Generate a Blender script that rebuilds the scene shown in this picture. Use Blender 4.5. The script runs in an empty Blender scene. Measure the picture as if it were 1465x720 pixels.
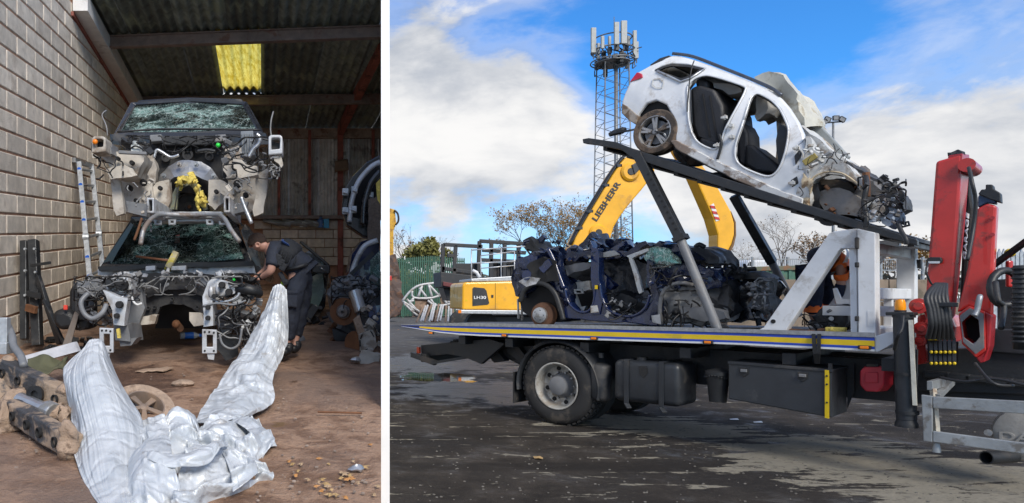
import bpy, bmesh, math, random
from mathutils import Vector, Matrix, noise
V = Vector
scene = bpy.context.scene
C = scene.collection
R = math.radians

# ---------------------------------------------------------------- camera
F, CX, CY, EYE = 1000.0, 450.0, 425.0, 1.65
cam_d = bpy.data.cameras.new('camera')
cam = bpy.data.objects.new('camera', cam_d)
C.objects.link(cam)
cam.location = (0, 0, EYE)
cam.rotation_euler = (R(90), 0, 0)
cam_d.sensor_width = 36
cam_d.lens = 36 * F / 1465
cam_d.shift_x = (732.5 - CX) / 1465
cam_d.shift_y = (CY - 360) / 1465
cam_d.clip_start = 0.05
cam_d.clip_end = 3000
scene.camera = cam

# ---------------------------------------------------------------- light
SUN = V((0.27, -0.72, 0.60)).normalized()
sun_el = math.asin(SUN.z)
sun_az = math.atan2(SUN.x, SUN.y)
sd = bpy.data.lights.new('sun', 'SUN')
sd.energy = 2.5
sd.angle = R(24)
sd.color = (1.0, 0.93, 0.82)
so = bpy.data.objects.new('sun', sd)
C.objects.link(so)
so.location = (40, 20, 40)
so.rotation_euler = SUN.to_track_quat('Z', 'Y').to_euler()
scene.view_settings.view_transform = 'Standard'
scene.view_settings.look = 'None'
scene.view_settings.exposure = 0.62
scene.view_settings.gamma = 1

world = bpy.data.worlds.new('World')
scene.world = world
world.use_nodes = True


class NT:
    """tiny node-tree helper"""
    def __init__(s, tree):
        s.t = tree
        tree.nodes.clear()

    def n(s, typ, **kw):
        nd = s.t.nodes.new(typ)
        for k, v in kw.items():
            if k.startswith('i_'):
                nd.inputs[k[2:]].default_value = v
            else:
                setattr(nd, k, v)
        return nd

    def l(s, a, b):
        s.t.links.new(a, b)

    def inp(s, sock, v):
        if hasattr(v, 'is_output'):
            s.l(v, sock)
        else:
            sock.default_value = v

    def math(s, op, a, b=0.0, c=0.0, clamp=False):
        nd = s.n('ShaderNodeMath', operation=op, use_clamp=clamp)
        for i, v in enumerate((a, b, c)):
            s.inp(nd.inputs[i], v)
        return nd.outputs[0]

    def mix(s, f, a, b, blend='MIX'):
        nd = s.n('ShaderNodeMix', data_type='RGBA', blend_type=blend)
        s.inp(nd.inputs[0], f)
        s.inp(nd.inputs[6], a if hasattr(a, 'is_output') else (*a[:3], 1))
        s.inp(nd.inputs[7], b if hasattr(b, 'is_output') else (*b[:3], 1))
        return nd.outputs[2]

    def ramp(s, v, lo, hi, a=0.0, b=1.0, smooth=True):
        nd = s.n('ShaderNodeMapRange', interpolation_type='SMOOTHSTEP' if smooth else 'LINEAR')
        s.inp(nd.inputs[0], v)
        nd.inputs[1].default_value = lo
        nd.inputs[2].default_value = hi
        nd.inputs[3].default_value = a
        nd.inputs[4].default_value = b
        return nd.outputs[0]

    def noise(s, vec, scale, detail=4, rough=0.55, dist=0.0):
        nd = s.n('ShaderNodeTexNoise')
        if vec is not None:
            s.l(vec, nd.inputs['Vector'])
        nd.inputs['Scale'].default_value = scale
        nd.inputs['Detail'].default_value = detail
        nd.inputs['Roughness'].default_value = rough
        nd.inputs['Distortion'].default_value = dist
        return nd.outputs['Fac']

    def vmap(s, vec, loc=(0, 0, 0), rot=(0, 0, 0), sc=(1, 1, 1)):
        nd = s.n('ShaderNodeMapping')
        s.l(vec, nd.inputs[0])
        nd.inputs[1].default_value = loc
        nd.inputs[2].default_value = rot
        nd.inputs[3].default_value = sc
        return nd.outputs[0]


# sky: Nishita air with broken cumulus mixed in by direction
w = NT(world.node_tree)
sky = w.n('ShaderNodeTexSky', sky_type='NISHITA', sun_disc=False)
sky.sun_elevation = sun_el
sky.sun_rotation = sun_az
sky.air_density = 1.0
sky.dust_density = 0.3
sky.ozone_density = 3.0
tc = w.n('ShaderNodeTexCoord')
sep = w.n('ShaderNodeSeparateXYZ')
w.l(tc.outputs['Generated'], sep.inputs[0])
zc = w.math('MAXIMUM', sep.outputs[2], 0.0)
cloud_v = w.vmap(tc.outputs['Generated'], (3.1, 1.7, 0.4), (0, 0, 0), (1.0, 1.0, 2.1))
n1 = w.noise(cloud_v, 3.2, 9, 0.56, 0.25)
cloud_v2 = w.vmap(tc.outputs['Generated'], (3.1, 1.7, 0.4 - 0.11), (0, 0, 0), (1.0, 1.0, 2.1))
n2 = w.noise(cloud_v2, 3.2, 9, 0.56, 0.25)


def blob(px, py, rad, amt):
    d = V(((px - CX) / F, 1, (CY - py) / F)).normalized()
    dp = w.n('ShaderNodeVectorMath', operation='DISTANCE')
    w.l(tc.outputs['Generated'], dp.inputs[0])
    dp.inputs[1].default_value = d
    return w.ramp(dp.outputs['Value'], 0.0, rad, amt, 0.0)


bias = 0.03
for bl in [(640, 150, .30, .17), (760, 140, .16, .08), (600, 270, .18, .10), (800, 260, .14, .06), (1150, 230, .24, .12),
           (1400, 210, .20, .10), (1250, 330, .25, .13), (1030, 310, .20, .12), (930, 240, .12, .06), (1250, 60, .20, -.10),
           (1000, 30, .24, -.24), (1140, 60, .14, -.14), (720, -10, .14, -.14), (880, 110, .10, -.10), (1330, 0, .22, -.12),
           (600, 318, .06, -.15), (680, 335, .06, -.12), (780, 320, .05, -.05), (930, 335, .06, -.09), (1300, 185, .05, -.08)]:
    bias = w.math('ADD', blob(*bl), bias)
wisp = w.noise(w.vmap(tc.outputs['Generated'], (0, 0, 0), (0, 0, 0), (1.0, 1.0, 2.6)), 11, 8, .62, .4)
cov = w.math('ADD', w.math('ADD', n1, bias), w.math('MULTIPLY', w.math('SUBTRACT', wisp, .5), .26))
mask = w.ramp(cov, 0.45, 0.66)
thin = w.ramp(cov, 0.34, 0.56, 0.0, 0.42)
mask = w.math('MAXIMUM', mask, thin)
lit = w.ramp(w.math('SUBTRACT', n1, n2), -0.11, 0.10)
n4 = w.noise(w.vmap(tc.outputs['Generated'], (5, 2, 1), (0, 0, 0), (1.0, 1.0, 2.4)), 5.5, 7, .58, .3)
grey = w.ramp(n4, .34, .58, .15, 1.0)
low = w.ramp(wisp, .35, .65, .88, 1.0)
shade = w.math('MULTIPLY', w.math('ADD', w.math('MULTIPLY', lit, .55), w.math('MULTIPLY', grey, .45)), low)
edge = w.ramp(cov, .46, .60, 1.0, 0.0)
shade = w.math('MAXIMUM', shade, w.math('MULTIPLY', edge, .85))
ccol = w.mix(shade, (2.55, 2.8, 3.25), (5.5, 5.45, 5.4))
blue = w.mix(1.0, sky.outputs[0], (0.27, 0.74, 1.18), 'MULTIPLY')
# low sky is milkier
milk = w.ramp(zc, 0.0, 0.25, 0.45, 0.0)
blue = w.mix(milk, blue, (3.6, 5.0, 6.2))
col = w.mix(mask, blue, ccol)
bg = w.n('ShaderNodeBackground')
w.l(col, bg.inputs[0])
bg.inputs[1].default_value = 0.115
wo = w.n('ShaderNodeOutputWorld')
w.l(bg.outputs[0], wo.inputs[0])

# ---------------------------------------------------------------- geometry helpers
def P(px, py, Y):
    return V(((px - CX) / F * Y, Y, EYE - (py - CY) / F * Y))


def G(px, py):
    return P(px, py, EYE * F / (py - CY))


SL = 0.095                                  # the dirt drive rises into the shed


def floor_z(y):
    return 0.30 + SL * y


def FLR(px, py):
    return P(px, py, 1350.0 / (py - 330))


# recovery truck axes: s forward along the truck, w away from the near side, z up
T0 = V((3.065, 9.016, 0))
TFW = V((0.648, -0.762, 0)).normalized()
TW = V((0.762, 0.648, 0)).normalized()
UP = V((0, 0, 1))


def T(s, w_, z):
    return T0 + TFW * s + TW * w_ + UP * z


def TS(px, w_=0.0):
    k = (px - CX) / F
    b = T0 + TW * w_
    return (k * b.y - b.x) / (TFW.x - k * TFW.y)


def TP(px, py, w_=0.0):
    p = T(TS(px, w_), w_, 0)
    p.z = EYE - (py - CY) / F * p.y
    return p


class MB:
    def __init__(s):
        s.v, s.f = [], []

    def add(s, vs, fs):
        o = len(s.v)
        s.v += [V(p) for p in vs]
        s.f += [tuple(i + o for i in f) for f in fs]
        return s

    def hexa(s, p):
        """8 corners: bottom loop 0-3, top loop 4-7"""
        return s.add(p, [(3, 2, 1, 0), (4, 5, 6, 7), (0, 1, 5, 4), (1, 2, 6, 5), (2, 3, 7, 6), (3, 0, 4, 7)])

    def box(s, c, sx, sy, sz, ax=None):
        """box centred at c; ax = (x,y,z) axes"""
        ax = ax or (V((1, 0, 0)), V((0, 1, 0)), V((0, 0, 1)))
        c = V(c)
        a, b, d = ax[0] * sx / 2, ax[1] * sy / 2, ax[2] * sz / 2
        return s.hexa([c - a - b - d, c + a - b - d, c + a + b - d, c - a + b - d,
                       c - a - b + d, c + a - b + d, c + a + b + d, c - a + b + d])

    def prism(s, poly, d):
        """polygon (3d points) extruded by vector d (or function point->vector)"""
        n = len(poly)
        q = [p + (d(p) if callable(d) else V(d)) for p in poly]
        return s.add(list(poly) + q, [tuple(range(n - 1, -1, -1)), tuple(range(n, 2 * n))] +
                     [(i, (i + 1) % n, n + (i + 1) % n, n + i) for i in range(n)])

    def ring(s, outer, inner, d):
        """frame between two polygons of the same count, extruded by d"""
        n = len(outer)
        d = V(d)
        vs = list(outer) + list(inner) + [p + d for p in outer] + [p + d for p in inner]
        fs = []
        for i in range(n):
            j = (i + 1) % n
            fs += [(i, n + i, n + j, j), (2 * n + i, 2 * n + j, 3 * n + j, 3 * n + i),
                   (i, j, 2 * n + j, 2 * n + i), (n + i, 3 * n + i, 3 * n + j, n + j)]
        return s.add(vs, fs)

    def bar(s, a, b, wd, ht, up=None):
        a, b = V(a), V(b)
        t = (b - a)
        L = t.length
        if L < 1e-6:
            return s
        t /= L
        up = V(up) if up is not None else (UP if abs(t.z) < .95 else V((0, 1, 0)))
        x = t.cross(up).normalized()
        u = x.cross(t)
        return s.box((a + b) / 2, wd, L, ht, (x, t, u))

    def cyl(s, a, b, r0, r1=None, n=10, cap=True):
        a, b = V(a), V(b)
        r1 = r0 if r1 is None else r1
        t = (b - a).normalized()
        x = t.cross(UP if abs(t.z) < .9 else V((1, 0, 0))).normalized()
        y = t.cross(x)
        vs = []
        for q, r in ((a, r0), (b, r1)):
            vs += [q + x * (r * math.cos(2 * math.pi * i / n)) + y * (r * math.sin(2 * math.pi * i / n)) for i in range(n)]
        fs = [(i, (i + 1) % n, n + (i + 1) % n, n + i) for i in range(n)]
        if cap:
            fs += [tuple(range(n - 1, -1, -1)), tuple(range(n, 2 * n))]
        return s.add(vs, fs)

    def tube(s, pts, r, n=6, cap=True):
        pts = [V(p) for p in pts]
        m = len(pts)
        rr = r if isinstance(r, (list, tuple)) else [r] * m
        vs = []
        x = None
        for i, p in enumerate(pts):
            t = (pts[min(i + 1, m - 1)] - pts[max(i - 1, 0)])
            if t.length < 1e-7:
                t = V((0, 0, 1))
            t.normalize()
            if x is None:
                x = t.cross(UP if abs(t.z) < .9 else V((1, 0, 0)))
            x = (x - t * x.dot(t))
            if x.length < 1e-5:
                x = t.cross(V((1, 0.3, 0.2)))
            x.normalize()
            y = t.cross(x)
            vs += [p + x * (rr[i] * math.cos(2 * math.pi * k / n)) + y * (rr[i] * math.sin(2 * math.pi * k / n)) for k in range(n)]
        fs = []
        for i in range(m - 1):
            fs += [(i * n + k, i * n + (k + 1) % n, (i + 1) * n + (k + 1) % n, (i + 1) * n + k) for k in range(n)]
        if cap:
            fs += [tuple(range(n - 1, -1, -1)), tuple((m - 1) * n + k for k in range(n))]
        return s.add(vs, fs)

    def lathe(s, prof, o, axis, n=24, arc=(0, 2 * math.pi), up=None):
        """prof: (distance along axis, radius)"""
        o, t = V(o), V(axis).normalized()
        x = t.cross(V(up) if up is not None else (UP if abs(t.z) < .9 else V((1, 0, 0)))).normalized()
        y = t.cross(x)
        full = abs(arc[1] - arc[0] - 2 * math.pi) < 1e-6
        k = n if full else n + 1
        vs = []
        for a, r in prof:
            for i in range(k):
                th = arc[0] + (arc[1] - arc[0]) * i / n
                vs.append(o + t * a + x * (r * math.cos(th)) + y * (r * math.sin(th)))
        fs = []
        for j in range(len(prof) - 1):
            for i in range(n):
                i2 = (i + 1) % k
                fs.append((j * k + i, j * k + i2, (j + 1) * k + i2, (j + 1) * k + i))
        return s.add(vs, fs)

    def grid(s, fn, nu, nv):
        vs = [fn(i / nu, j / nv) for j in range(nv + 1) for i in range(nu + 1)]
        fs = [(j * (nu + 1) + i, j * (nu + 1) + i + 1, (j + 1) * (nu + 1) + i + 1, (j + 1) * (nu + 1) + i)
              for j in range(nv) for i in range(nu)]
        return s.add(vs, fs)

    def ball(s, c, r, n=10, m=7, sc=(1, 1, 1)):
        c = V(c)
        vs = [c + V((0, 0, r * sc[2]))]
        for j in range(1, m):
            th = math.pi * j / m
            vs += [c + V((r * sc[0] * math.sin(th) * math.cos(2 * math.pi * i / n),
                          r * sc[1] * math.sin(th) * math.sin(2 * math.pi * i / n), r * sc[2] * math.cos(th))) for i in range(n)]
        vs.append(c - V((0, 0, r * sc[2])))
        fs = [(0, 1 + i, 1 + (i + 1) % n) for i in range(n)]
        for j in range(m - 2):
            fs += [(1 + j * n + i, 1 + (j + 1) * n + i, 1 + (j + 1) * n + (i + 1) % n, 1 + j * n + (i + 1) % n) for i in range(n)]
        e = len(vs) - 1
        fs += [(e, 1 + (m - 2) * n + (i + 1) % n, 1 + (m - 2) * n + i) for i in range(n)]
        return s.add(vs, fs)

    def build(s, name, m, parent=None, smooth=False, bevel=0.0, solid=0.0, crumple=None, label=None, kind=None, sub=0, seg=2, origin=None):
        me = bpy.data.meshes.new(name)
        org = V((0, 0, 0))
        if parent is not None:
            q = parent
            while q is not None:
                org += q.location
                q = q.parent
        elif origin is not None:
            org = V(origin)
        elif s.v:
            xs = [p.x for p in s.v]; ys = [p.y for p in s.v]; zs = [p.z for p in s.v]
            org = V(((min(xs) + max(xs)) / 2, (min(ys) + max(ys)) / 2, min(zs)))
        me.from_pydata([p - org for p in s.v], [], s.f)
        bm = bmesh.new()
        bm.from_mesh(me)
        bmesh.ops.recalc_face_normals(bm, faces=bm.faces)
        if crumple:
            amp, fq, target = crumple[:3]
            for it in range(6):
                long = [e for e in bm.edges if e.calc_length() > target]
                if not long or len(bm.faces) > 12000:
                    break
                if it == 0:
                    bmesh.ops.triangulate(bm, faces=[f for f in bm.faces if len(f.verts) > 4])
                    long = [e for e in bm.edges if e.calc_length() > target]
                bmesh.ops.subdivide_edges(bm, edges=long, cuts=1, use_grid_fill=True)
            for v_ in bm.verts:
                p = (v_.co + org) * fq
                v_.co += V((noise.noise(p + V((7, 1, 3))), noise.noise(p + V((31, 5, 9))), noise.noise(p + V((3, 57, 2))))) * amp
                p *= 2.7
                v_.co += V((noise.noise(p), noise.noise(p + V((11, 5, 9))), noise.noise(p + V((3, 17, 2))))) * amp * .4
        if smooth:
            for f in bm.faces:
                f.smooth = True
        bm.to_mesh(me)
        bm.free()
        me.materials.append(m)
        o = bpy.data.objects.new(name, me)
        C.objects.link(o)
        if parent is not None:
            o.parent = parent
        else:
            o.location = org
        if solid:
            md = o.modifiers.new('solid', 'SOLIDIFY'); md.thickness = solid; md.offset = 0
        if bevel:
            md = o.modifiers.new('bevel', 'BEVEL'); md.width = bevel; md.segments = seg; md.limit_method = 'ANGLE'; md.angle_limit = R(35)
            md.harden_normals = False
        if sub:
            md = o.modifiers.new('sub', 'SUBSURF'); md.levels = sub; md.render_levels = sub
        if smooth == 'auto':
            try:
                me.shade_smooth()
                me.set_sharp_from_angle(angle=R(38))
            except Exception:
                pass
        if label: o['label'] = label
        if kind: o['kind'] = kind
        return o


def smooth_path(pts, n=6, closed=False):
    """Catmull-Rom through points"""
    pts = [V(p) for p in pts]
    m = len(pts)
    out = []
    rng = range(m) if closed else range(m - 1)
    for i in rng:
        if closed:
            p0, p1, p2, p3 = pts[i - 1], pts[i], pts[(i + 1) % m], pts[(i + 2) % m]
        else:
            p0, p1, p2, p3 = pts[max(i - 1, 0)], pts[i], pts[i + 1], pts[min(i + 2, m - 1)]
        for k in range(n):
            t = k / n
            out.append(0.5 * ((2 * p1) + (p2 - p0) * t + (2 * p0 - 5 * p1 + 4 * p2 - p3) * t * t + (3 * p1 - p0 - 3 * p2 + p3) * t ** 3))
    if not closed:
        out.append(pts[-1])
    return out


def thing(name, loc, label, cat, group=None):
    o = bpy.data.objects.new(name, None)
    C.objects.link(o)
    o.location = loc
    o.empty_display_size = 0.2
    o['label'] = label
    o['category'] = cat
    o['kind'] = 'thing'
    if group: o['group'] = group
    return o


def tag(o, label, cat, group=None):
    o['label'] = label
    o['category'] = cat
    o['kind'] = 'thing'
    if group: o['group'] = group
    return o


def struct(o):
    o['kind'] = 'structure'
    return o


def copy_tree(o, parent=None):
    c = o.copy()
    C.objects.link(c)
    if parent is not None: c.parent = parent
    for ch in list(o.children):
        copy_tree(ch, c)
    return c


# ---------------------------------------------------------------- materials
_M = {}


def mat(name, col, rough=.55, metal=0.0, var=.18, vs=6.0, dirt=None, da=.4, ds=3.0, bump=.15, bs=40.0, coat=0.0, rnd=0.0, spec=.5, dr=.85):
    if name in _M: return _M[name]
    m = bpy.data.materials.new(name)
    m.use_nodes = True
    t = NT(m.node_tree)
    tc = t.n('ShaderNodeTexCoord')
    ob = tc.outputs['Object']
    if rnd:
        oi = t.n('ShaderNodeObjectInfo')
        va = t.n('ShaderNodeVectorMath', operation='ADD')
        cb = t.n('ShaderNodeCombineXYZ')
        t.l(t.math('MULTIPLY', oi.outputs['Random'], 37.0), cb.inputs[0])
        t.l(t.math('MULTIPLY', oi.outputs['Random'], 11.0), cb.inputs[1])
        t.l(ob, va.inputs[0]); t.l(cb.outputs[0], va.inputs[1])
        ob = va.outputs[0]
    n = t.noise(ob, vs, 5, .6)
    f = t.ramp(n, .3, .7, 1 - var, 1 + var, False)
    if rnd:
        f = t.math('MULTIPLY', f, t.ramp(oi.outputs['Random'], 0, 1, 1 - rnd, 1 + rnd, False))
    vm = t.n('ShaderNodeVectorMath', operation='SCALE')
    vm.inputs[0].default_value = col[:3]
    t.l(f, vm.inputs['Scale'])
    c = vm.outputs[0]
    ro = t.ramp(n, .3, .7, max(0, rough - .08), min(1, rough + .08), False)
    if dirt is not None:
        d1 = t.noise(ob, ds, 7, .65, .3)
        d2 = t.ramp(d1, .62 - .35 * da, .74 - .35 * da)
        d2 = t.math('MULTIPLY', d2, min(1, .45 + da))
        c = t.mix(d2, c, dirt)
        mx = t.n('ShaderNodeMix', data_type='FLOAT')
        t.l(d2, mx.inputs[0]); t.l(ro, mx.inputs[2]); mx.inputs[3].default_value = dr
        ro = mx.outputs[0]
    b = t.n('ShaderNodeBsdfPrincipled')
    t.l(c, b.inputs['Base Color']); t.l(ro, b.inputs['Roughness'])
    b.inputs['Metallic'].default_value = metal
    b.inputs['Specular IOR Level'].default_value = spec
    b.inputs['Coat Weight'].default_value = coat
    if bump:
        bn = t.n('ShaderNodeBump')
        bn.inputs['Strength'].default_value = bump
        bn.inputs['Distance'].default_value = .02
        t.l(t.noise(ob, bs, 5, .6), bn.inputs['Height'])
        t.l(bn.outputs[0], b.inputs['Normal'])
    o = t.n('ShaderNodeOutputMaterial')
    t.l(b.outputs[0], o.inputs[0])
    _M[name] = m
    return m


MUD = (.16, .10, .06)
m_black = mat('black_plastic', (.018, .019, .021), .5, dirt=(.07, .06, .05), da=.18)
m_blackmet = mat('black_steel', (.02, .022, .025), .4, var=.25, dirt=(.06, .05, .045), da=.2, ds=5)
m_alu = mat('bare_aluminium', (.52, .53, .54), .38, .85, var=.12, dirt=(.2, .18, .15), da=.2)
m_steel = mat('grey_steel', (.33, .34, .35), .45, .6, var=.2, dirt=(.18, .12, .08), da=.3)
m_rust = mat('rusty_steel', (.17, .075, .035), .8, .2, var=.35, vs=12, dirt=(.05, .03, .02), da=.3)
m_rubber = mat('tyre_rubber', (.022, .022, .023), .75, dirt=(.1, .085, .07), da=.25, ds=4)
m_wire = mat('black_wire', (.012, .012, .013), .5, bump=0)
m_wireg = mat('grey_wire', (.2, .2, .2), .5, bump=0)
m_mud = mat('caked_mud', MUD, .9, var=.35, vs=9, dirt=(.3, .24, .18), da=.3, ds=7, bump=.6, bs=30)
m_void = mat('dark_interior', (.012, .012, .013), .8, bump=0)  # near-black, colours in the shade of holes and hollows
m_white = mat('white_paint', (.70, .71, .72), .38, var=.07, dirt=(.40, .37, .33), da=.2, ds=4, bump=.03)
m_red = mat('red_paint', (.52, .028, .022), .33, var=.2, vs=3, dirt=(.17, .045, .04), da=.27, ds=6, coat=.3, bump=.02)
m_yellow = mat('yellow_paint', (.80, .40, .015), .38, var=.1, vs=2, dirt=(.42, .22, .05), da=.2, ds=1.5, coat=.2, bump=.02)
m_orange = mat('orange_lens', (.85, .22, .01), .25, var=.1, bump=0)
m_galv = mat('galvanised_steel', (.45, .47, .49), .45, .5, var=.2, vs=14)
# ================================================================ GROUND
def ground_material():
    m = bpy.data.materials.new('wet_yard_ground'); m.use_nodes = True
    t = NT(m.node_tree)
    geo = t.n('ShaderNodeNewGeometry'); pos = geo.outputs['Position']
    big = t.noise(pos, .35, 5, .6, .4)
    mid = t.noise(pos, 1.7, 7, .62, .3)
    fine = t.noise(pos, 14, 6, .7)
    st = t.vmap(pos, (0, 0, 0), (0, 0, R(50)), (.55, 2.4, 1))
    streak = t.noise(st, 1.5, 8, .68, .5)
    c = t.mix(t.ramp(mid, .3, .7), (.034, .029, .025), (.10, .084, .070))
    c = t.mix(t.ramp(big, .42, .62), c, (.040, .036, .034))
    c = t.mix(t.math('MULTIPLY', t.ramp(fine, .5, .75), .45), c, (.13, .11, .09))

    def near(x, y, r0, r1):
        d = t.n('ShaderNodeVectorMath', operation='DISTANCE'); t.l(pos, d.inputs[0]); d.inputs[1].default_value = (x, y, 0)
        return t.ramp(d.outputs['Value'], r0, r1, 1, 0)
    grit = t.noise(pos, 85, 4, .75)
    c = t.mix(t.ramp(grit, .30, .72, 0, .85), t.mix(.55, c, (.012, .010, .009)), c)
    c = t.mix(t.math('MULTIPLY', t.ramp(grit, .60, .74), .5), c, (.22, .19, .16))
    trk = t.n('ShaderNodeTexWave', wave_type='BANDS', bands_direction='DIAGONAL')
    t.l(t.vmap(pos, rot=(0, 0, R(-62)), sc=(.22, .9, 1)), trk.inputs['Vector']); trk.inputs['Scale'].default_value = .35; trk.inputs['Distortion'].default_value = 5; trk.inputs['Detail'].default_value = 4; trk.inputs['Detail Scale'].default_value = 1.6
    c = t.mix(t.math('MULTIPLY', t.ramp(trk.outputs['Fac'], .62, .95), .5), c, (.022, .019, .017))
    # dry pale patches worn into the surface
    dry = t.ramp(streak, .52, .56)
    q = G(1230, 660); q2 = G(950, 612); q3 = G(1420, 700)
    zone = t.math('MAXIMUM', near(q.x, q.y, .5, 2.0), t.math('MAXIMUM', near(q2.x, q2.y, .3, 1.5), near(q3.x, q3.y, .5, 1.9)))
    zone = t.math('MAXIMUM', zone, t.math('MULTIPLY', t.ramp(big, .5, .6), .22))
    dm = t.ramp(t.math('ADD', t.math('ADD', streak, t.math('MULTIPLY', zone, .21)), t.math('MULTIPLY', t.math('SUBTRACT', t.noise(pos, 6, 6, .7), .5), .22)), .60, .63)
    dm = t.math('MULTIPLY', dm, t.ramp(fine, .3, .5, .5, 1.0))
    c = t.mix(dm, c, (.27, .245, .195))
    # far side of the yard: paler, gritty
    sp = t.n('ShaderNodeSeparateXYZ'); t.l(pos, sp.inputs[0])
    far = t.ramp(sp.outputs[1], 13, 30)
    c = t.mix(t.math('MULTIPLY', far, .6), c, (.15, .145, .14))
    # wet film and puddles
    pw = G(632, 540)
    w1 = G(600, 520); w2 = G(700, 560)
    pz = t.math('MAXIMUM', near(w1.x, w1.y, .6, 3.6), near(w2.x, w2.y, .4, 2.6))
    wet = t.ramp(t.math('ADD', mid, t.math('MULTIPLY', pz, .30)), .52, .72)
    pd = near(pw.x, pw.y, .3, 1.7)
    pud = t.ramp(t.math('ADD', t.noise(pos, 1.6, 5, .55), t.math('MULTIPLY', pd, .5)), .82, .85)
    ro = t.ramp(wet, 0, 1, .82, .30, False)
    mx = t.n('ShaderNodeMix', data_type='FLOAT'); t.l(pud, mx.inputs[0]); t.l(ro, mx.inputs[2]); mx.inputs[3].default_value = .03
    mx2 = t.n('ShaderNodeMix', data_type='FLOAT'); t.l(dm, mx2.inputs[0]); t.l(mx.outputs[0], mx2.inputs[2]); mx2.inputs[3].default_value = .95
    c = t.mix(t.math('MULTIPLY', wet, .35), c, (.02, .02, .021))
    c = t.mix(pud, c, (.018, .016, .013))
    b = t.n('ShaderNodeBsdfPrincipled'); t.l(c, b.inputs['Base Color']); t.l(mx2.outputs[0], b.inputs['Roughness'])
    t.l(t.math('MAXIMUM', t.ramp(wet, 0, 1, .12, .45, False), t.math('MULTIPLY', pud, .5)), b.inputs['Specular IOR Level'])
    h = t.math('ADD', t.math('MULTIPLY', mid, 1.6), t.math('MULTIPLY', fine, .5))
    h = t.math('ADD', h, t.math('MULTIPLY', grit, .35))
    bp = t.n('ShaderNodeBump'); bp.inputs['Distance'].default_value = .06
    t.l(t.math('MULTIPLY', t.math('SUBTRACT', 1.0, pud), .75), bp.inputs['Strength'])
    t.l(h, bp.inputs['Height']); t.l(bp.outputs[0], b.inputs['Normal'])
    o = t.n('ShaderNodeOutputMaterial'); t.l(b.outputs[0], o.inputs[0])
    return m


mb = MB()
mb.add([V((-700, -60, 0)), V((900, -60, 0)), V((900, 1500, 0)), V((-700, 1500, 0))], [(0, 1, 2, 3)])
g = struct(mb.build('yard_ground', ground_material(), origin=(0, 0, 0)))


def dirt_material():
    m = bpy.data.materials.new('shed_dirt_floor'); m.use_nodes = True
    t = NT(m.node_tree)
    geo = t.n('ShaderNodeNewGeometry'); pos = geo.outputs['Position']
    big = t.noise(pos, .8, 5, .6, .4); mid = t.noise(pos, 4, 8, .65, .3); fine = t.noise(pos, 32, 6, .7)
    c = t.mix(t.ramp(mid, .36, .62), (.21, .115, .068), (.47, .295, .195))
    c = t.mix(t.ramp(big, .45, .65), c, (.24, .16, .12))
    c = t.mix(t.math('MULTIPLY', t.ramp(fine, .55, .75), .5), c, (.44, .34, .26))

    def near(p, r0, r1):
        d = t.n('ShaderNodeVectorMath', operation='DISTANCE'); t.l(pos, d.inputs[0]); d.inputs[1].default_value = p
        return t.ramp(d.outputs['Value'], r0, r1, 1, 0)
    # red-brown oily earth under the wrecks, ochre spill in the open
    oz = t.math('MAXIMUM', near(FLR(250, 480), .3, 1.7), near(FLR(170, 545), .2, 1.0))
    oil = t.ramp(t.math('ADD', mid, t.math('MULTIPLY', oz, .28)), .56, .74)
    c = t.mix(t.math('MULTIPLY', oil, .9), c, (.085, .042, .026))
    sp = t.ramp(t.math('ADD', mid, t.math('MULTIPLY', near(FLR(402, 606), .02, .28), .3)), .66, .8)
    c = t.mix(t.math('MULTIPLY', sp, .8), c, (.16, .085, .02))
    ro = t.mix(oil, (.92, .92, .92), (.55, .55, .55))
    b = t.n('ShaderNodeBsdfPrincipled'); t.l(c, b.inputs['Base Color']); t.l(ro, b.inputs['Roughness'])
    h = t.math('ADD', t.math('MULTIPLY', mid, .8), t.math('MULTIPLY', fine, .3))
    h = t.math('ADD', h, t.math('MULTIPLY', t.noise(pos, 110, 3, .6), .1))
    bp = t.n('ShaderNodeBump'); bp.inputs['Distance'].default_value = .10; bp.inputs['Strength'].default_value = 1.0
    t.l(h, bp.inputs['Height']); t.l(bp.outputs[0], b.inputs['Normal'])
    o = t.n('ShaderNodeOutputMaterial'); t.l(b.outputs[0], o.inputs[0])
    return m


def wall_face(y):            # block wall plane
    return -2.81 - .075 * y


def part_x(y, side=0):       # added white divider wall, seen end-on (12 px wide at its near end)
    y0 = 5.35
    return (545.2 - CX) / F * y0 + (y - y0) * .101 + side * .0655


def floor_pt(u, v):
    y = -3.0 + 21.5 * v
    xl, xr = wall_face(y) - .15, part_x(y) - .004 if y > 5.3 else (545.2 - CX) / F * max(y, .3) + (0 if y > .3 else 0)
    x = xl + (xr - xl) * u
    z = floor_z(y)
    if 0.02 < u < .98:
        z += .035 * noise.noise(V((x * .9, y * .9, 0))) + .018 * noise.noise(V((x * 3.1, y * 3.1, 4)))
    return V((x, y, z))


mb = MB()
mb.grid(floor_pt, 60, 150)
# the drive is a raised earth bank: give it its side down to the yard
N = 40
for i in range(N):
    y0, y1 = -3.0 + 21.5 * i / N, -3.0 + 21.5 * (i + 1) / N
    a, b = floor_pt(1, i / N), floor_pt(1, (i + 1) / N)
    mb.add([a, b, V((b.x, b.y, -.02)), V((a.x, a.y, -.02))], [(0, 1, 2, 3)])
fl = struct(mb.build('shed_floor', dirt_material(), smooth=True, origin=(0, 0, 0)))
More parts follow.
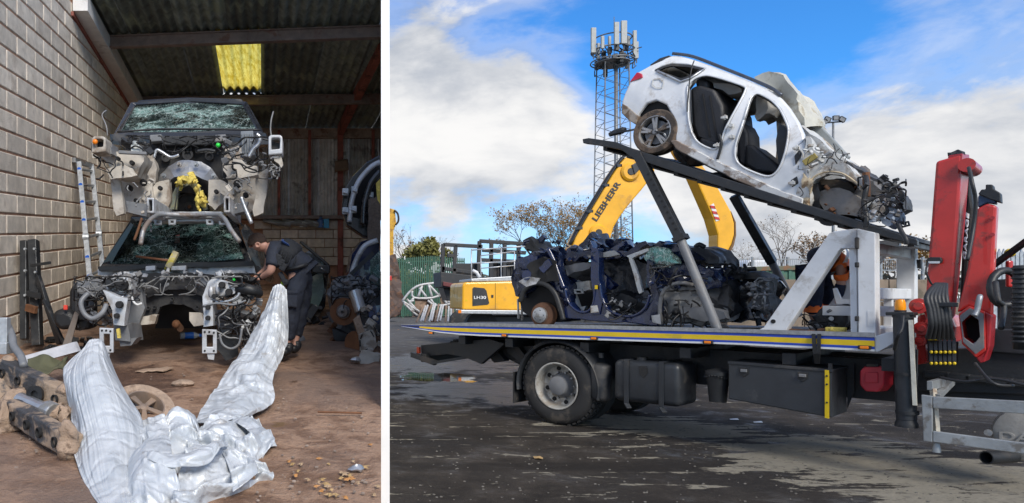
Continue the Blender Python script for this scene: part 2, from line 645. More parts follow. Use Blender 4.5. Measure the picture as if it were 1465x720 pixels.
# ================================================================ SHED
m_block = mat('concrete_block', (.64, .565, .475), .88, var=.2, vs=7, dirt=(.42, .34, .27), da=.2, ds=2.5, bump=.5, bs=60, rnd=.16)
m_mortar = mat('red_mortar', (.46, .25, .16), .92, var=.2, bump=.5)
m_roofsheet = mat('dark_roof_sheet', (.15, .18, .165), .75, var=.5, vs=5, dirt=(.28, .33, .24), da=.3, ds=1.2, rnd=.45)
m_purlin = mat('purlin_steel', (.20, .155, .14), .6, .1, var=.3, dirt=(.16, .07, .045), da=.25)
m_rednframe = mat('red_oxide_steel', (.30, .09, .065), .65, .1, var=.35, dirt=(.05, .035, .03), da=.3)
m_clad = mat('grey_wall_sheet', (.47, .45, .43), .7, .1, var=.3, vs=4, dirt=(.14, .13, .12), da=.3, ds=2, rnd=.3)


def translucent_mat():
    m = bpy.data.materials.new('yellow_rooflight'); m.use_nodes = True
    t = NT(m.node_tree)
    ob = t.n('ShaderNodeTexCoord').outputs['Object']
    n = t.noise(t.vmap(ob, sc=(5, 1.2, 5)), 3, 6, .65)
    c = t.mix(t.ramp(n, .35, .7), (.95, .80, .18), (.60, .42, .03))
    c = t.mix(t.ramp(t.noise(ob, 22, 4, .6), .62, .70), c, (.18, .12, .01))
    a = t.n('ShaderNodeBsdfTranslucent'); t.l(c, a.inputs[0])
    tr = t.n('ShaderNodeBsdfTransparent'); t.l(c, tr.inputs[0])
    d = t.n('ShaderNodeBsdfDiffuse'); t.l(c, d.inputs[0])
    ms = t.n('ShaderNodeMixShader'); ms.inputs[0].default_value = .12; t.l(a.outputs[0], ms.inputs[1]); t.l(d.outputs[0], ms.inputs[2])
    m2 = t.n('ShaderNodeMixShader'); m2.inputs[0].default_value = .30; t.l(ms.outputs[0], m2.inputs[1]); t.l(tr.outputs[0], m2.inputs[2])
    o = t.n('ShaderNodeOutputMaterial'); t.l(m2.outputs[0], o.inputs[0])
    return m


RZ0, RM = 6.55, -.037


def roof_z(y):
    return RZ0 + RM * y


BW_Y = 17.5           # back wall
# ---- left block wall
lw = thing('block_wall', (wall_face(12), 12, floor_z(12)), 'bare concrete block side wall with orange mortar joints, left of the stacked wrecks', 'wall')
mb = MB()
ya, yb = 6.3, 17.8
mb.hexa([V((wall_face(ya) - .012, ya, floor_z(ya) - .3)), V((wall_face(yb) - .012, yb, floor_z(yb) - .3)), V((wall_face(yb) - .3, yb, floor_z(yb) - .3)), V((wall_face(ya) - .3, ya, floor_z(ya) - .3)),
         V((wall_face(ya) - .012, ya, roof_z(ya) - .04)), V((wall_face(yb) - .012, yb, roof_z(yb) - .04)), V((wall_face(yb) - .3, yb, roof_z(yb) - .04)), V((wall_face(ya) - .3, ya, roof_z(ya) - .04))])
mb.build('mortar_core', m_mortar, lw)
BL, BH, J = .65, .228, .022
dirw = V((-.075, 1, SL))
bmeshes = []
rng = random.Random(3)
for k in range(5):
    q = MB()
    dy = BL - J; hz = BH - J; jx = rng.uniform(-.004, .004)
    q.hexa([V((0 + jx, 0, 0)), V((-.075 * dy + jx, dy, SL * dy)), V((-.075 * dy - .05, dy, SL * dy)), V((-.05, 0, 0)),
            V((0, 0, hz)), V((-.075 * dy + jx * .5, dy, SL * dy + hz)), V((-.075 * dy - .05, dy, SL * dy + hz)), V((-.05, 0, hz))])
    me = bpy.data.meshes.new('block')
    me.from_pydata(q.v, [], q.f)
    bm = bmesh.new(); bm.from_mesh(me); bmesh.ops.recalc_face_normals(bm, faces=bm.faces)
    bmesh.ops.bevel(bm, geom=[e for e in bm.edges], offset=.009, segments=1, affect='EDGES', profile=.5)
    bm.to_mesh(me); bm.free()
    me.materials.append(m_block)
    bmeshes.append(me)
nb = 0
for r in range(25):
    for c in range(-1, 18):
        y = 6.4 + (c + (.5 if r % 2 else 0)) * BL
        z = floor_z(y) - .05 + r * BH
        if y < 6.2 or y > 17.0: continue
        ymid = y + BL / 2
        px = CX + 1000 * wall_face(y + BL) / (y + BL)
        py = CY - 1000 * (z + .1 - EYE) / ymid
        if px < -8 or px > 205 or py < -18 or py > 505: continue
        if z + BH + SL * BL * 0 > roof_z(y + BL) - .10: continue
        o = bpy.data.objects.new('block', bmeshes[rng.randrange(5)])
        C.objects.link(o); o.parent = lw
        o.location = V((wall_face(y), y, z + rng.uniform(-.002, .002))) - lw.location
        nb += 1
print('blocks', nb)

# ---- roof of corrugated sheets
rf = thing('shed_roof', (-1, 13, roof_z(13)), 'dark corrugated lean-to roof with one yellow rooflight above the stacked wrecks', 'roof')
def corr(x0, x1, y0, y1, zoff, waves, amp, nseg=8, ny=3):
    q = MB()
    def fn(u, v):
        y = y0 + (y1 - y0) * v
        return V((min(x0 + (x1 - x0) * u - .075 * (y - 12), part_x(y) + .03), y, roof_z(y) + zoff + amp * math.cos(u * waves * 2 * math.pi)))
    q.grid(fn, waves * nseg, ny)
    return q
# bays between purlins
P1, P2, P3 = 11.75, 15.0, 17.45
rng = random.Random(5)
bays = [(10.35, P1 + .12), (P1 - .08, P2 + .12), (P2 - .08, P3 + .35)]
skx = (-1.73, -.92)
for bi, (a, b) in enumerate(bays):
    x = -4.0
    while x < 2.2:
        x1 = min(x + .84, 2.25)
        name = 'roof_sheet'
        wv = max(1, round((x1 - x) / .168))
        lift = .02 * (bi == 1) + .004 * rng.random()
        xa, xb = x, x1
        # cut out the rooflight
        if bi == 1 and xb > skx[0] and xa < skx[1]:
            for (u, v) in ((xa, min(xb, skx[0])), (max(xa, skx[1]), xb)):
                if v - u > .06:
                    corr(u, v, a, b, lift, max(1, round((v - u) / .168)), .03).build(name, m_roofsheet, rf, smooth=True)
        else:
            corr(xa, xb, a, b, lift, wv, .03).build(name, m_roofsheet, rf, smooth=True)
        x = x1
corr(skx[0], skx[1], P1 - .08, P2 - .25, .015, 5, .03).build('rooflight', translucent_mat(), rf, smooth=True)
# a strip of ordinary sheet closes the slope below the rooflight
corr(skx[0], skx[1], P2 - .45, P2 + .15, .06, 5, .03).build('roof_sheet', m_roofsheet, rf, smooth=True)

# ---- steel frame
fr = thing('roof_frame', (0, 13, floor_z(13)), 'steel purlins, rafters and rust red posts holding up the shed roof', 'roof frame')
def purlin(ya, xa, xb, ht, yb=None, zo=-.09, wd=.08, m=m_purlin):
    yb = yb if yb is not None else ya
    q = MB()
    a, b = V((xa, ya, roof_z(ya) + zo)), V((xb, yb, roof_z(yb) + zo))
    q.bar(a, b, wd, ht * .999)
    q.bar(a + V((0, -.05, -ht / 2 + .012)), b + V((0, -.05, -ht / 2 + .012)), .06, .02)
    q.bar(a + V((0, -.05, ht / 2 - .012)), b + V((0, -.05, ht / 2 - .012)), .06, .02)
    return q.build('purlin', m, fr)
purlin(P1 + .12, wall_face(P1) + .02, part_x(11.3) - .01, .20, P1 - .32, -.15)
purlin(P2 + .06, wall_face(P2) + .02, part_x(15) - .01, .20, P2 - .15, -.15)
purlin(P3, wall_face(P3) + .02, part_x(P3) - .02, .24, P3, -.18, .1, mat('timber_eaves', (.34, .26, .21), .8, var=.35, dirt=(.14, .05, .04), da=.3))
q = MB()
for (x0, x1, y0, y1, z0, z1) in ((.02, .24, 10.3, 17.2, -.30, -.06),):
    def pt(x, y, zz): return V((wall_face(y) + x, y, roof_z(y) + zz))
    q.hexa([pt(x0, y0, z0), pt(x1, y0, z0), pt(x1, y1, z0), pt(x0, y1, z0), pt(x0, y0, z1), pt(x1, y0, z1), pt(x1, y1, z1), pt(x0, y1, z1)])
q.build('rafter', mat('pale_rafter', (.72, .71, .70), .5, var=.1, dirt=(.4, .38, .36), da=.2), fr)
q = MB()
q.bar(V((wall_face(10.3) + .0, 10.3, roof_z(10.3) - .34)), V((wall_face(17.2), 17.2, roof_z(17.2) - .34)), .06, .06)
q.build('wall_plate', m_rednframe, fr)
q = MB()
a, b = P(548, 58, 12.2), P(487, 186, 17.3)
q.bar(a + (a - b) * -.02, b, .14, .26)
q.build('rafter', m_rednframe, fr, label='rust red rafter on the right')
q = MB()
a = P(487, 186, 17.3)
q.box(V((a.x, 17.3, (a.z + floor_z(17.3)) / 2)), .12, .02, a.z - floor_z(17.3))
q.box(V((a.x - .06, 17.36, (a.z + floor_z(17.3)) / 2)), .02, .14, a.z - floor_z(17.3))
q.box(V((a.x + .06, 17.36, (a.z + floor_z(17.3)) / 2)), .02, .14, a.z - floor_z(17.3))
q.build('post', m_rednframe, fr)

# ---- back wall: sheets above, blocks below
bw = thing('back_wall', (-.5, BW_Y, floor_z(BW_Y)), 'back wall of grey ribbed sheets over a low block base, behind the man', 'wall')
zb = P(450, 312, BW_Y).z
zt = roof_z(BW_Y) - .12
x = -4.4; i = 0
while x < 1.7:
    x1 = min(x + .75, 1.72)
    q = MB()
    q.grid(lambda u, v: V((x + (x1 - x) * u, BW_Y + .02 * math.cos(u * 9 * 2 * math.pi) + .008 * (i % 2), zb + (zt - zb) * v)), 54, 1)
    q.build('wall_sheet', m_clad, bw, smooth=True)
    x = x1; i += 1
for px in (399, 443, 534):
    xx = (px - CX) / F * 17.3
    q = MB(); q.box(V((xx, 17.36, (zb + zt) / 2)), .07, .09, zt - zb); q.build('sheeting_rail', m_rednframe, bw)
q = MB(); q.box(V((-1.35, 17.3, zb - .02)), 6.1, .36, .09); q.build('ledge', m_purlin, bw, bevel=.01)
q = MB(); q.box(V((-1.5, 17.62, (zb + floor_z(17.6)) / 2 - .05)), 6.3, .2, zb - floor_z(17.6)); q.build('mortar_core', m_mortar, bw)
bme = None
for r in range(5):
    for c in range(8):
        xx = -1.5 + (c + .5 * (r % 2)) * .44
        if xx > 1.29: continue
        z = zb - .06 - (r + 1) * .225
        if bme is None:
            q = MB(); q.box(V((.21, .06, .1)), .42, .12, .205)
            ob = q.build('block', m_block, bw, bevel=.008)
            bme = ob.data
            ob.location = V((xx, 17.36, z)) - bw.location
            for vtx in bme.vertices: vtx.co += bw.location
        else:
            ob = bpy.data.objects.new('block', bme); C.objects.link(ob); ob.parent = bw
            ob.location = V((xx, 17.36, z)) - bw.location

# ---- added white divider between the shed and the yard, seen end-on
q = MB()
for (ya, yb, za, zb_) in ((5.35, 10.36, 4.15, 6.24), (10.36, 17.75, 6.24, 6.05)):
    q.hexa([V((part_x(ya), ya, -.05)), V((part_x(ya, 1), ya, -.05)), V((part_x(yb, 1), yb, -.05)), V((part_x(yb), yb, -.05)),
            V((part_x(ya), ya, za)), V((part_x(ya, 1), ya, za)), V((part_x(yb, 1), yb, zb_)), V((part_x(yb), yb, zb_))])
tag(q.build('divider_wall', mat('white_render', (.86, .86, .86), .6, var=.02, bump=.03)), 'plain white divider wall added between the dark shed and the open yard', 'wall')
# ================================================================ WRECKS IN THE SHED
m_dpaint = mat('dark_car_paint', (.012, .013, .016), .25, coat=.5, dirt=(.10, .09, .08), da=.15, bump=.02)
m_beige = mat('grimy_beige_panel', (.46, .42, .365), .55, var=.2, dirt=(.20, .15, .11), da=.36, ds=4)
m_silverp = mat('silver_body_metal', (.50, .51, .53), .38, .2, var=.18, dirt=(.20, .18, .16), da=.32, ds=4)
m_gplast = mat('grey_plastic', (.17, .175, .185), .5, var=.15, dirt=(.2, .18, .16), da=.2)
m_felt = mat('black_sound_felt', (.045, .045, .047), .85, var=.3, vs=20, dirt=(.1, .09, .08), da=.2)
m_foam = mat('yellow_foam', (.66, .52, .12), .95, var=.35, vs=14, dirt=(.3, .2, .04), da=.3, ds=9, bump=.8)
m_leather = mat('black_leather', (.014, .014, .015), .38, bump=.3, bs=90)
m_bluep = mat('dark_blue_paint', (.012, .022, .075), .22, coat=.6, var=.2, dirt=(.12, .11, .10), da=.18, bump=.02)


def glass_mat(name, teal, amount):
    m = bpy.data.materials.new(name); m.use_nodes = True
    t = NT(m.node_tree)
    ob = t.n('ShaderNodeTexCoord').outputs['Object']
    wob = t.n('ShaderNodeTexNoise'); t.l(ob, wob.inputs['Vector']); wob.inputs['Scale'].default_value = 4
    va = t.n('ShaderNodeVectorMath', operation='MULTIPLY_ADD'); t.l(wob.outputs['Color'], va.inputs[0]); va.inputs[1].default_value = (.16, .16, .16); t.l(ob, va.inputs[2])

    def vor(sc, w_):
        n = t.n('ShaderNodeTexVoronoi', feature='DISTANCE_TO_EDGE'); t.l(va.outputs[0], n.inputs['Vector']); n.inputs['Scale'].default_value = sc
        return t.ramp(n.outputs['Distance'], 0, w_, 1, 0)
    st = t.vmap(va.outputs[0], rot=(0, R(38), 0), sc=(3.5, 1, .8))
    n2 = t.n('ShaderNodeTexVoronoi', feature='DISTANCE_TO_EDGE'); t.l(st, n2.inputs['Vector']); n2.inputs['Scale'].default_value = 4
    st3 = t.vmap(va.outputs[0], rot=(0, R(-52), 0), sc=(4.5, 1, .7))
    n3 = t.n('ShaderNodeTexVoronoi', feature='DISTANCE_TO_EDGE'); t.l(st3, n3.inputs['Vector']); n3.inputs['Scale'].default_value = 5
    cr = t.math('MAXIMUM', vor(6, .022), t.math('MULTIPLY', vor(19, .05), .8))
    cr = t.math('MAXIMUM', cr, t.ramp(n2.outputs['Distance'], 0, .018, 1, 0))
    cr = t.math('MAXIMUM', cr, t.ramp(n3.outputs['Distance'], 0, .018, 1, 0))
    dens = t.noise(ob, 3.2, 7, .68, .6)
    blot = t.ramp(dens, .58 - amount, .72 - amount * .7)
    f = t.math('ADD', t.math('MULTIPLY', blot, .62), t.math('MULTIPLY', cr, t.ramp(dens, .30, .62, .10, .75)), clamp=True)
    c = t.mix(cr, teal, (.72, .82, .78))
    c = t.mix(t.ramp(t.noise(ob, 30, 4, .7), .35, .7), t.mix(.6, c, (.01, .03, .03)), c)
    d = t.n('ShaderNodeBsdfPrincipled'); t.l(c, d.inputs['Base Color']); d.inputs['Roughness'].default_value = .35
    gl = t.n('ShaderNodeBsdfGlossy'); gl.inputs['Roughness'].default_value = .06; gl.inputs[0].default_value = (.8, .9, .88, 1)
    tr = t.n('ShaderNodeBsdfTransparent'); tr.inputs[0].default_value = (.35, .5, .46, 1)
    a = t.n('ShaderNodeMixShader'); a.inputs[0].default_value = .07; t.l(tr.outputs[0], a.inputs[1]); t.l(gl.outputs[0], a.inputs[2])
    b = t.n('ShaderNodeMixShader'); t.l(f, b.inputs[0]); t.l(a.outputs[0], b.inputs[1]); t.l(d.outputs[0], b.inputs[2])
    o = t.n('ShaderNodeOutputMaterial'); t.l(b.outputs[0], o.inputs[0])
    return m


m_crazed = glass_mat('crazed_windscreen', (.24, .46, .41), .12)
m_cracked = glass_mat('cracked_windscreen', (.15, .42, .35), .10)


def pf(pts, Y=None):
    return [P(p[0], p[1], p[2] if len(p) > 2 else Y) for p in pts]


def panel(name, pts, Y, th, m, par, cr=.012, tgt=.07, fq=5, label=None, bevel=0):
    q = MB(); q.prism(pf(pts, Y), V((0, th, 0)))
    return q.build(name, m, par, smooth='auto', crumple=(cr, fq, tgt) if cr else None, label=label, bevel=bevel)


def tubep(name, pts, r, m, par, Y=None, n=8, k=5, label=None):
    q = MB(); q.tube(smooth_path(pf(pts, Y), k), r, n)
    return q.build(name, m, par, smooth=True, label=label)


def wires(par, name, box, Yr, n, m, seed, r=(.004, .010), sag=.10, span=.6, parent_pts=None):
    """loose cable ends: x0,y0,x1,y1 in the region of the engine bay"""
    rg = random.Random(seed)
    q = MB()
    for i in range(n):
        x, y = rg.uniform(box[0], box[2]), rg.uniform(box[1], box[3])
        Y = rg.uniform(*Yr)
        pts = [(x, y, Y)]
        ang = rg.uniform(0, 6.28)
        st = span * min(box[2] - box[0], 90) / 4
        for k in range(rg.randint(3, 5)):
            ang += rg.gauss(0, .5)
            x += math.cos(ang) * st; y += math.sin(ang) * st * .8 + sag * st
            x = min(max(x, box[0]), box[2]); y = min(max(y, box[1]), box[3] + 6)
            Y = min(max(Y + rg.uniform(-.08, .08), Yr[0]), Yr[1])
            pts.append((x, y, Y))
        q.tube(smooth_path(pf(pts), 5), rg.uniform(*r), 5)
    return q.build(name, m, par, smooth=True, kind='stuff')


def chunks(par, name, box, Yr, n, m, seed, sz=(.03, .09)):
    """brackets, clips and broken castings left behind in the bay"""
    rg = random.Random(seed)
    q = MB()
    for i in range(n):
        c = P(rg.uniform(box[0], box[2]), rg.uniform(box[1], box[3]), rg.uniform(*Yr))
        e = Matrix.Rotation(rg.uniform(-1, 1), 3, 'X') @ Matrix.Rotation(rg.uniform(-1, 1), 3, 'Y') @ Matrix.Rotation(rg.uniform(-.6, .6), 3, 'Z')
        a = rg.uniform(*sz)
        k = rg.random()
        if k < .55:
            q.box(c, a, a * rg.uniform(.3, 1), a * rg.uniform(.25, .9), (e.col[0], e.col[1], e.col[2]))
        elif k < .8:
            q.cyl(c, c + e.col[1] * a, a * .35, a * .25, 8)
        else:
            q.box(c, a * 1.4, .012, a * .8, (e.col[0], e.col[1], e.col[2]))
            q.box(c + e.col[2] * a * .4, a * 1.4, a * .5, .012, (e.col[0], e.col[1], e.col[2]))
    return q.build(name, m, par, bevel=.004, seg=1, kind='stuff')


def plate(name, x0, y0, x1, y1, Y, m, par, hole=True, label=None):
    """bolt flange at the end of a chassis rail with a slot and four bolt holes"""
    q = MB()
    o = pf([(x0, y0), (x1, y0 + 1), (x1, y1), (x0, y1)], Y)
    cx, cy = (x0 + x1) / 2, (y0 + y1) / 2
    i_ = pf([(cx - 4, cy - 9), (cx + 5, cy - 9), (cx + 5, cy + 8), (cx - 4, cy + 8)], Y)
    q.ring(o, i_, V((0, .03, 0)))
    ob = q.build(name, m, par, bevel=.006, label=label)
    h = MB()
    for (ax, ay) in ((x0 + 4, y0 + 4), (x1 - 4, y0 + 5), (x0 + 4, y1 - 4), (x1 - 4, y1 - 4), (cx, y0 + 4)):
        c = P(ax, ay, Y)
        h.cyl(c + V((0, -.006, 0)), c + V((0, .01, 0)), .010, n=8)
    h.build('bolt_hole', m_void, ob, kind='stuff')
    return ob


# ---------------------------------------------------------------- upper wreck
U = thing('wrecked_car', P(268, 316, 8.2), 'stripped car front end with beige inner panels and crazed windscreen, stacked on another wreck', 'wrecked car', 'wrecked cars stacked in the shed')
q = MB(); q.prism(pf([(186, 158, 8.95), (197, 143, 8.95), (268, 139, 8.95), (345, 141, 8.95), (358, 156, 8.95)]), V((0, 2.4, -.06)))
q.build('roof', m_dpaint, U, smooth='auto', bevel=.02)
q = MB()
q.ring(pf([(160, 196, 7.95), (187, 146, 8.9), (268, 141, 8.95), (353, 145, 8.9), (379, 192, 7.95), (268, 197, 7.85)]),
       pf([(173, 189, 8.02), (194, 151, 8.9), (268, 146, 8.95), (346, 150, 8.9), (366, 184, 8.02), (268, 189, 7.92)]), V((0, .10, -.02)))
q.build('windscreen_frame', m_dpaint, U, bevel=.012)
q = MB()
q.add(pf([(173, 189, 8.06), (194, 151, 8.94), (268, 146, 8.99), (346, 150, 8.94), (366, 184, 8.06), (268, 189, 7.96)]), [(0, 1, 2, 5), (5, 2, 3, 4)])
q.build('windscreen', m_crazed, U)
# cabin behind the glass; its black back sheet stands for shade
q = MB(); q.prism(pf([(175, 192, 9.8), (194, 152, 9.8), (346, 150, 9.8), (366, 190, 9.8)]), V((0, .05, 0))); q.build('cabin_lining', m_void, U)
q = MB(); q.prism(pf([(176, 192, 8.15), (194, 188, 8.15), (350, 186, 8.15), (366, 192, 8.15)]), V((0, .5, .05))); q.build('dashboard', m_black, U)
for px in (228, 312):
    q = MB(); q.prism(pf([(px - 22, 190, 9.1), (px - 18, 166, 9.1), (px - 8, 162, 9.1), (px - 7, 154, 9.1), (px + 7, 154, 9.1), (px + 8, 162, 9.1), (px + 18, 166, 9.1), (px + 22, 190, 9.1)]), V((0, .14, 0)))
    q.build('seat_back', m_gplast, U, bevel=.03)
panel('cowl', [(158, 192), (268, 196), (380, 190), (386, 206), (340, 210), (200, 210), (160, 206)], 7.9, .18, m_dpaint, U, .012, .1)
q = MB(); q.prism(pf([(212, 195), (326, 193), (322, 204), (300, 208), (235, 208), (215, 204)], 7.6), V((0, .12, 0))); q.build('scuttle_tray', m_black, U, bevel=.012)
for (x0, x1) in ((214, 231), (307, 323)):
    q = MB(); q.prism(pf([(x0, 193), (x1, 192), (x1, 202), (x0, 203)], 7.5), V((0, .12, 0))); q.build('air_duct', m_gplast, U, bevel=.01)
tubep('wiper_rail', [(168, 189), (230, 185), (300, 185), (372, 186)], .012, m_black, U, 7.75)
# firewall with felt
panel('firewall', [(196, 205), (345, 204), (350, 262), (318, 275), (222, 275), (194, 258)], 7.75, .06, m_felt, U, .03, .09, 4)
q = MB()
for (px, py, rr) in ((269, 213, .045), (269, 222, .06), (257, 216, .03), (283, 216, .03), (300, 224, .05), (238, 226, .05)):
    c = P(px, py, 7.70); q.lathe([(0, rr), (-.03, rr), (-.03, rr * .6), (-.005, rr * .55), (-.005, 0)], c, (0, 1, 0), 14)
q.build('felt_boss', m_felt, U, smooth='auto', kind='stuff')
# bright heat shield over the tunnel mouth
oa = [(226, 262), (229, 250), (240, 238), (254, 231), (271, 229), (288, 232), (302, 241), (312, 254), (315, 264)]
ia = [(243, 264), (244, 258), (250, 254), (260, 251), (270, 252), (280, 252), (288, 256), (297, 259), (300, 266)]
q = MB()
for i in range(8):
    a = pf([oa[i], oa[i + 1]], 7.55); b = pf([ia[i + 1], ia[i]], 7.40)
    q.prism([a[0], a[1], b[0], b[1]], V((0, .05, 0)))
q.build('heat_shield', m_alu, U, smooth='auto', crumple=(.012, 8, .06))
q = MB()
for px, py in ((257, 236), (281, 236), (235, 252), (306, 252)):
    c = P(px, py, 7.43); q.lathe([(.0, .026), (-.03, .026), (-.03, .012), (-.06, .012), (-.06, 0)], c, (0, 1, 0), 10)
q.build('shield_nut', m_steel, U, smooth='auto', kind='stuff')
panel('tunnel_panel', [(222, 262), (243, 257), (244, 288), (240, 297), (228, 300), (216, 286), (217, 272)], 7.35, .10, m_beige, U, .018, .06, 7)
panel('tunnel_panel', [(298, 258), (314, 258), (326, 264), (322, 290), (308, 300), (297, 292)], 7.35, .10, m_beige, U, .018, .06, 7)
panel('tunnel_edge', [(315, 261), (322, 262), (324, 270), (333, 273), (333, 265), (336, 266), (334, 278), (322, 281), (315, 276)], 7.2, .08, m_beige, U, .006, .06)
# torn foam, and a black sheet standing for the shade behind it
rg = random.Random(8)
q = MB()
arc = [(243, 296), (249, 283), (251, 270), (256, 262), (264, 258), (274, 257), (281, 262), (285, 272), (289, 284), (294, 296)]
for i in range(34):
    k = rg.choice((rg.uniform(2.5, 6.2), rg.uniform(3.5, 8.9))); j = int(k); u = k - j
    px = arc[j][0] * (1 - u) + arc[j + 1][0] * u + rg.gauss(0, 2.2); py = arc[j][1] * (1 - u) + arc[j + 1][1] * u + rg.gauss(0, 2.2)
    q.ball(P(px, py, 7.28 + rg.uniform(-.05, .1)), rg.uniform(.012, .030), 7, 5, (1.3, .6, rg.uniform(.6, 1.5)))
for px, py in ((281, 270), (283, 277), (284, 284), (285, 291), (286, 297), (286, 303)):
    q.ball(P(px + rg.uniform(-2, 2), py, 7.2), rg.uniform(.02, .034), 7, 5, (.8, 1, 1.5))
q.build('torn_foam', m_foam, U, smooth=True, crumple=(.035, 22, .025))
panel('foam_backing', [(242, 300), (248, 276), (254, 262), (270, 255), (284, 264), (292, 284), (298, 300), (290, 302), (284, 280), (270, 263), (258, 270), (252, 300)], 7.42, .05, mat('grey_green_foam', (.16, .18, .15), .9, var=.3, dirt=(.35, .3, .12), da=.3), U, .02, .06)
panel('footwell_shade', [(242, 308), (244, 272), (258, 258), (284, 258), (296, 275), (300, 308)], 7.95, .05, m_void, U, 0)
q = MB(); q.lathe([(0, .15), (-.03, .155), (-.05, .14), (-.03, .12), (-.03, .05), (-.05, .045), (-.05, 0)], P(271, 296, 7.85), (0, 1, 0), 20); q.build('gearbox_boss', m_black, U, smooth='auto')
q = MB(); q.ball(P(271, 296, 7.78), .022); q.build('shaft_end', m_rust, U, smooth=True)
tubep('cable', [(257, 262, 7.3), (254, 275, 7.25), (250, 300, 7.25)], .007, m_wire, U)
# inner wings
panel('wing_top', [(132, 217), (178, 218), (208, 222), (206, 230), (196, 252), (166, 253), (160, 243), (148, 226), (134, 225)], 6.9, .35, m_beige, U, .022, .08, 5)
panel('wing_lip', [(152, 243), (176, 236), (188, 241), (196, 252), (160, 255)], 6.8, .1, m_beige, U, .02, .05, 8)
panel('wheel_arch_liner', [(166, 252), (206, 248), (216, 262), (216, 290), (210, 306), (178, 304), (172, 285)], 7.3, .08, m_beige, U, .04, .08, 4)
panel('sill_flap', [(157, 252), (171, 256), (175, 276), (178, 306), (167, 309), (163, 300), (161, 280)], 6.95, .06, m_beige, U, .012, .07)
panel('wheel_arch_liner', [(330, 250), (366, 246), (374, 256), (372, 292), (356, 304), (330, 302), (322, 284)], 7.3, .08, m_beige, U, .04, .08, 4)
panel('sill_flap', [(366, 250), (384, 240), (382, 270), (377, 304), (364, 309), (362, 300), (366, 276)], 6.95, .06, m_beige, U, .014, .07)
panel('wing_bracket', [(333, 228), (345, 228), (352, 236), (368, 238), (369, 250), (342, 256), (340, 250), (338, 242), (334, 240)], 6.8, .12, m_beige, U, .01, .05, 8)
panel('strut_tower', [(196, 214), (214, 212), (224, 240), (222, 262), (206, 262), (200, 244)], 7.5, .15, m_beige, U, .03, .08)
panel('strut_tower', [(322, 214), (346, 210), (352, 236), (344, 262), (326, 262), (318, 240)], 7.5, .15, m_beige, U, .03, .08)
for (x0, y0, x1, y1) in ((131, 195, 151, 219), (384, 193, 404, 222)):
    o_ = pf([(x0, y0 + 3), (x0 + 3, y0), (x1 - 3, y0), (x1, y0 + 3), (x1, y1 - 2), (x0, y1)], 6.55)
    i_ = pf([(x0 + 4, y0 + 6), (x0 + 6, y0 + 4), (x1 - 5, y0 + 4), (x1 - 3, y0 + 6), (x1 - 4, y1 - 9), (x0 + 4, y1 - 8)], 6.55)
    q = MB(); q.ring(o_, i_, V((0, .22, 0)))
    b_ = q.build('headlamp_bracket', m_beige if x0 < 200 else m_silverp, U, bevel=.01)
    q = MB(); q.box(P((x0 + x1) / 2, (y0 + y1) / 2 + 5, 6.7), .11, .1, .08); q.build('lamp_socket', m_black, b_)
q = MB(); q.ball(P(136, 203, 6.52), .026, sc=(1, .8, 1)); q.build('indicator_bulb', m_orange, U, smooth=True)
panel('front_leg', [(392, 221), (402, 222), (405, 236), (402, 240), (398, 234), (392, 230)], 6.6, .05, m_beige, U, .006, .05)
panel('headlamp_wing', [(147, 200), (156, 202), (160, 220), (150, 218)], 6.7, .3, m_gplast, U, .01, .07)
for (x0, y0, x1, y1) in ((210, 283, 220, 305), (320, 281, 329, 304)):
    q = MB(); q.ring(pf([(x0, y0), (x1, y0), (x1, y1), (x0, y1)], 6.6), pf([(x0 + 2.5, y0 + 3), (x1 - 2.5, y0 + 3), (x1 - 2.5, y1 - 3), (x0 + 2.5, y1 - 3)], 6.6), V((0, 1.0, 0)))
    q.build('chassis_rail', m_silverp, U, bevel=.008)
panel('rail_side', [(180, 288), (210, 292), (211, 310), (184, 304)], 7.0, .12, m_gplast, U, .012, .08)
panel('rail_side', [(329, 292), (354, 288), (352, 302), (331, 308)], 7.0, .12, m_gplast, U, .012, .08)
tubep('anti_roll_bar', [(201, 350, 6.4), (206, 328, 6.45), (218, 312, 6.6), (232, 307, 6.8), (270, 308, 6.9), (306, 307, 6.8), (320, 312, 6.6), (331, 330, 6.45), (343, 346, 6.4)], .022, m_steel, U, n=10)
q = MB()
q.bar(P(224, 309, 6.95), P(318, 308, 6.95), .09, .07); q.bar(P(222, 316, 7.05), P(322, 315, 7.05), .2, .05)
for px in (229, 312): q.lathe([(-.05, .045), (.05, .045), (.05, 0)], P(px, 309, 6.85), (1, 0, 0), 12)
q.build('subframe', m_steel, U, bevel=.008, crumple=(.008, 9, .12))
for px in (226, 246, 300, 318):
    q = MB(); q.ring(pf([(px - 6, 314), (px + 6, 314), (px + 5, 322), (px - 5, 322)], 6.85), pf([(px - 2, 316), (px + 2, 316), (px + 2, 319), (px - 2, 319)], 6.85), V((0, .04, 0))); q.build('mounting_lug', m_steel, U, bevel=.005)
tubep('strut_rod', [(345, 282), (350, 296), (360, 320)], .02, m_alu, U, 6.6)
tubep('drop_link', [(203, 312), (198, 328), (192, 344)], .013, m_rust, U, 6.5)
tubep('coolant_pipe', [(367, 192), (372, 197), (370, 206), (362, 214), (356, 225)], .02, m_alu, U, 6.85)
tubep('coolant_pipe', [(220, 226), (224, 215), (232, 218), (244, 225), (256, 222)], .016, m_alu, U, 7.2)
tubep('coolant_pipe', [(282, 217), (296, 215), (308, 217)], .02, m_black, U, 7.3)
q = MB(); q.prism(pf([(344, 188), (362, 187), (364, 222), (346, 224)], 7.0), V((0, .25, 0)))
for k in range(5): q.box(P(347 + k * 3.6, 205, 6.99), .012, .02, .2)
q.build('heater_box', mat('blue_grey_plastic', (.17, .19, .215), .45, dirt=(.25, .24, .22), da=.15), U, bevel=.008)
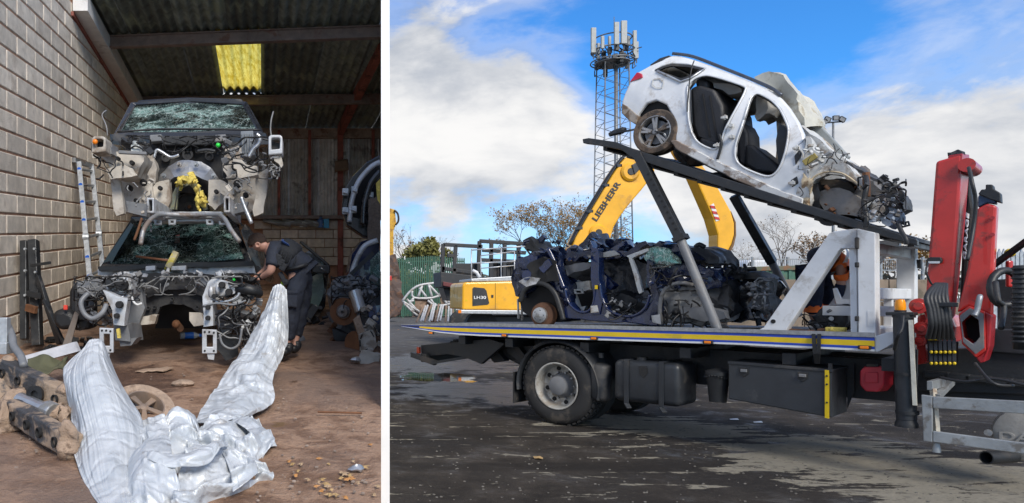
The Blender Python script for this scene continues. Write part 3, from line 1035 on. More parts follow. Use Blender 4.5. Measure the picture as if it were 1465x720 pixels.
q = MB(); q.prism(pf([(187, 207), (199, 207), (200, 220), (187, 220)], 6.9), V((0, .15, 0))); q.cyl(P(193, 207, 6.97), P(193, 202, 6.97), .025, n=10)
q.build('washer_bottle', mat('milky_plastic', (.55, .57, .55), .4, dirt=(.3, .28, .25), da=.2), U, bevel=.012)
q = MB(); q.ball(P(312, 208, 6.95), .024, 12, 8); q.build('filler_cap', mat('green_cap', (.02, .62, .06), .35, bump=0), U, smooth=True)
q = MB(); q.bar(P(170, 218, 6.75), P(210, 220, 6.75), .05, .03); q.build('slam_rail', m_gplast, U, bevel=.006)
wires(U, 'wiring_loom', (160, 194, 215, 222), (6.8, 7.5), 16, m_wire, 1)
wires(U, 'wiring_loom', (318, 196, 400, 250), (6.6, 7.2), 24, m_wire, 2)
wires(U, 'wiring_loom', (384, 218, 404, 250), (6.4, 6.6), 14, m_wireg, 3)
wires(U, 'wiring_loom', (134, 222, 176, 250), (6.5, 6.8), 9, m_wire, 4)
wires(U, 'wiring_loom', (182, 262, 216, 325), (6.5, 6.9), 9, m_wireg, 6)
wires(U, 'wiring_loom', (336, 252, 360, 310), (6.5, 6.9), 9, m_wireg, 7)
wires(U, 'wiring_loom', (180, 195, 360, 214), (7.3, 7.6), 20, m_wire, 21)
chunks(U, 'broken_bracket', (176, 200, 216, 220), (7.0, 7.5), 18, m_black, 11)
chunks(U, 'broken_bracket', (318, 200, 380, 236), (6.8, 7.4), 26, m_gplast, 12, (.02, .07))
chunks(U, 'broken_bracket', (204, 250, 222, 304), (6.8, 7.3), 12, m_beige, 13, (.03, .1))
chunks(U, 'broken_bracket', (322, 250, 340, 300), (6.8, 7.3), 10, m_beige, 14, (.03, .1))
tubep('tether', [(152, 158, 6.9), (146, 165, 6.8), (152, 180, 6.7), (154, 195, 6.7)], .006, m_wireg, U)
tubep('tether', [(391, 160, 6.7), (388, 172, 6.6), (387, 185, 6.6), (388, 194, 6.6)], .007, m_wireg, U)

# ---------------------------------------------------------------- lower wreck
Lw = thing('wrecked_car', P(255, 505, 7.4), 'stripped black car front end on the dirt floor, broom lying on its cracked windscreen', 'wrecked car', 'wrecked cars stacked in the shed')
q = MB()
q.ring(pf([(139, 388, 7.95), (188, 312, 8.95), (262, 312, 9.0), (336, 314, 8.95), (362, 378, 7.95), (255, 390, 7.8)]),
       pf([(156, 377, 8.05), (196, 317, 8.95), (262, 316, 9.0), (330, 318, 8.95), (349, 370, 8.05), (255, 378, 7.9)]), V((0, .12, -.02)))
q.build('windscreen_frame', m_dpaint, Lw, bevel=.012)
q = MB()
q.add(pf([(156, 377, 8.09), (196, 317, 8.99), (262, 316, 9.04), (330, 318, 8.99), (349, 370, 8.09), (255, 378, 7.94)]), [(0, 1, 2, 5), (5, 2, 3, 4)])
q.build('windscreen', m_cracked, Lw)
q = MB(); q.prism(pf([(186, 316, 9.0), (338, 316, 9.0), (338, 309, 9.0), (186, 309, 9.0)]), V((0, 2.2, -.02))); q.build('roof', m_dpaint, Lw, bevel=.02)
q = MB(); q.prism(pf([(150, 400, 9.9), (190, 318, 9.9), (340, 318, 9.9), (356, 400, 9.9)]), V((0, .05, 0))); q.build('cabin_lining', m_void, Lw)  # black backing puts the cabin's shade into colour
q = MB(); q.prism(pf([(160, 382, 8.25), (180, 374, 8.25), (330, 371, 8.25), (348, 380, 8.25)]), V((0, .5, .06))); q.build('dashboard', m_black, Lw)
for px in (218, 300):
    q = MB(); q.prism(pf([(px - 22, 376, 9.1), (px - 18, 345, 9.1), (px - 8, 340, 9.1), (px - 7, 328, 9.1), (px + 7, 328, 9.1), (px + 8, 340, 9.1), (px + 18, 345, 9.1), (px + 22, 376, 9.1)]), V((0, .14, 0)))
    q.build('seat_back', m_gplast, Lw, bevel=.03)
q = MB(); q.prism(pf([(251, 337, 8.66), (257, 336, 8.66), (257, 348, 8.5), (250, 348, 8.5)]), V((0, -.01, 0))); q.build('tax_disc', mat('red_sticker', (.5, .12, .10), .6), Lw)
panel('scuttle', [(139, 386), (255, 379), (362, 378), (366, 392), (330, 394), (255, 392), (160, 396), (140, 394)], 7.75, .16, m_silverp, Lw, .02, .08, 6)
panel('scuttle_trim', [(140, 382), (255, 376), (360, 374), (364, 380), (255, 383), (142, 388)], 7.68, .08, m_black, Lw, .01, .1)
for pts in ([(208, 381), (222, 380), (222, 387), (208, 388)], [(244, 381), (266, 380), (266, 387), (244, 387)]):
    q = MB(); q.prism(pf(pts, 7.62), V((0, .08, 0))); q.build('scuttle_grille', m_silverp, Lw, bevel=.008)
# padded firewall with arch
fw_o = [(180, 394), (255, 391), (300, 393), (300, 440), (293, 448), (270, 443)]
panel('firewall', [(186, 395), (255, 390), (302, 392), (302, 438), (296, 452), (286, 452), (276, 440), (262, 434), (242, 434), (231, 440), (222, 455), (200, 455), (188, 440)], 7.6, .08, m_felt, Lw, .03, .07, 5)
q = MB()
for (px, py, rr) in ((246, 403, .05), (222, 440, .02), (213, 441, .02), (283, 440, .02), (247, 428, .02), (264, 410, .03)):
    q.lathe([(0, rr), (-.04, rr), (-.04, rr * .7), (-.02, rr * .6), (-.02, 0)], P(px, py, 7.55), (0, 1, 0), 14)
q.build('felt_boss', m_felt, Lw, smooth='auto', kind='stuff')
panel('felt_fold', [(205, 415), (240, 407), (268, 408), (296, 420), (296, 426), (268, 415), (240, 414), (212, 426)], 7.5, .06, m_felt, Lw, .012, .07)
panel('footwell_shade', [(222, 470), (226, 440), (246, 430), (266, 432), (284, 446), (288, 470)], 8.1, .05, m_void, Lw, 0)  # black sheet stands for the shade under the arch
panel('tunnel_panel', [(193, 459), (218, 449), (225, 450), (221, 464), (200, 466), (200, 478), (192, 483), (190, 470)], 7.3, .10, m_beige, Lw, .015, .05, 8)
panel('tunnel_panel', [(270, 447), (288, 448), (293, 465), (278, 467), (272, 458)], 7.3, .10, m_beige, Lw, .015, .05, 8)
q = MB(); q.cyl(P(252, 462, 7.9), P(258, 470, 7.7), .04, n=10); q.ball(P(252, 464, 7.7), .05, 8, 6); q.build('gear_stub', m_rust, Lw, smooth='auto')
# left (photo) leg: tower, rail, flange
panel('strut_tower', [(150, 402), (168, 396), (186, 398), (190, 420), (182, 428), (168, 424), (152, 416)], 6.9, .3, m_silverp, Lw, .012, .07, 6)
panel('inner_wing', [(148, 416), (168, 424), (183, 428), (178, 466), (162, 464), (160, 444)], 6.62, .12, m_silverp, Lw, .012, .07, 5)
panel('inner_wing', [(183, 425), (200, 410), (206, 440), (196, 470), (180, 468)], 7.2, .1, m_gplast, Lw, .025, .07, 5)
q = MB()
for k in range(4):
    q.bar(P(152 + k * 6, 431 + k * 7, 6.88), P(160 + k * 6, 424 + k * 7, 6.88), .01, .02)
q.build('pressing_rib', m_silverp, Lw)
panel('rail_box', [(160, 462), (184, 464), (186, 490), (164, 488)], 6.75, .5, m_gplast, Lw, .02, .08)
plate('bumper_flange', 142, 469, 162, 505, 6.45, m_silverp, Lw)
panel('flange_tail', [(148, 505), (158, 504), (155, 513), (149, 512)], 6.47, .02, m_silverp, Lw, 0)
panel('crash_strap', [(170, 486), (196, 484), (188, 494), (172, 496)], 6.8, .2, m_gplast, Lw, .01, .06)
panel('yellow_clip', [(166, 471), (170, 470), (172, 484), (168, 484)], 6.6, .04, m_foam, Lw, 0)
panel('wing_bracket', [(110, 404), (135, 400), (152, 404), (150, 424), (128, 424), (114, 418)], 6.9, .2, m_gplast, Lw, .03, .06, 8)
panel('abs_unit', [(150, 400), (163, 399), (164, 410), (150, 410)], 6.75, .1, m_black, Lw, 0, bevel=.01)
panel('damper_top', [(168, 398), (186, 402), (186, 414), (172, 418), (160, 410)], 6.85, .08, m_alu, Lw, .02, .04, 14)
# near-black discs colour in the shade of holes in the pressed panels
for nm, par_, lst in (('hole_shade_disc', Lw, ((172, 436, 6.6, .03), (168, 452, 6.6, .022), (176, 408, 6.82, .05), (160, 408, 6.82, .03), (318, 408, 6.6, .028), (328, 418, 6.6, .03), (298, 440, 6.54, .02), (298, 455, 6.54, .02), (307, 424, 6.6, .02))),
                      ('hole_shade_disc', U, ((206, 262, 7.2, .03), (186, 270, 7.2, .03), (196, 288, 7.2, .022), (340, 264, 7.2, .035), (352, 280, 7.2, .025), (230, 270, 7.3, .02), (310, 275, 7.3, .02), (200, 232, 7.45, .03), (336, 240, 7.45, .03), (170, 228, 6.85, .018), (190, 234, 6.85, .02)))):
    q = MB()
    for px, py, Y, r_ in lst: q.lathe([(-.06, 0), (-.06, r_), (-.05, r_ * 1.15), (0, r_ * 1.2)], P(px, py, Y), (0, 1, 0), 10)
    q.build(nm, m_void, par_, kind='stuff')
# right leg
panel('inner_wing', [(297, 404), (304, 398), (324, 402), (338, 414), (336, 420), (313, 428), (298, 434), (292, 446), (290, 424)], 6.62, .2, m_silverp, Lw, .006, .06, 6)
panel('rail_face', [(290, 430), (304, 430), (305, 466), (292, 468)], 6.56, .3, m_silverp, Lw, .01, .08)
q = MB()
for px, py in ((302, 417), (312, 414)): q.ball(P(px, py, 6.62), .05, 10, 7, (.55, .7, 1.2))
q.build('pressed_blister', m_silverp, Lw, smooth=True)
plate('bumper_flange', 289, 471, 310, 506, 6.45, m_silverp, Lw)
panel('flange_tail', [(296, 506), (307, 505), (306, 515), (298, 514)], 6.47, .02, m_silverp, Lw, 0)
panel('splash_panel', [(306, 444), (344, 440), (346, 478), (312, 478)], 7.05, .08, m_gplast, Lw, .02, .07)
q = MB()
for k in range(3): q.box(P(326, 450 + k * 9, 7.0), .2, .03, .012)
q.build('splash_rib', m_gplast, Lw)
tubep('intake_hose', [(337, 418, 6.7), (348, 413, 6.6), (362, 416, 6.6), (370, 420, 6.7)], [.05] * 16, m_black, Lw)
tubep('coolant_pipe', [(308, 432), (326, 431), (340, 424), (344, 412)], .016, m_alu, Lw, 6.6)
tubep('brake_line', [(290, 438), (310, 434), (334, 436), (352, 430)], .010, m_gplast, Lw, 6.55)
tubep('hanging_loom', [(314, 478, 6.5), (318, 492, 6.5), (330, 499, 6.5), (342, 492, 6.5), (346, 470, 6.5)], .012, m_gplast, Lw)
tubep('hanging_loom', [(126, 420, 6.55), (116, 432, 6.5), (120, 448, 6.5), (132, 456, 6.5), (146, 448, 6.5), (152, 436, 6.55)], .024, m_gplast, Lw)
tubep('brake_line', [(175, 424, 6.7), (176, 432, 6.7), (170, 440, 6.7), (164, 452, 6.7)], .010, m_white, Lw)
tubep('brake_line', [(188, 418, 7.0), (190, 430, 6.9), (196, 436, 6.9), (203, 434, 6.9)], .012, m_white, Lw)
wires(Lw, 'wiring_loom', (106, 396, 200, 424), (6.6, 7.3), 34, m_wire, 31)
wires(Lw, 'wiring_loom', (112, 416, 160, 470), (6.6, 7.0), 22, m_wire, 32)
wires(Lw, 'wiring_loom', (318, 392, 372, 424), (6.5, 7.1), 40, m_wire, 33)
wires(Lw, 'wiring_loom', (308, 424, 366, 490), (6.5, 7.0), 40, m_wire, 34)
wires(Lw, 'wiring_loom', (112, 398, 180, 440), (6.6, 7.0), 12, m_wireg, 35)
wires(Lw, 'wiring_loom', (300, 396, 366, 480), (6.5, 6.9), 16, m_wireg, 36)
chunks(Lw, 'broken_bracket', (118, 396, 200, 418), (6.8, 7.4), 34, m_gplast, 41, (.02, .08))
chunks(Lw, 'broken_bracket', (150, 390, 360, 398), (7.3, 7.6), 36, m_silverp, 42, (.02, .07))
chunks(Lw, 'broken_bracket', (322, 396, 370, 424), (6.7, 7.3), 30, m_black, 43, (.02, .08))
chunks(Lw, 'broken_bracket', (340, 420, 366, 480), (6.7, 7.2), 22, m_gplast, 44, (.02, .09))
chunks(Lw, 'broken_bracket', (128, 430, 158, 470), (6.8, 7.2), 14, m_gplast, 45, (.03, .1))
wires(Lw, 'wiring_loom', (176, 396, 304, 416), (7.1, 7.5), 22, m_wireg, 37)
wires(Lw, 'wiring_loom', (330, 430, 372, 500), (6.5, 6.9), 18, m_wire, 38)
chunks(Lw, 'broken_bracket', (176, 396, 300, 412), (7.1, 7.5), 26, m_gplast, 46, (.02, .07))
chunks(Lw, 'broken_bracket', (336, 430, 372, 486), (6.6, 7.1), 26, m_steel, 47, (.02, .08))
q = MB(); q.ball(P(335, 400, 6.7), .016); q.build('green_clip', _M['green_cap'], Lw, smooth=True)
panel('torn_felt', [(310, 478), (342, 482), (340, 505), (322, 515), (312, 500)], 6.9, .05, m_black, Lw, .03, .06)
# rear of the body: tail edges by the man, wheel arch
panel('body_side', [(352, 320), (345, 330), (362, 384), (372, 400), (376, 392), (366, 350)], 8.2, 2.2, m_dpaint, Lw, .02, .25)
panel('body_side', [(150, 392), (139, 388), (186, 318), (190, 322)], 8.1, 2.2, m_dpaint, Lw, .02, .25)

# broom lying on the windscreen
br = thing('broom', P(245, 380, 7.9), 'old broom with a brown wooden handle and yellow-grey head lying on the lower windscreen', 'broom')
q = MB(); q.tube(pf([(195, 367, 8.05), (242, 373, 7.78)]), .014, 8); q.build('handle', mat('broom_wood', (.24, .10, .05), .6), br, smooth=True)
q = MB(); q.prism(pf([(249, 361, 7.9), (257, 364, 7.9), (245, 387, 7.62), (237, 384, 7.62)]), V((0, -.06, .02))); q.build('head', mat('weathered_head', (.42, .38, .25), .8, var=.3, dirt=(.5, .42, .03), da=.35, ds=12), br, bevel=.008)
q = MB(); q.prism(pf([(236, 380, 7.7), (246, 384, 7.7), (243, 389, 7.66), (235, 385, 7.66)]), V((0, .05, 0))); q.build('bristles', mat('moss_bristles', (.35, .33, .05), .9), br)
# ================================================================ PERSON BENDING OVER THE LOWER WRECK
def skinned(name, nodes, edges, m, parent=None, sub=2, root=None, smooth=True):
    """nodes: name -> (world point, radius)"""
    keys = list(nodes)
    org = parent.location if parent is not None else V((0, 0, 0))
    me = bpy.data.meshes.new(name)
    me.from_pydata([V(nodes[k][0]) - org for k in keys], [(keys.index(a), keys.index(b)) for a, b in edges], [])
    me.materials.append(m)
    o = bpy.data.objects.new(name, me); C.objects.link(o)
    if parent is not None: o.parent = parent
    md = o.modifiers.new('skin', 'SKIN'); md.use_smooth_shade = True; md.branch_smoothing = .4
    sk = me.skin_vertices[0].data
    for i, k in enumerate(keys):
        r = nodes[k][1]
        sk[i].radius = r if isinstance(r, tuple) else (r, r)
        sk[i].use_root = (k == (root or keys[0]))
    s_ = o.modifiers.new('sub', 'SUBSURF'); s_.levels = sub; s_.render_levels = sub
    return o


def wrap(q, name, m, par, **k):
    return q.build(name, m, par, **k)


m_skin = mat('skin', (.50, .27, .20), .5, var=.08, bump=.05)
m_navy = mat('navy_uniform', (.022, .027, .042), .8, var=.25, vs=9, bump=.5, bs=25)
m_vest = mat('black_vest', (.016, .018, .023), .75, var=.3, bump=.5, bs=50)
m_hair = mat('brown_hair', (.035, .018, .011), .7, var=.4, vs=60, bump=.6, bs=120)
m_boot = mat('black_boot', (.014, .014, .016), .45)

per = thing('person', FLR(418, 507), 'man in dark uniform and padded vest bending over the side of the lower wreck', 'person')
YM = 7.35
def pp(px, py, dy=0.0): return P(px, py, YM + dy)
body = dict(
    pelvis=(pp(430, 384), .13), waist=(pp(420, 372), .13), chest=(pp(403, 361), .14), upper=(pp(391, 357), .10), neck=(pp(381, 352), .062), skull0=(pp(373, 351), .075),
    skull=(pp(367, 348), .088), jaw=(pp(362, 356), .05),
    shn=(pp(391, 364, -.17), .062), eln=(pp(388, 389, -.20), .047), wrn=(pp(375, 395.5, -.10), .032), hdn=(pp(371, 396.5, -.08), .034),
    shf=(pp(388, 358, .17), .06), elf=(pp(383, 384, .16), .045), wrf=(pp(372, 392, .08), .03), hdf=(pp(368, 394, .06), .032),
    hipn=(pp(425, 391, -.09), .10), knn=(pp(418, 438, -.10), .065), ann=(pp(412, 487, -.06), .045), ton=(pp(406, 505, -.10), .035),
    hipf=(pp(434, 391, .09), .10), knf=(pp(431, 436, .12), .065), anf=(pp(423, 484, .12), .045), tof=(pp(419, 499, .06), .035))
be = [('pelvis', 'waist'), ('waist', 'chest'), ('chest', 'upper'), ('upper', 'neck'), ('neck', 'skull0'), ('skull0', 'skull'), ('skull', 'jaw'),
      ('upper', 'shn'), ('shn', 'eln'), ('eln', 'wrn'), ('wrn', 'hdn'), ('upper', 'shf'), ('shf', 'elf'), ('elf', 'wrf'), ('wrf', 'hdf'),
      ('pelvis', 'hipn'), ('hipn', 'knn'), ('knn', 'ann'), ('ann', 'ton'), ('pelvis', 'hipf'), ('hipf', 'knf'), ('knf', 'anf'), ('anf', 'tof')]
fing = [(-.030, .0), (-.010, -.012), (.010, -.014), (.028, -.004)]
for hd, wr, sg in (('hdn', 'wrn', 1), ('hdf', 'wrf', -1)):
    h = body[hd][0]; wv = body[wr][0]
    d = (h - wv).normalized()
    for i, (a, b) in enumerate(fing):
        k1, k2 = f'{hd}f{i}a', f'{hd}f{i}b'
        body[k1] = (h + d * .042 + V((0, a, -.006 + b * .4)), .011)
        body[k2] = (h + d * (.068 + b) + V((0, a * .9, -.036)), .009)
        be += [(hd, k1), (k1, k2)]
    body[hd + 't'] = (h + d * .012 + V((0, -.04 * sg, -.03)), .012)
    be += [(hd, hd + 't')]
skinned('body', body, be, m_skin, per, 2, 'pelvis')
# nose, brow and ear are small features of the head
q = MB(); q.ball(pp(358.2, 352.5), .017, 8, 6, (1.2, .8, 1)); q.ball(pp(360, 349, -.01), .02, 8, 6, (.7, 1.8, .6)); q.build('nose', m_skin, per, smooth=True)
q = MB(); q.ball(pp(360.2, 350.6, -.05), .008, 8, 6); q.build('eye', mat('eye_dark', (.03, .02, .02), .2), per, smooth=True)
q = MB(); q.lathe([(0, .03), (-.016, .031), (-.02, .02), (-.006, .012), (-.004, 0)], pp(369, 350.5, -.085), (.15, 1, .1), 12); q.build('ear', m_skin, per, smooth=True)
# short cropped hair: a cap over the top and back of the skull
hc = pp(368, 347.2)
q = MB()
def hairfn(u, v):
    th = u * 2 * math.pi; ph = v * R(100)
    rad = .104 + .004 * noise.noise(V((u * 40, v * 20, 1)))
    d = V((math.sin(ph) * math.cos(th), math.sin(ph) * math.sin(th) * .86, math.cos(ph)))
    M_ = Matrix.Rotation(R(-14), 3, 'Y')
    return hc + (M_ @ d) * rad
q.grid(hairfn, 24, 10); q.build('hair', m_hair, per, smooth=True)
# short sleeved shirt
sh = {k: body[k] for k in ('pelvis', 'waist', 'chest', 'upper', 'shn', 'shf')}
sh = {'hip': (pp(433, 385), .172), 'waist': (pp(424, 375), .165), 'chest': (pp(404, 361), .165), 'upper': (pp(392, 357), .125), 'collar': (pp(383, 353), .085),
      'shn': (pp(391, 364, -.17), .08), 'sln': (pp(389.5, 379, -.19), .078), 'slne': (pp(388.8, 382, -.2), .076), 'shf': (pp(388, 358, .17), .078), 'slf': (pp(385, 375, .17), .07)}
skinned('shirt', sh, [('hip', 'waist'), ('waist', 'chest'), ('chest', 'upper'), ('upper', 'collar'), ('upper', 'shn'), ('shn', 'sln'), ('sln', 'slne'), ('upper', 'shf'), ('shf', 'slf')], m_navy, per, 2, 'waist')
vs_ = {'waist': (pp(424, 374.5), .182), 'mid': (pp(414, 366), .178), 'chest': (pp(405, 360.5), .178), 'upper': (pp(395, 355.5), .14)}
skinned('padded_vest', vs_, [('waist', 'mid'), ('mid', 'chest'), ('chest', 'upper')], m_vest, per, 2, 'waist')
# vest webbing and pouches
q = MB()
for (px, py) in ((402, 376), (398, 370), (405, 382)):
    c = pp(px, py, -.21); q.box(c, .07, .05, .085, (V((.85, 0, -.5)), V((0, 1, 0)), V((.5, 0, .85))))
q.build('vest_pouch', m_vest, per, bevel=.012)
q = MB()
for k in range(5):
    a, b = pp(397 + k * 6.6, 356 + k * 3.6, -.18), pp(391.5 + k * 6.6, 371 + k * 3.6, -.185)
    q.tube(smooth_path([a + V((0, .10, .04)), a + V((0, -.0, .0)), b], 5), .009, 5)
q.build('vest_webbing', m_vest, per, smooth=True)
q = MB(); q.prism([pp(406, 344.5, -.02), pp(416, 350, -.02), pp(414, 352.5, -.16), pp(404, 347, -.16)], V((-.012, -.012, .02))); q.build('back_patch', mat('blue_patch', (.03, .07, .22), .6), per)
q = MB(); q.tube(smooth_path([pp(410, 385.6, -.14), pp(424, 383, -.20), pp(437, 379, -.17), pp(446, 377, -.02)], 5), .022, 6); q.build('belt', m_black, per, smooth=True)
q = MB(); q.box(pp(405, 399, -.17), .05, .05, .15, (V((.9, 0, .43)), V((0, 1, 0)), V((-.43, 0, .9)))); q.ball(pp(409, 404, -.17), .035, 8, 6); q.build('radio_holster', m_vest, per, bevel=.012)
q = MB(); q.box(pp(404, 407, -.12), .03, .03, .055); q.build('yellow_tag', mat('hi_vis', (.55, .75, .03), .6), per, bevel=.006)
q = MB(); q.lathe([(-.012, .037), (.012, .037)], pp(373.6, 395.9, -.09), (1, -.6, .3), 12); q.build('watch', m_black, per, smooth=True)
# cargo trousers
tr = {'pelvis': (pp(430, 383), .165), 'seat': (pp(433, 391), .15), 'hipn': (pp(426, 398, -.095), .125), 'thn': (pp(422, 418, -.1), .108), 'knn': (pp(418.5, 440, -.10), .09), 'shn': (pp(416, 463, -.08), .083), 'ann': (pp(412.5, 487, -.06), .074),
      'hipf': (pp(436, 398, .09), .122), 'thf': (pp(434, 416, .11), .104), 'knf': (pp(431, 437, .12), .088), 'shf': (pp(427.5, 460, .12), .08), 'anf': (pp(424, 484, .12), .07)}
o = skinned('trousers', tr, [('pelvis', 'seat'), ('seat', 'hipn'), ('hipn', 'thn'), ('thn', 'knn'), ('knn', 'shn'), ('shn', 'ann'), ('seat', 'hipf'), ('hipf', 'thf'), ('thf', 'knf'), ('knf', 'shf'), ('shf', 'anf')], m_navy, per, 3, 'pelvis')
tx = bpy.data.textures.new('cloth_folds', 'CLOUDS'); tx.noise_scale = .12; tx.noise_depth = 3
for ob in (o,):
    md = ob.modifiers.new('folds', 'DISPLACE'); md.texture = tx; md.strength = .05; md.mid_level = .5; md.texture_coords = 'LOCAL'
q = MB(); q.box(pp(417, 428, -.2), .13, .05, .17, (V((1, 0, -.08)), V((0, 1, 0)), V((.08, 0, 1)))); q.box(pp(417.3, 418.5, -.215), .135, .04, .045); q.build('cargo_pocket', m_navy, per, bevel=.015)
for (ax, ay, tx_, ty, dy) in ((412.5, 489, 405, 506, -.08), (424, 486, 418, 500, .11)):
    bt = {'a': (pp(ax, ay, dy), .066), 'h': (pp(ax + .5, ay + 10, dy), .062), 'm': (pp((ax + tx_) / 2 - 1, ay + 15, dy - .05), .055), 't': (pp(tx_, ty - 2, dy - .12), .048)}
    skinned('boot', bt, [('a', 'h'), ('h', 'm'), ('m', 't')], m_boot, per, 2, 'a')

# ================================================================ SILVER COVER
def catrom(p, t):
    n = len(p) - 1
    k = min(max(t, 0), 1) * n
    i = min(int(k), n - 1); u = k - i
    p0, p1, p2, p3 = p[max(i - 1, 0)], p[i], p[i + 1], p[min(i + 2, n)]
    return 0.5 * ((2 * p1) + (p2 - p0) * u + (2 * p0 - 5 * p1 + 4 * p2 - p3) * u * u + (3 * p1 - p0 - 3 * p2 + p3) * u ** 3)


def fy(py, k=1.0): return 1350.0 / (py - 330) * k


def drape(q, rows, nu, nv, amp, freq, seed, cross=.35, lift=V((0, -.8, .6))):
    """rows: control points (px,py,Y) along u; folds run along v"""
    R_ = [[P(*c) for c in r] for r in rows]

    def fn(u, v):
        p = catrom([catrom(r, u) for r in R_], v)
        wob = noise.noise(V((v * 1.7, seed, u * 1.3))) * .45
        pl = noise.noise(V(((u + wob * .3) * freq, v * .5 + seed, seed)))
        pl2 = noise.noise(V(((u + wob * .3) * freq * 2.6, v * .8, seed + 9)))
        win = .5 + .5 * noise.noise(V((u * 1.6, v * 1.4, seed + 30)))
        w3 = V((noise.noise(p * 2.2), noise.noise(p * 2.2 + V((9, 3, 1))), noise.noise(p * 2.2 + V((2, 8, 5))))) * .16
        h = ((.45 - abs(pl)) * 1.3 + (.4 - abs(pl2)) * .45) * win * max(.25, 1.0 - cross)
        if cross > .05:
            d1 = noise.voronoi((p + w3) * 3.6)[0]; d2 = noise.voronoi((p + w3 * .6) * 8.5 + V((seed, 0, 0)))[0]
            q3 = V((p.x * .8 + p.y * .5, p.y * .8 - p.x * .5, p.z)) + w3 * 1.6
            r1 = .32 - abs(noise.noise(V((q3.x * 2.1, q3.y * 3.6, q3.z * 2.5 + seed)))); r2 = .28 - abs(noise.noise(V((q3.x * 7.5, q3.y * 5.0, q3.z * 6 + seed))))
            h += cross * (r1 * 3.4 + r2 * 1.3 + (.28 - (d2[1] - d2[0])) * .28 + (.2 - d1[0]) * .4 + 1.5 * noise.noise(p * 1.9 + V((seed, 1, 2))))
        return p + lift * (h * amp)
    q.grid(fn, nu, nv)


def tarp_mat():
    m = bpy.data.materials.new('silver_cover_fabric'); m.use_nodes = True
    t = NT(m.node_tree)
    ob = t.n('ShaderNodeTexCoord').outputs['Object']
    n = t.noise(ob, 5, 6, .6)
    c = t.mix(t.ramp(n, .35, .65), (.47, .50, .53), (.59, .61, .63))
    sp = t.n('ShaderNodeSeparateXYZ'); t.l(ob, sp.inputs[0])
    right = t.ramp(sp.outputs[0], -.35, .35)
    dirt = t.ramp(t.math('ADD', t.noise(ob, 9, 8, .74), t.math('MULTIPLY', right, .07)), .60, .74)
    c = t.mix(t.math('MULTIPLY', dirt, .55), c, (.24, .20, .16))
    b = t.n('ShaderNodeBsdfPrincipled'); t.l(c, b.inputs['Base Color'])
    b.inputs['Roughness'].default_value = .45; b.inputs['Metallic'].default_value = .15
    bp = t.n('ShaderNodeBump'); bp.inputs['Strength'].default_value = .30; bp.inputs['Distance'].default_value = .03
    v = t.n('ShaderNodeTexVoronoi', feature='DISTANCE_TO_EDGE'); v.inputs['Scale'].default_value = 6
    va = t.n('ShaderNodeVectorMath', operation='MULTIPLY_ADD'); wob = t.n('ShaderNodeTexNoise'); t.l(ob, wob.inputs['Vector']); wob.inputs['Scale'].default_value = 3
    t.l(wob.outputs['Color'], va.inputs[0]); va.inputs[1].default_value = (.3, .3, .3); t.l(ob, va.inputs[2]); t.l(va.outputs[0], v.inputs['Vector'])
    hh = t.math('ADD', t.ramp(v.outputs['Distance'], 0, .22), t.math('MULTIPLY', t.noise(ob, 16, 5, .6), .8))
    t.l(hh, bp.inputs['Height']); t.l(bp.outputs[0], b.inputs['Normal'])
    o = t.n('ShaderNodeOutputMaterial'); t.l(b.outputs[0], o.inputs[0])
    return m


q = MB()
# left hump draped over the axle end
drape(q, [[(124, 497, 4.95), (128, 489, 4.95), (136, 486, 4.95), (146, 488, 4.95), (152, 500, 5.0)],
          [(98, 520, 4.95), (112, 522, 4.75), (132, 520, 4.65), (152, 522, 4.75), (168, 540, 5.0)],
          [(91, 537, 4.85), (110, 560, 4.5), (140, 560, 4.4), (168, 562, 4.5), (186, 572, 4.75)],
          [(102, 596, 4.55), (122, 612, 4.2), (150, 614, 4.12), (182, 606, 4.22), (204, 602, 4.5)],
          [(107, 648, 4.1), (128, 660, 3.85), (160, 660, 3.80), (186, 650, 3.95), (204, 640, 4.1)],
          [(121, 690, 3.72), (142, 698, 3.6), (166, 700, 3.55), (184, 696, 3.58), (198, 690, 3.7)],
          [(148, 730, 3.36), (160, 736, 3.3), (176, 738, 3.28), (190, 738, 3.28), (206, 736, 3.3)]], 170, 120, .040, 9.5, 2.0, .14)
# middle fold rolling over to the heap
drape(q, [[(196, 612, 4.62), (206, 602, 4.62), (220, 598, 4.62), (236, 594, 4.6)],
          [(190, 640, 4.15), (204, 634, 4.05), (222, 632, 4.02), (244, 628, 4.1)],
          [(186, 680, 3.75), (200, 676, 3.66), (222, 672, 3.66), (250, 664, 3.75)],
          [(186, 722, 3.42), (204, 722, 3.36), (230, 720, 3.36), (262, 712, 3.45)],
          [(184, 750, 3.2), (206, 750, 3.2), (236, 750, 3.2), (270, 745, 3.25)]], 90, 110, .085, 3.6, 5.0, .4)
# rolled bundle
drape(q, [[(236, 602, 4.75), (242, 586, 4.8), (256, 580, 4.85), (274, 588, 4.85), (284, 606, 4.8)],
          [(232, 622, 4.4), (246, 604, 4.4), (262, 602, 4.4), (278, 610, 4.4), (288, 626, 4.5)],
          [(236, 656, 4.0), (248, 648, 3.95), (262, 648, 3.95), (280, 642, 4.0), (292, 640, 4.1)],
          [(246, 684, 3.8), (254, 684, 3.78), (264, 682, 3.78), (278, 676, 3.8), (294, 668, 3.85)],
          [(250, 700, 3.68), (258, 700, 3.66), (268, 700, 3.66), (282, 694, 3.68), (298, 686, 3.7)]], 90, 90, .10, 4.0, 11.0, .6)
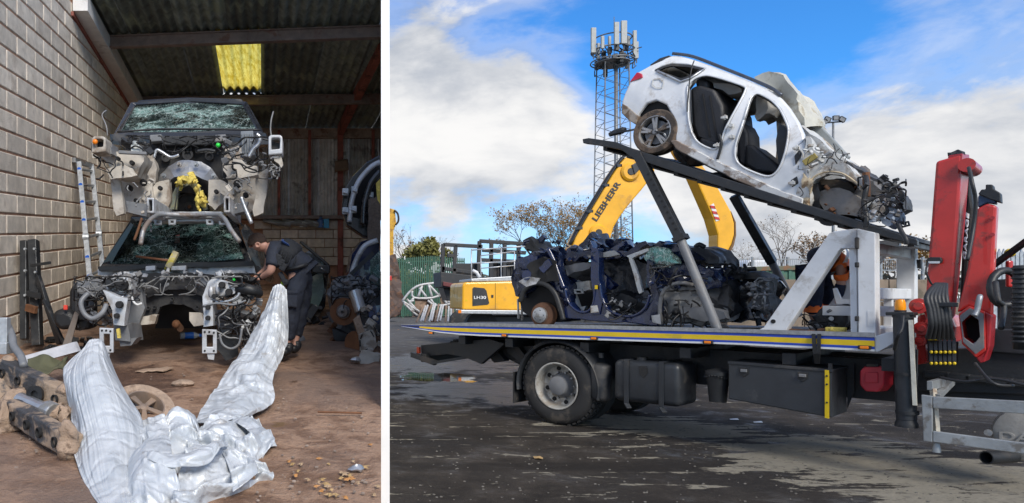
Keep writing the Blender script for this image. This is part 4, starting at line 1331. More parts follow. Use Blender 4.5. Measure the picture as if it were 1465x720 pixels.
# strip pulled up to the wreck on the right
drape(q, [[(391, 414, 6.5), (396, 411, 6.5), (403, 411, 6.5), (410, 418, 6.5)],
          [(378, 446, 6.4), (388, 444, 6.3), (400, 444, 6.3), (412, 450, 6.4)],
          [(358, 484, 6.2), (374, 484, 6.05), (394, 486, 6.05), (411, 490, 6.2)],
          [(336, 518, 5.9), (356, 520, 5.75), (378, 522, 5.75), (398, 524, 5.9)],
          [(316, 545, 5.6), (340, 550, 5.45), (366, 550, 5.45), (390, 548, 5.6)],
          [(294, 580, 5.1), (322, 584, 5.0), (356, 580, 5.05), (392, 574, 5.35)],
          [(280, 606, 4.75), (306, 608, 4.65), (336, 604, 4.75), (360, 597, 5.0)]], 110, 150, .07, 5.0, 17.0, .42)
# muddy heap on the floor
drape(q, [[(278, 604, 4.86), (306, 594, 4.9), (334, 594, 4.95), (358, 592, 5.05)],
          [(276, 626, 4.45), (306, 620, 4.42), (342, 616, 4.5), (380, 618, 4.65)],
          [(270, 650, 4.1), (306, 646, 4.08), (346, 640, 4.15), (394, 640, 4.32)],
          [(264, 676, 3.84), (300, 674, 3.8), (334, 668, 3.86), (372, 660, 4.06)],
          [(256, 700, 3.6), (296, 700, 3.58), (344, 692, 3.66), (392, 682, 3.82)],
          [(252, 724, 3.4), (290, 724, 3.38), (320, 718, 3.42), (352, 704, 3.58)],
          [(250, 750, 3.2), (286, 750, 3.2), (308, 742, 3.25), (332, 722, 3.43)]], 140, 150, .105, 6.0, 23.0, .95)
# loose folds lying over the heap
drape(q, [[(196, 660, 3.82), (206, 652, 3.84), (216, 654, 3.86)], [(226, 672, 3.68), (236, 660, 3.72), (248, 658, 3.78)], [(262, 676, 3.64), (270, 664, 3.68), (278, 656, 3.78)], [(300, 668, 3.70), (304, 656, 3.76), (308, 644, 3.9)], [(326, 644, 3.98), (326, 634, 4.05), (322, 624, 4.2)]], 40, 90, .085, 3.0, 31.0, .6)
drape(q, [[(284, 618, 4.5), (296, 606, 4.62), (310, 600, 4.8)], [(300, 630, 4.25), (312, 618, 4.35), (326, 610, 4.5)], [(318, 650, 3.98), (332, 640, 4.05), (346, 630, 4.2)], [(330, 676, 3.74), (346, 668, 3.80), (362, 654, 3.95)], [(334, 706, 3.50), (352, 698, 3.56), (370, 684, 3.72)]], 44, 100, .10, 3.4, 37.0, .7)
drape(q, [[(318, 598, 4.85), (330, 590, 4.95), (346, 588, 5.05)], [(340, 610, 4.6), (352, 602, 4.7), (364, 602, 4.8)], [(360, 624, 4.45), (372, 618, 4.5), (382, 620, 4.55)], [(372, 646, 4.2), (384, 640, 4.26), (396, 638, 4.32)]], 40, 70, .06, 3.2, 43.0, .5)
tag(q.build('car_cover', tarp_mat(), smooth=True, solid=.006), 'crumpled silver car cover trailing from the lower wreck down over the dirt floor', 'car cover')

# ================================================================ AXLE SUBFRAME, WHEEL
ax_ = thing('axle_subframe', FLR(60, 640), 'mud-caked axle subframe with drilled steel beams lying on the dirt beside the silver cover', 'axle')
m_muddybeam = mat('muddy_beam', (.06, .06, .065), .6, .2, var=.3, dirt=(.38, .28, .20), da=.5, ds=4, bump=.6)
m_mudl = mat('pale_dried_mud', (.36, .26, .19), .9, var=.3, vs=9, dirt=(.14, .09, .06), da=.3, ds=9, bump=.8, bs=35)
def beam(name, a, b, w_, h_, holes):
    a, b = P(*a), P(*b)
    q = MB(); q.bar(a, b, w_, h_)
    o = q.build(name, m_muddybeam, ax_, bevel=.012, crumple=(.009, 9, .08))
    t = (b - a).normalized(); up = UP - t * UP.dot(t); up.normalize(); side = t.cross(up)
    if side.y > 0: side = -side
    h = MB()
    for k in holes:
        c = a + (b - a) * k + side * (w_ / 2 + .008)
        h.lathe([(-.02, 0), (-.02, .028), (.012, .034), (.012, .026), (-.015, .022)], c, side, 12)
    h.build('lightening_hole', m_void, o, smooth='auto', kind='stuff')
beam('cross_beam', (4, 527, 5.25), (108, 578, 4.75), .12, .16, (.12, .35, .62, .85))
beam('cross_beam', (16, 586, 4.80), (108, 640, 4.06), .10, .14, (.18, .42, .62, .85))
beam('side_arm', (6, 520, 5.3), (12, 622, 4.9), .12, .12, (.3, .7))
q = MB(); q.cyl(P(28, 572, 4.9), P(70, 590, 4.7), .055, n=14); q.cyl(P(66, 588, 4.7), P(78, 593, 4.65), .075, n=14); q.build('steering_rack', m_alu, ax_, bevel=.008)
q = MB(); q.cyl(P(38, 593, 4.85), P(72, 610, 4.65), .08, n=14); q.box(P(40, 600, 4.8), .12, .1, .14); q.build('rack_motor', m_black, ax_, bevel=.008)
q = MB()
pts = [P(30 + k * .28, 566 + k * .16 - 3.4 * math.cos(k * .45), 5.05 + .05 * math.sin(k * .45)) for k in range(90)]
q.tube(pts, .016, 6); q.build('spring', m_mudl, ax_, smooth=True)
for (c, r_, sc) in (((18, 575, 4.95), .13, (1, .8, 1.2)), ((8, 604, 4.70), .15, (.8, .8, 1.3)), ((92, 598, 4.5), .10, (1, .9, 1)), ((100, 636, 4.05), .12, (.8, .8, 1.5)), ((98, 560, 4.8), .10, (1, .8, 1.1)), ((76, 588, 4.68), .09, (1.3, .8, .8)), ((14, 540, 5.2), .11, (.8, .8, 1.3))):
    q = MB(); q.ball(P(*c), r_ * .62, 12, 8, sc); q.build('mud_clod', m_mudl, ax_, smooth=True, crumple=(.06, 11, .04))
q = MB(); q.lathe([(0, .06), (-.03, .065), (-.03, .03), (-.01, .03), (-.01, 0)], P(53, 564, 4.85), (.3, 1, 0), 14); q.build('bush', m_black, ax_, smooth='auto')
q = MB(); q.box(P(42, 632, 4.75), .07, .06, .09); q.cyl(P(42, 634, 4.72), P(42, 642, 4.72), .02); q.build('mounting_foot', m_galv, ax_, bevel=.006)
tubep('brake_pipe', [(12, 468, 5.5), (17, 480, 5.4), (20, 496, 5.3), (30, 510, 5.2), (34, 524, 5.1)], .03, m_gplast, ax_)
q = MB(); q.box(P(6, 472, 5.4), .075, .075, .19); q.box(P(2, 498, 5.35), .13, .12, .09); q.build('aluminium_block', m_galv, ax_, bevel=.006)
q = MB(); q.ball(P(12, 520, 5.25), .06, 10, 7, (1, 1, 1)); q.build('ball_joint', m_mudl, ax_, smooth=True, crumple=(.02, 12, .04))

wh = thing('loose_wheel', P(205, 602, 5.2), 'mud-browned car wheel lying tilted behind the silver cover', 'wheel')
def wheel_parts(par, c, axis, ro, wdt, ri, tm, rm, spokes=5, twist=0.0, tread=0):
    axis = V(axis).normalized()
    q = MB()
    q.lathe([(wdt * .5, ri), (wdt * .52, ri * 1.06), (wdt * .5, ro * .93), (wdt * .40, ro * .985), (wdt * .2, ro), (-wdt * .2, ro), (-wdt * .40, ro * .985), (-wdt * .5, ro * .93), (-wdt * .5, ri)], c, axis, 40)
    ty = q.build('tyre', tm, par, smooth='auto')
    q = MB()
    q.lathe([(wdt * .5, ri * 1.02), (wdt * .5, ri * .93), (wdt * .32, ri * .88), (-wdt * .4, ri * .88)], c, axis, 36)
    rim = q.build('rim', rm, par, smooth='auto')
    x = axis.cross(UP).normalized(); y = axis.cross(x)
    for k in range(spokes):
        th = twist + 2 * math.pi * k / spokes
        d = x * math.cos(th) + y * math.sin(th); e = x * -math.sin(th) + y * math.cos(th)
        o_ = c + axis * (wdt * .40)
        q = MB()
        a0, a1 = ri * .16, ri * .92
        w0, w1 = ri * .10, ri * .13
        pl = [o_ + d * a0 + e * w0, o_ + d * a1 + e * w1 * 1.3 - axis * .01, o_ + d * a1 - e * w1 * 1.3 - axis * .01, o_ + d * a0 - e * w0]
        q.prism(pl, -axis * wdt * .12)
        q.build('spoke', rm, rim, bevel=.006)
    q = MB(); q.lathe([(wdt * .44, 0), (wdt * .44, ri * .14), (wdt * .38, ri * .24), (wdt * .2, ri * .26)], c, axis, 18); q.build('hub_cap', rm, rim, smooth='auto')
    q = MB(); q.lathe([(-wdt * .02, 0), (-wdt * .02, ri * .5), (-wdt * .06, ri * .86)], c, axis, 24); q.build('brake_disc', m_gplast, par, smooth='auto')
    return ty
wheel_parts(wh, P(203, 592, 5.12), (.35, -.45, .82), .24, .18, .15, m_mudl, mat('muddy_rim', (.25, .19, .15), .6, .3, dirt=(.3, .21, .15), da=.5), 5)

# ================================================================ LADDER, FRAME, SEAT AND PANELS BY THE BLOCK WALL
ld = thing('ladder', P(125, 430, 9.2), 'folded aluminium ladder leaning against the block wall left of the wrecks', 'ladder')
A0, A1, B0, B1 = P(128, 395, 9.2), P(113, 232, 10.4), P(147, 385, 9.8), P(131, 236, 11.0)
for a, b in ((A0, A1), (B0, B1)):
    q = MB(); q.bar(a + (a - b) * .25, b, .035, .07, (1, 0, 0)); q.build('stile', m_galv, ld, bevel=.006)
for k in (.0, .15, .31, .46, .62, .78, .93):
    a, b = A0 + (A1 - A0) * k, B0 + (B1 - B0) * k
    q = MB(); q.cyl(a, b, .02, n=8); r_ = q.build('rung', m_steel, ld, smooth='auto')
    q = MB(); q.cyl(a + (a - b).normalized() * .03, a - (a - b).normalized() * .02, .028, n=8); q.build('rung_cap', mat('blue_cap', (.02, .12, .55), .4), r_)
q = MB(); q.bar(P(105, 229, 10.3), P(131, 238, 11.0), .06, .07); q.build('top_bar', m_steel, ld, bevel=.008)
for a, b in ((A0, A1), (B0, B1)):
    q = MB(); q.lathe([(-.04, 0), (-.04, .06), (.04, .06), (.04, 0)], a + (b - a) * .31, (1, .2, 0), 14); q.build('hinge', m_galv, ld, smooth='auto')

fs = thing('steel_frame', P(48, 492, 7.9), 'black steel frame legs leaning upright against the block wall', 'steel frame')
for (x0, y0, x1, y1, w_, d_) in ((35, 345, 35, 486, .075, .09), (48, 344, 54, 495, .10, .12)):
    q = MB(); q.bar(P(x0, y0, 8.0), P(x1, y1, 7.8), w_, d_, (0, 1, 0)); o = q.build('leg', m_blackmet, fs, bevel=.008)
    h = MB()
    for k in (.08, .3, .55, .8):
        c = P(x0 + (x1 - x0) * k, y0 + (y1 - y0) * k, 7.8); h.lathe([(0, 0), (0, .014), (.04, .014)], c, (0, 1, 0), 8)
    h.build('bolt_head', m_galv, o, kind='stuff')
for pts, r_ in (([(54, 396, 7.8), (86, 492, 7.6)], .03), ([(44, 380, 7.8), (72, 376, 7.6)], .014), ([(58, 404, 7.7), (68, 440, 7.6)], .02), ([(62, 430, 7.6), (96, 500, 7.3)], .018), ([(40, 420, 7.8), (60, 424, 7.7)], .03)):
    q = MB(); q.bar(P(*pts[0]), P(*pts[1]), r_ * 1.6, r_ * 2.2); q.build('brace', m_blackmet, fs, bevel=.004)
q = MB(); q.bar(P(38, 440, 7.75), P(52, 444, 7.7), .05, .08); q.build('rusty_bracket', m_rust, fs, bevel=.005)

st = thing('leather_seat', P(108, 478, 7.5), 'black leather car seat standing beside the lower wreck', 'car seat')
q = MB(); q.prism(pf([(98, 418), (102, 408), (112, 404), (124, 410), (128, 440), (128, 472), (104, 474), (98, 448)], 7.3), V((.03, .22, .02))); q.build('backrest', m_leather, st, bevel=.05, seg=4, smooth='auto')
q = MB(); q.prism(pf([(74, 446), (92, 442), (106, 450), (108, 470), (84, 474), (74, 462)], 7.2), V((.03, .35, .05))); q.build('seat_cushion', m_leather, st, bevel=.05, seg=4, smooth='auto')
q = MB(); q.prism(pf([(106, 426), (124, 428), (124, 458), (108, 458)], 7.27), V((0, .05, 0))); q.build('backrest_panel', m_felt, st, bevel=.01)
q = MB(); q.box(P(94, 440, 7.15), .04, .03, .05); q.build('buckle', mat('red_buckle', (.6, .05, .03), .4), st, bevel=.006)

q = MB(); q.prism([P(24, 512, 5.95), P(106, 489, 6.25), P(112, 503, 6.15), P(28, 526, 5.9)], V((.01, .06, .0)))
tag(q.build('trim_panel', mat('pale_grey_panel', (.42, .42, .44), .6, dirt=(.25, .2, .17), da=.2), bevel=.008), 'pale grey flat panel lying behind the axle subframe', 'panel')
q = MB(); drape(q, [[(40, 515, 5.75), (60, 512, 5.8), (80, 514, 5.8), (98, 512, 5.85)], [(36, 528, 5.6), (58, 524, 5.62), (80, 524, 5.7), (100, 518, 5.75)], [(40, 542, 5.45), (58, 542, 5.4), (76, 536, 5.5), (92, 528, 5.65)]], 24, 16, .09, 4, 41.0, 1.0)
tag(q.build('sheet', mat('olive_sheet', (.085, .085, .045), .8, dirt=(.2, .15, .1), da=.25), smooth=True, solid=.008), 'crumpled olive green sheet lying under the pale grey panel', 'sheet')
q = MB(); q.prism(pf([(84, 508, 7.0), (98, 506, 7.0), (112, 452, 7.2), (106, 448, 7.2)]), V((.0, .03, .02)))
tag(q.build('rusty_plate', mat('rust_grey_plate', (.16, .13, .11), .75, dirt=MUD, da=.3), bevel=.004), 'narrow rusty plate leaning in front of the black car seat', 'plate')
rg = random.Random(77)
q = MB()
for i in range(26):
    c = FLR(rg.uniform(66, 140), rg.uniform(488, 506)) + V((0, 0, .03)); a = rg.uniform(.05, .16)
    e = Matrix.Rotation(rg.uniform(-.7, .7), 3, 'X') @ Matrix.Rotation(rg.uniform(0, 6), 3, 'Z')
    q.box(c, a, a * .7, a * .25, (e.col[0], e.col[1], e.col[2]))
o = q.build('scrap_heap', m_black, bevel=.004, seg=1, crumple=(.02, 9, .2)); o['kind'] = 'stuff'; o['label'] = 'heap of dark plastic scrap pieces below the black car seat'

# ================================================================ WRECKS AT THE RIGHT OF THE SHED
W1 = thing('body_shell', P(515, 345, 9.6), 'black car body shell half with open door frames, perched on a blue wreck', 'wrecked car')
XR = 544
q = MB()
q.ring(pf([(489, 300), (492, 272), (504, 252), (524, 232), (544, 221), (544, 345), (520, 338), (496, 322)], 9.3),
       pf([(497, 300), (500, 278), (510, 258), (526, 242), (541, 234), (541, 300), (520, 314), (503, 310)], 9.3), V((0, .25, 0)))
q.build('side_frame', m_dpaint, W1, bevel=.02)
q = MB(); q.tube(smooth_path(pf([(500, 318, 9.15), (503, 290, 9.15), (512, 262, 9.15), (530, 240, 9.15), (544, 232, 9.15)]), 6), .035, 8); q.build('door_seal', m_silverp, W1, smooth=True)
q = MB(); q.tube(smooth_path(pf([(520, 322, 9.1), (522, 292, 9.1), (530, 264, 9.1), (544, 246, 9.1)]), 6), .045, 8); q.build('pillar', m_dpaint, W1, smooth=True)
q = MB(); q.prism(pf([(492, 290), (510, 256), (544, 230), (544, 330), (498, 322)], 9.8), V((0, .1, 0))); q.build('cabin_lining', m_void, W1)  # black sheet in place of the shell's shaded inside
for px, py in ((494, 275), (507, 272), (494, 302), (506, 300), (530, 280)):
    q = MB(); q.box(P(px, py, 9.15), .08, .06, .09); q.cyl(P(px - 3, py, 9.1), P(px + 4, py + 2, 9.1), .018); q.build('door_hinge', m_galv, W1, bevel=.006)
q = MB(); q.prism(pf([(528, 285), (544, 278), (544, 349), (527, 346), (527, 320)], 9.0), V((0, .06, 0))); q.build('carpet', mat('brown_carpet', (.13, .10, .08), .95, var=.3, vs=30, bump=.6), W1, crumple=(.02, 7, .1))
q = MB(); q.prism(pf([(538, 262), (544, 256), (544, 292), (540, 286)], 9.0), V((0, .04, 0))); q.build('foam_strip', m_foam, W1)

W2 = thing('wrecked_car', P(515, 520, 8.6), 'dark blue wreck under the black shell, rusty brake disc and strut exposed', 'wrecked car')
q = MB(); q.prism(pf([(498, 400), (503, 362), (516, 345), (544, 340), (544, 470), (515, 470), (502, 440)], 9.3), V((0, 1.2, 0))); q.build('body_side', m_bluep, W2, smooth='auto', crumple=(.03, 3, .15))
q = MB(); q.tube(smooth_path(pf([(503, 392, 8.95), (510, 372, 8.95), (522, 352, 8.95), (540, 344, 8.95)]), 5), .035, 8); q.build('door_edge', m_silverp, W2, smooth=True)
q = MB(); q.prism(pf([(530, 372), (544, 358), (544, 412), (530, 420)], 9.0), V((0, .03, 0))); q.build('windscreen', m_cracked, W2)
q = MB(); q.bar(P(489, 405, 8.8), P(534, 362, 8.8), .05, .05); q.build('gas_strut', m_black, W2)
q = MB(); q.prism(pf([(474, 420), (486, 402), (512, 400), (544, 416), (544, 480), (520, 500), (488, 490), (476, 460)], 8.9), V((0, .6, 0))); q.build('engine_bay', m_gplast, W2, smooth='auto', crumple=(.12, 5, .09))
q = MB(); q.lathe([(0, .0), (0, .05), (-.03, .06), (-.03, .09), (.0, .10), (.0, .165), (.03, .165), (.03, 0)], P(491, 446, 8.35), (.25, 1, .1), 28); q.build('brake_disc', mat('rusty_disc', (.26, .12, .06), .7, .4, var=.3, dirt=(.08, .05, .04), da=.25), W2, smooth='auto')
q = MB(); q.lathe([(0, 0), (-.05, .02), (-.05, .06), (0, .09)], P(491, 446, 8.33), (.25, 1, .1), 18); q.build('hub', m_steel, W2, smooth='auto')
q = MB(); q.cyl(P(507, 416, 8.2), P(516, 446, 8.15), .075, .07, 16); q.lathe([(-.02, .085), (.02, .085)], P(509, 422, 8.2), (.2, -.1, -.9), 16); q.build('air_strut', m_alu, W2, bevel=.008)
q = MB(); q.lathe([(0, 0), (0, .16), (.04, .16), (.04, 0)], P(508, 494, 7.9), (.7, .7, .1), 24); q.build('brake_disc', _M['rusty_disc'], W2, smooth='auto')
panel('suspension_arm', [(505, 458), (514, 452), (520, 470), (528, 490), (524, 500), (514, 484)], 7.8, .08, m_mudl, W2, .02, .06)
panel('wheel_hub_carrier', [(514, 480), (530, 474), (538, 492), (528, 508), (516, 504)], 7.7, .12, m_beige, W2, .04, .05)
panel('bumper_bracket', [(514, 512), (520, 502), (544, 506), (544, 516), (544, 545), (530, 530), (516, 526)], 7.2, .15, m_beige, W2, .03, .07)
panel('blue_panel', [(524, 440), (544, 436), (544, 462), (530, 466)], 8.1, .1, m_bluep, W2, .03, .06)
panel('undertray', [(476, 470), (500, 480), (516, 500), (494, 498), (478, 486)], 8.5, .3, m_black, W2, .03, .08)
wires(W2, 'wiring_loom', (474, 396, 544, 440), (8.2, 8.8), 34, m_wire, 51)
wires(W2, 'wiring_loom', (515, 440, 544, 510), (7.6, 8.2), 26, m_wire, 52)
chunks(W2, 'broken_bracket', (476, 398, 544, 430), (8.3, 8.8), 30, m_gplast, 53, (.04, .12))
chunks(W2, 'broken_bracket', (518, 440, 544, 505), (7.7, 8.2), 20, m_beige, 54, (.03, .09))
chunks(W2, 'broken_bracket', (474, 430, 500, 490), (8.5, 8.8), 14, m_rust, 55, (.04, .12))

W3 = thing('wrecked_car', P(452, 470, 10.5), 'dark wreck with its tailgate up standing behind the bending man', 'wrecked car')
q = MB(); q.prism(pf([(420, 372), (440, 356), (455, 366), (468, 378), (470, 400), (464, 440), (450, 466), (430, 474)], 10.6), V((0, 1.5, 0))); q.build('body_panel', m_dpaint, W3, smooth='auto', crumple=(.05, 3, .2))
panel('tailgate_glass', [(446, 396), (462, 388), (464, 412), (455, 446), (444, 462)], 10.4, .05, mat('dull_green_glass', (.10, .15, .13), .2, dirt=(.3, .3, .27), da=.3), W3, .03, .15)
panel('boot_trim', [(440, 440), (452, 436), (458, 450), (446, 462), (438, 458)], 10.2, .12, m_beige, W3, .03, .08)
q = MB(); q.bar(P(430, 346, 10.3), P(470, 380, 10.1), .06, .04); q.bar(P(447, 385, 10.1), P(472, 386, 10.1), .1, .12); q.build('tailgate_arm', m_black, W3, bevel=.015)
tubep('spoiler', [(440, 392, 10.2), (456, 384, 10.1), (470, 392, 10.1)], .05, m_dpaint, W3)
chunks(W3, 'broken_bracket', (432, 440, 466, 486), (9.9, 10.3), 26, m_black, 61, (.06, .16))
q = MB(); q.cyl(P(430, 484, 8.6), P(424, 494, 8.5), .07, n=12)
tag(q.build('bottle', m_gplast, bevel=.01), 'grey metal cylinder on the floor behind the boots of the man', 'cylinder')

# pipes and bottles on the ledge at the back
rg = random.Random(4)
for i in range(9):
    a = P(378 + i * 7 + rg.uniform(-3, 3), 318 + rg.uniform(-3, 2), 17.15); b = P(400 + i * 8, 322 + rg.uniform(-3, 2), 17.1)
    q = MB(); q.tube([a, b], .05, 8)
    tag(q.build('pipe', m_steel, smooth=True), 'short grey pipe lying on the ledge of the back wall', 'pipe', 'pipes on the ledge')
def bottle(px, py, r_, h_, m, label):
    t_ = thing('bottle', P(px, py, 17.15), label, 'bottle')
    q = MB(); q.lathe([(0, 0), (0, r_), (h_ * .7, r_), (h_ * .85, r_ * .5), (h_, r_ * .45), (h_, 0)], t_.location, UP, 14); q.build('bottle_body', m, t_, smooth='auto')
    q = MB(); q.lathe([(h_, r_ * .5), (h_ * 1.08, r_ * .5), (h_ * 1.08, 0)], t_.location, UP, 10); q.build('cap', m_black, t_, smooth='auto')
bottle(459, 326, .10, .26, mat('blue_jug', (.05, .12, .30), .4), 'dark blue jug with cap standing on the back wall ledge')
bottle(432, 325, .07, .16, m_white, 'small white bottle lying on the back wall ledge')
q = MB(); q.box(P(467, 320, 17.1), .13, .12, .22); tag(q.build('carton', mat('sky_blue_carton', (.04, .30, .55), .5), bevel=.006), 'bright blue carton beside the jug on the ledge', 'carton')
q = MB(); q.prism(pf([(481, 230), (497, 228), (499, 242), (480, 246)], 17.05), V((0, .12, 0))); tag(q.build('rag', mat('brown_rag', (.20, .13, .09), .9), crumple=(.05, 5, .08), smooth=True), 'brown rag tied round the rust red post', 'rag')

# ---------------------------------------------------------------- litter on the dirt
m_leaf = [mat('leaf_yellow', (.38, .25, .11), .6, var=.3, vs=30), mat('leaf_tan', (.36, .25, .15), .7, var=.3, vs=30), mat('leaf_orange', (.40, .19, .06), .6, var=.3, vs=30)]
rg = random.Random(12)
spots = [(418, 668), (426, 678), (423, 684), (470, 668), (466, 696), (488, 680), (496, 690), (452, 700), (460, 706), (468, 700), (500, 684), (522, 672), (540, 700), (480, 712), (440, 690), (456, 660), (530, 640), (505, 664), (512, 695), (495, 716),
         (456, 694), (462, 690), (474, 705), (488, 688), (492, 682), (502, 688), (414, 664), (430, 668), (470, 712), (535, 712)]
for i, (px, py) in enumerate(spots):
    c = FLR(px, py); c.z = floor_pt(.5, .5).z if False else c.z + .012
    q = MB(); a = rg.uniform(.014, .032); th = rg.uniform(0, 6.28)
    ol = []
    for k in range(10):
        r_ = a * (1.0 if k % 2 == 0 else .4) * rg.uniform(.6, 1.3); t_ = th + k * .628
        ol.append(c + V((math.cos(t_) * r_, math.sin(t_) * r_ * 1.3, .004 * math.sin(t_ * 2 + 1) + rg.uniform(0, .005))))
    q.add(ol + [c + V((0, 0, .012))], [(k, (k + 1) % 10, 10) for k in range(10)])
    o = q.build('fallen_leaf', m_leaf[rg.choice((0, 0, 1, 1, 2))])
    tag(o, 'dry autumn leaf lying on the dirt floor right of the silver cover', 'leaf', 'leaves on the dirt floor')
q = MB()
for i in range(420):
    px, py = rg.uniform(-5, 545), rg.uniform(505, 719)
    c = FLR(px, py) + V((0, 0, .008)); a = rg.choice((.003, .004, .005, .006, .009, .012))
    q.ball(c, a, 5, 3, (rg.uniform(.7, 1.3), rg.uniform(.7, 1.3), .6))
o = q.build('gravel', mat('grit', (.27, .21, .17), .9, var=.4, vs=3)); o['kind'] = 'stuff'; o['label'] = 'small stones scattered over the dirt floor'
for (px, py, sz, m, lb, nm) in ((262, 552, .07, _M['mud_clod'] if 'mud_clod' in _M else m_mudl, 'flat stone on the floor under the lower wreck', 'stone'), (222, 534, .10, mat('card', (.34, .24, .17), .9), 'torn brown card lying on the floor under the lower wreck', 'card'), (508, 518, .05, m_alu, 'crushed can lying on the floor near the blue wreck', 'can'), (510, 676, .04, m_alu, 'silver foil scrap among the leaves', 'foil'), (486, 594, .06, m_rust, 'thin rusty stick lying on the dirt floor', 'stick')):
    q = MB(); c = FLR(px, py) + V((0, 0, .02))
    if nm == 'stick': q.tube([c + V((-.16, .02, 0)), c + V((.16, -.03, 0))], .008, 6)
    elif nm == 'card': q.prism([c + V((-.16, -.08, 0)), c + V((.1, -.1, .01)), c + V((.16, .06, .03)), c + V((-.1, .1, 0))], V((0, 0, .01)))
    else: q.ball(c, sz, 8, 6, (1.3, 1, .5))
    tag(q.build(nm, m, crumple=(.02, 14, .05) if nm != 'stick' else None, smooth='auto'), lb, nm)
bt = thing('bottle', FLR(272, 488), 'small clear bottle with blue label on the floor under the lower wreck', 'bottle')
c = FLR(272, 486) + V((0, 0, .05)); q = MB(); q.lathe([(-.12, 0), (-.12, .04), (.06, .042), (.1, .02), (.13, .018), (.13, 0)], c, (1, .4, 0), 14); q.build('bottle_body', mat('clear_plastic', (.5, .55, .6), .15), bt, smooth='auto')
q = MB(); q.lathe([(-.07, .043), (.04, .043)], c, (1, .4, 0), 14); q.build('label_band', mat('blue_label', (.02, .16, .65), .4), bt, smooth='auto')
q = MB(); q.lathe([(.11, .022), (.14, .022), (.14, 0)], c, (1, .4, 0), 10); q.build('cap', _M['blue_label'], bt, smooth='auto')
# ================================================================ RECOVERY TRUCK
def tp(pts, w_=0.0):
    return [TP(p[0], p[1], p[2] if len(p) > 2 else w_) for p in pts]


def text(name, body, o, xa, ya, h, m, par, depth=.004, stretch=1.0, bold=0.0):
    cu = bpy.data.curves.new(name, 'FONT')
    cu.body = body; cu.size = 1; cu.extrude = depth / 2 / h; cu.offset = bold
    t_ = bpy.data.objects.new(name, cu); C.objects.link(t_)
    me = bpy.data.meshes.new_from_object(t_, depsgraph=bpy.context.evaluated_depsgraph_get())
    C.objects.unlink(t_); bpy.data.objects.remove(t_)
    xa, ya = V(xa).normalized(), V(ya).normalized()
    za = xa.cross(ya)
    hh = h / .72
    org = V((0, 0, 0)); q = par
    while q is not None: org += q.location; q = q.parent
    for v_ in me.vertices:
        c = v_.co
        v_.co = V(o) + xa * (c.x * hh * stretch) + ya * (c.y * hh) + za * (c.z * hh) - org
    me.materials.clear(); me.materials.append(m)
    ob = bpy.data.objects.new(name, me); C.objects.link(ob); ob.parent = par
    return ob


def plate_holes(outer, holes, d, name, m, par, bevel=.01, crumple=None, smooth='auto'):
    """sheet with openings, extruded by d"""
    bm = bmesh.new()
    es = []
    for loop in [outer] + holes:
        vs = [bm.verts.new(p) for p in loop]
        for i in range(len(vs)):
            es.append(bm.edges.new((vs[i], vs[(i + 1) % len(vs)])))
    r = bmesh.ops.triangle_fill(bm, edges=es, use_beauty=True, use_dissolve=False)
    fs = [f for f in bm.faces]
    ext = bmesh.ops.extrude_face_region(bm, geom=fs)
    nv = [e for e in ext['geom'] if isinstance(e, bmesh.types.BMVert)]
    for v_ in nv:
        v_.co += d(v_.co) if callable(d) else V(d)
    q = MB()
    bm.verts.index_update()
    q.add([v_.co.copy() for v_ in bm.verts], [[v_.index for v_ in f.verts] for f in bm.faces])
    bm.free()
    return q.build(name, m, par, smooth=smooth, bevel=bevel, crumple=crumple)


tr = thing('recovery_truck', T(.6, 1.0, 0), 'recovery truck with flat bed, yellow blue side stripe, white headboard and red folding crane', 'truck')
m_deck = mat('grey_deck_plate', (.075, .078, .085), .55, .2, var=.3, dirt=(.13, .12, .11), da=.3, ds=2)
m_rim2 = mat('bed_edge_grey', (.30, .31, .32), .6, .3, var=.25, vs=20)
m_blue = mat('blue_stripe', (.015, .06, .42), .4, var=.05, bump=0)
m_ystripe = mat('yellow_stripe', (.72, .50, .01), .4, var=.08, dirt=(.4, .3, .05), da=.12, bump=0)
m_tank = mat('black_tank', (.022, .025, .030), .42, dirt=(.075, .07, .065), da=.25, ds=2.5, bump=.1)
m_chas = mat('chassis_black', (.016, .018, .021), .55, dirt=(.06, .05, .045), da=.22, ds=4)

# flat bed: side profile tapering to the tail
prof = [(574, 465), (654, 465.3), (860, 469.5), (1050, 474.6), (1251, 481), (1251, 503), (1050, 493), (860, 487), (690, 481), (640, 478), (574, 467)]
q = MB(); q.prism(tp(prof, 0.0), TW * 2.02); q.build('flat_bed', m_deck, tr, bevel=.004)
# grey rolled edge along the top
top = [(574, 465), (654, 465.3), (860, 469.5), (1050, 474.6), (1228, 480.2)]
def strip(name, off0, off1, m, w0=-.012, x0=574, x1=1251, fade=None, par=None):
    """stripe on the side of the bed between two fractions of the side height"""
    xs = [x0 + (x1 - x0) * i / 24 for i in range(25)]
    def interp(tab, x):
        for a, b in zip(tab, tab[1:]):
            if a[0] <= x <= b[0]: return a[1] + (b[1] - a[1]) * (x - a[0]) / (b[0] - a[0])
        return tab[-1][1]
    tt = [(574, 465), (654, 465.3), (860, 469.5), (1050, 474.6), (1251, 481)]
    bb = [(574, 467), (640, 478), (690, 481), (860, 487), (1050, 493), (1251, 503)]
    up_, lo = [], []
    for x in xs:
        a, b = interp(tt, x), interp(bb, x)
        up_.append(TP(x, a + (b - a) * off0, w0)); lo.append(TP(x, a + (b - a) * off1, w0))
    q = MB()
    for i in range(24):
        q.prism([up_[i], up_[i + 1], lo[i + 1], lo[i]], TW * abs(w0) * .9)
    return q.build(name, m, par or tr)
strip('edge_rail', -.22, .08, m_rim2, -.02)
strip('blue_line', .10, .30, m_blue)
strip('yellow_band', .30, .68, m_ystripe, -.012, 600)
strip('blue_line', .68, .86, m_blue)
strip('white_line', .86, 1.0, m_white)
q = MB()
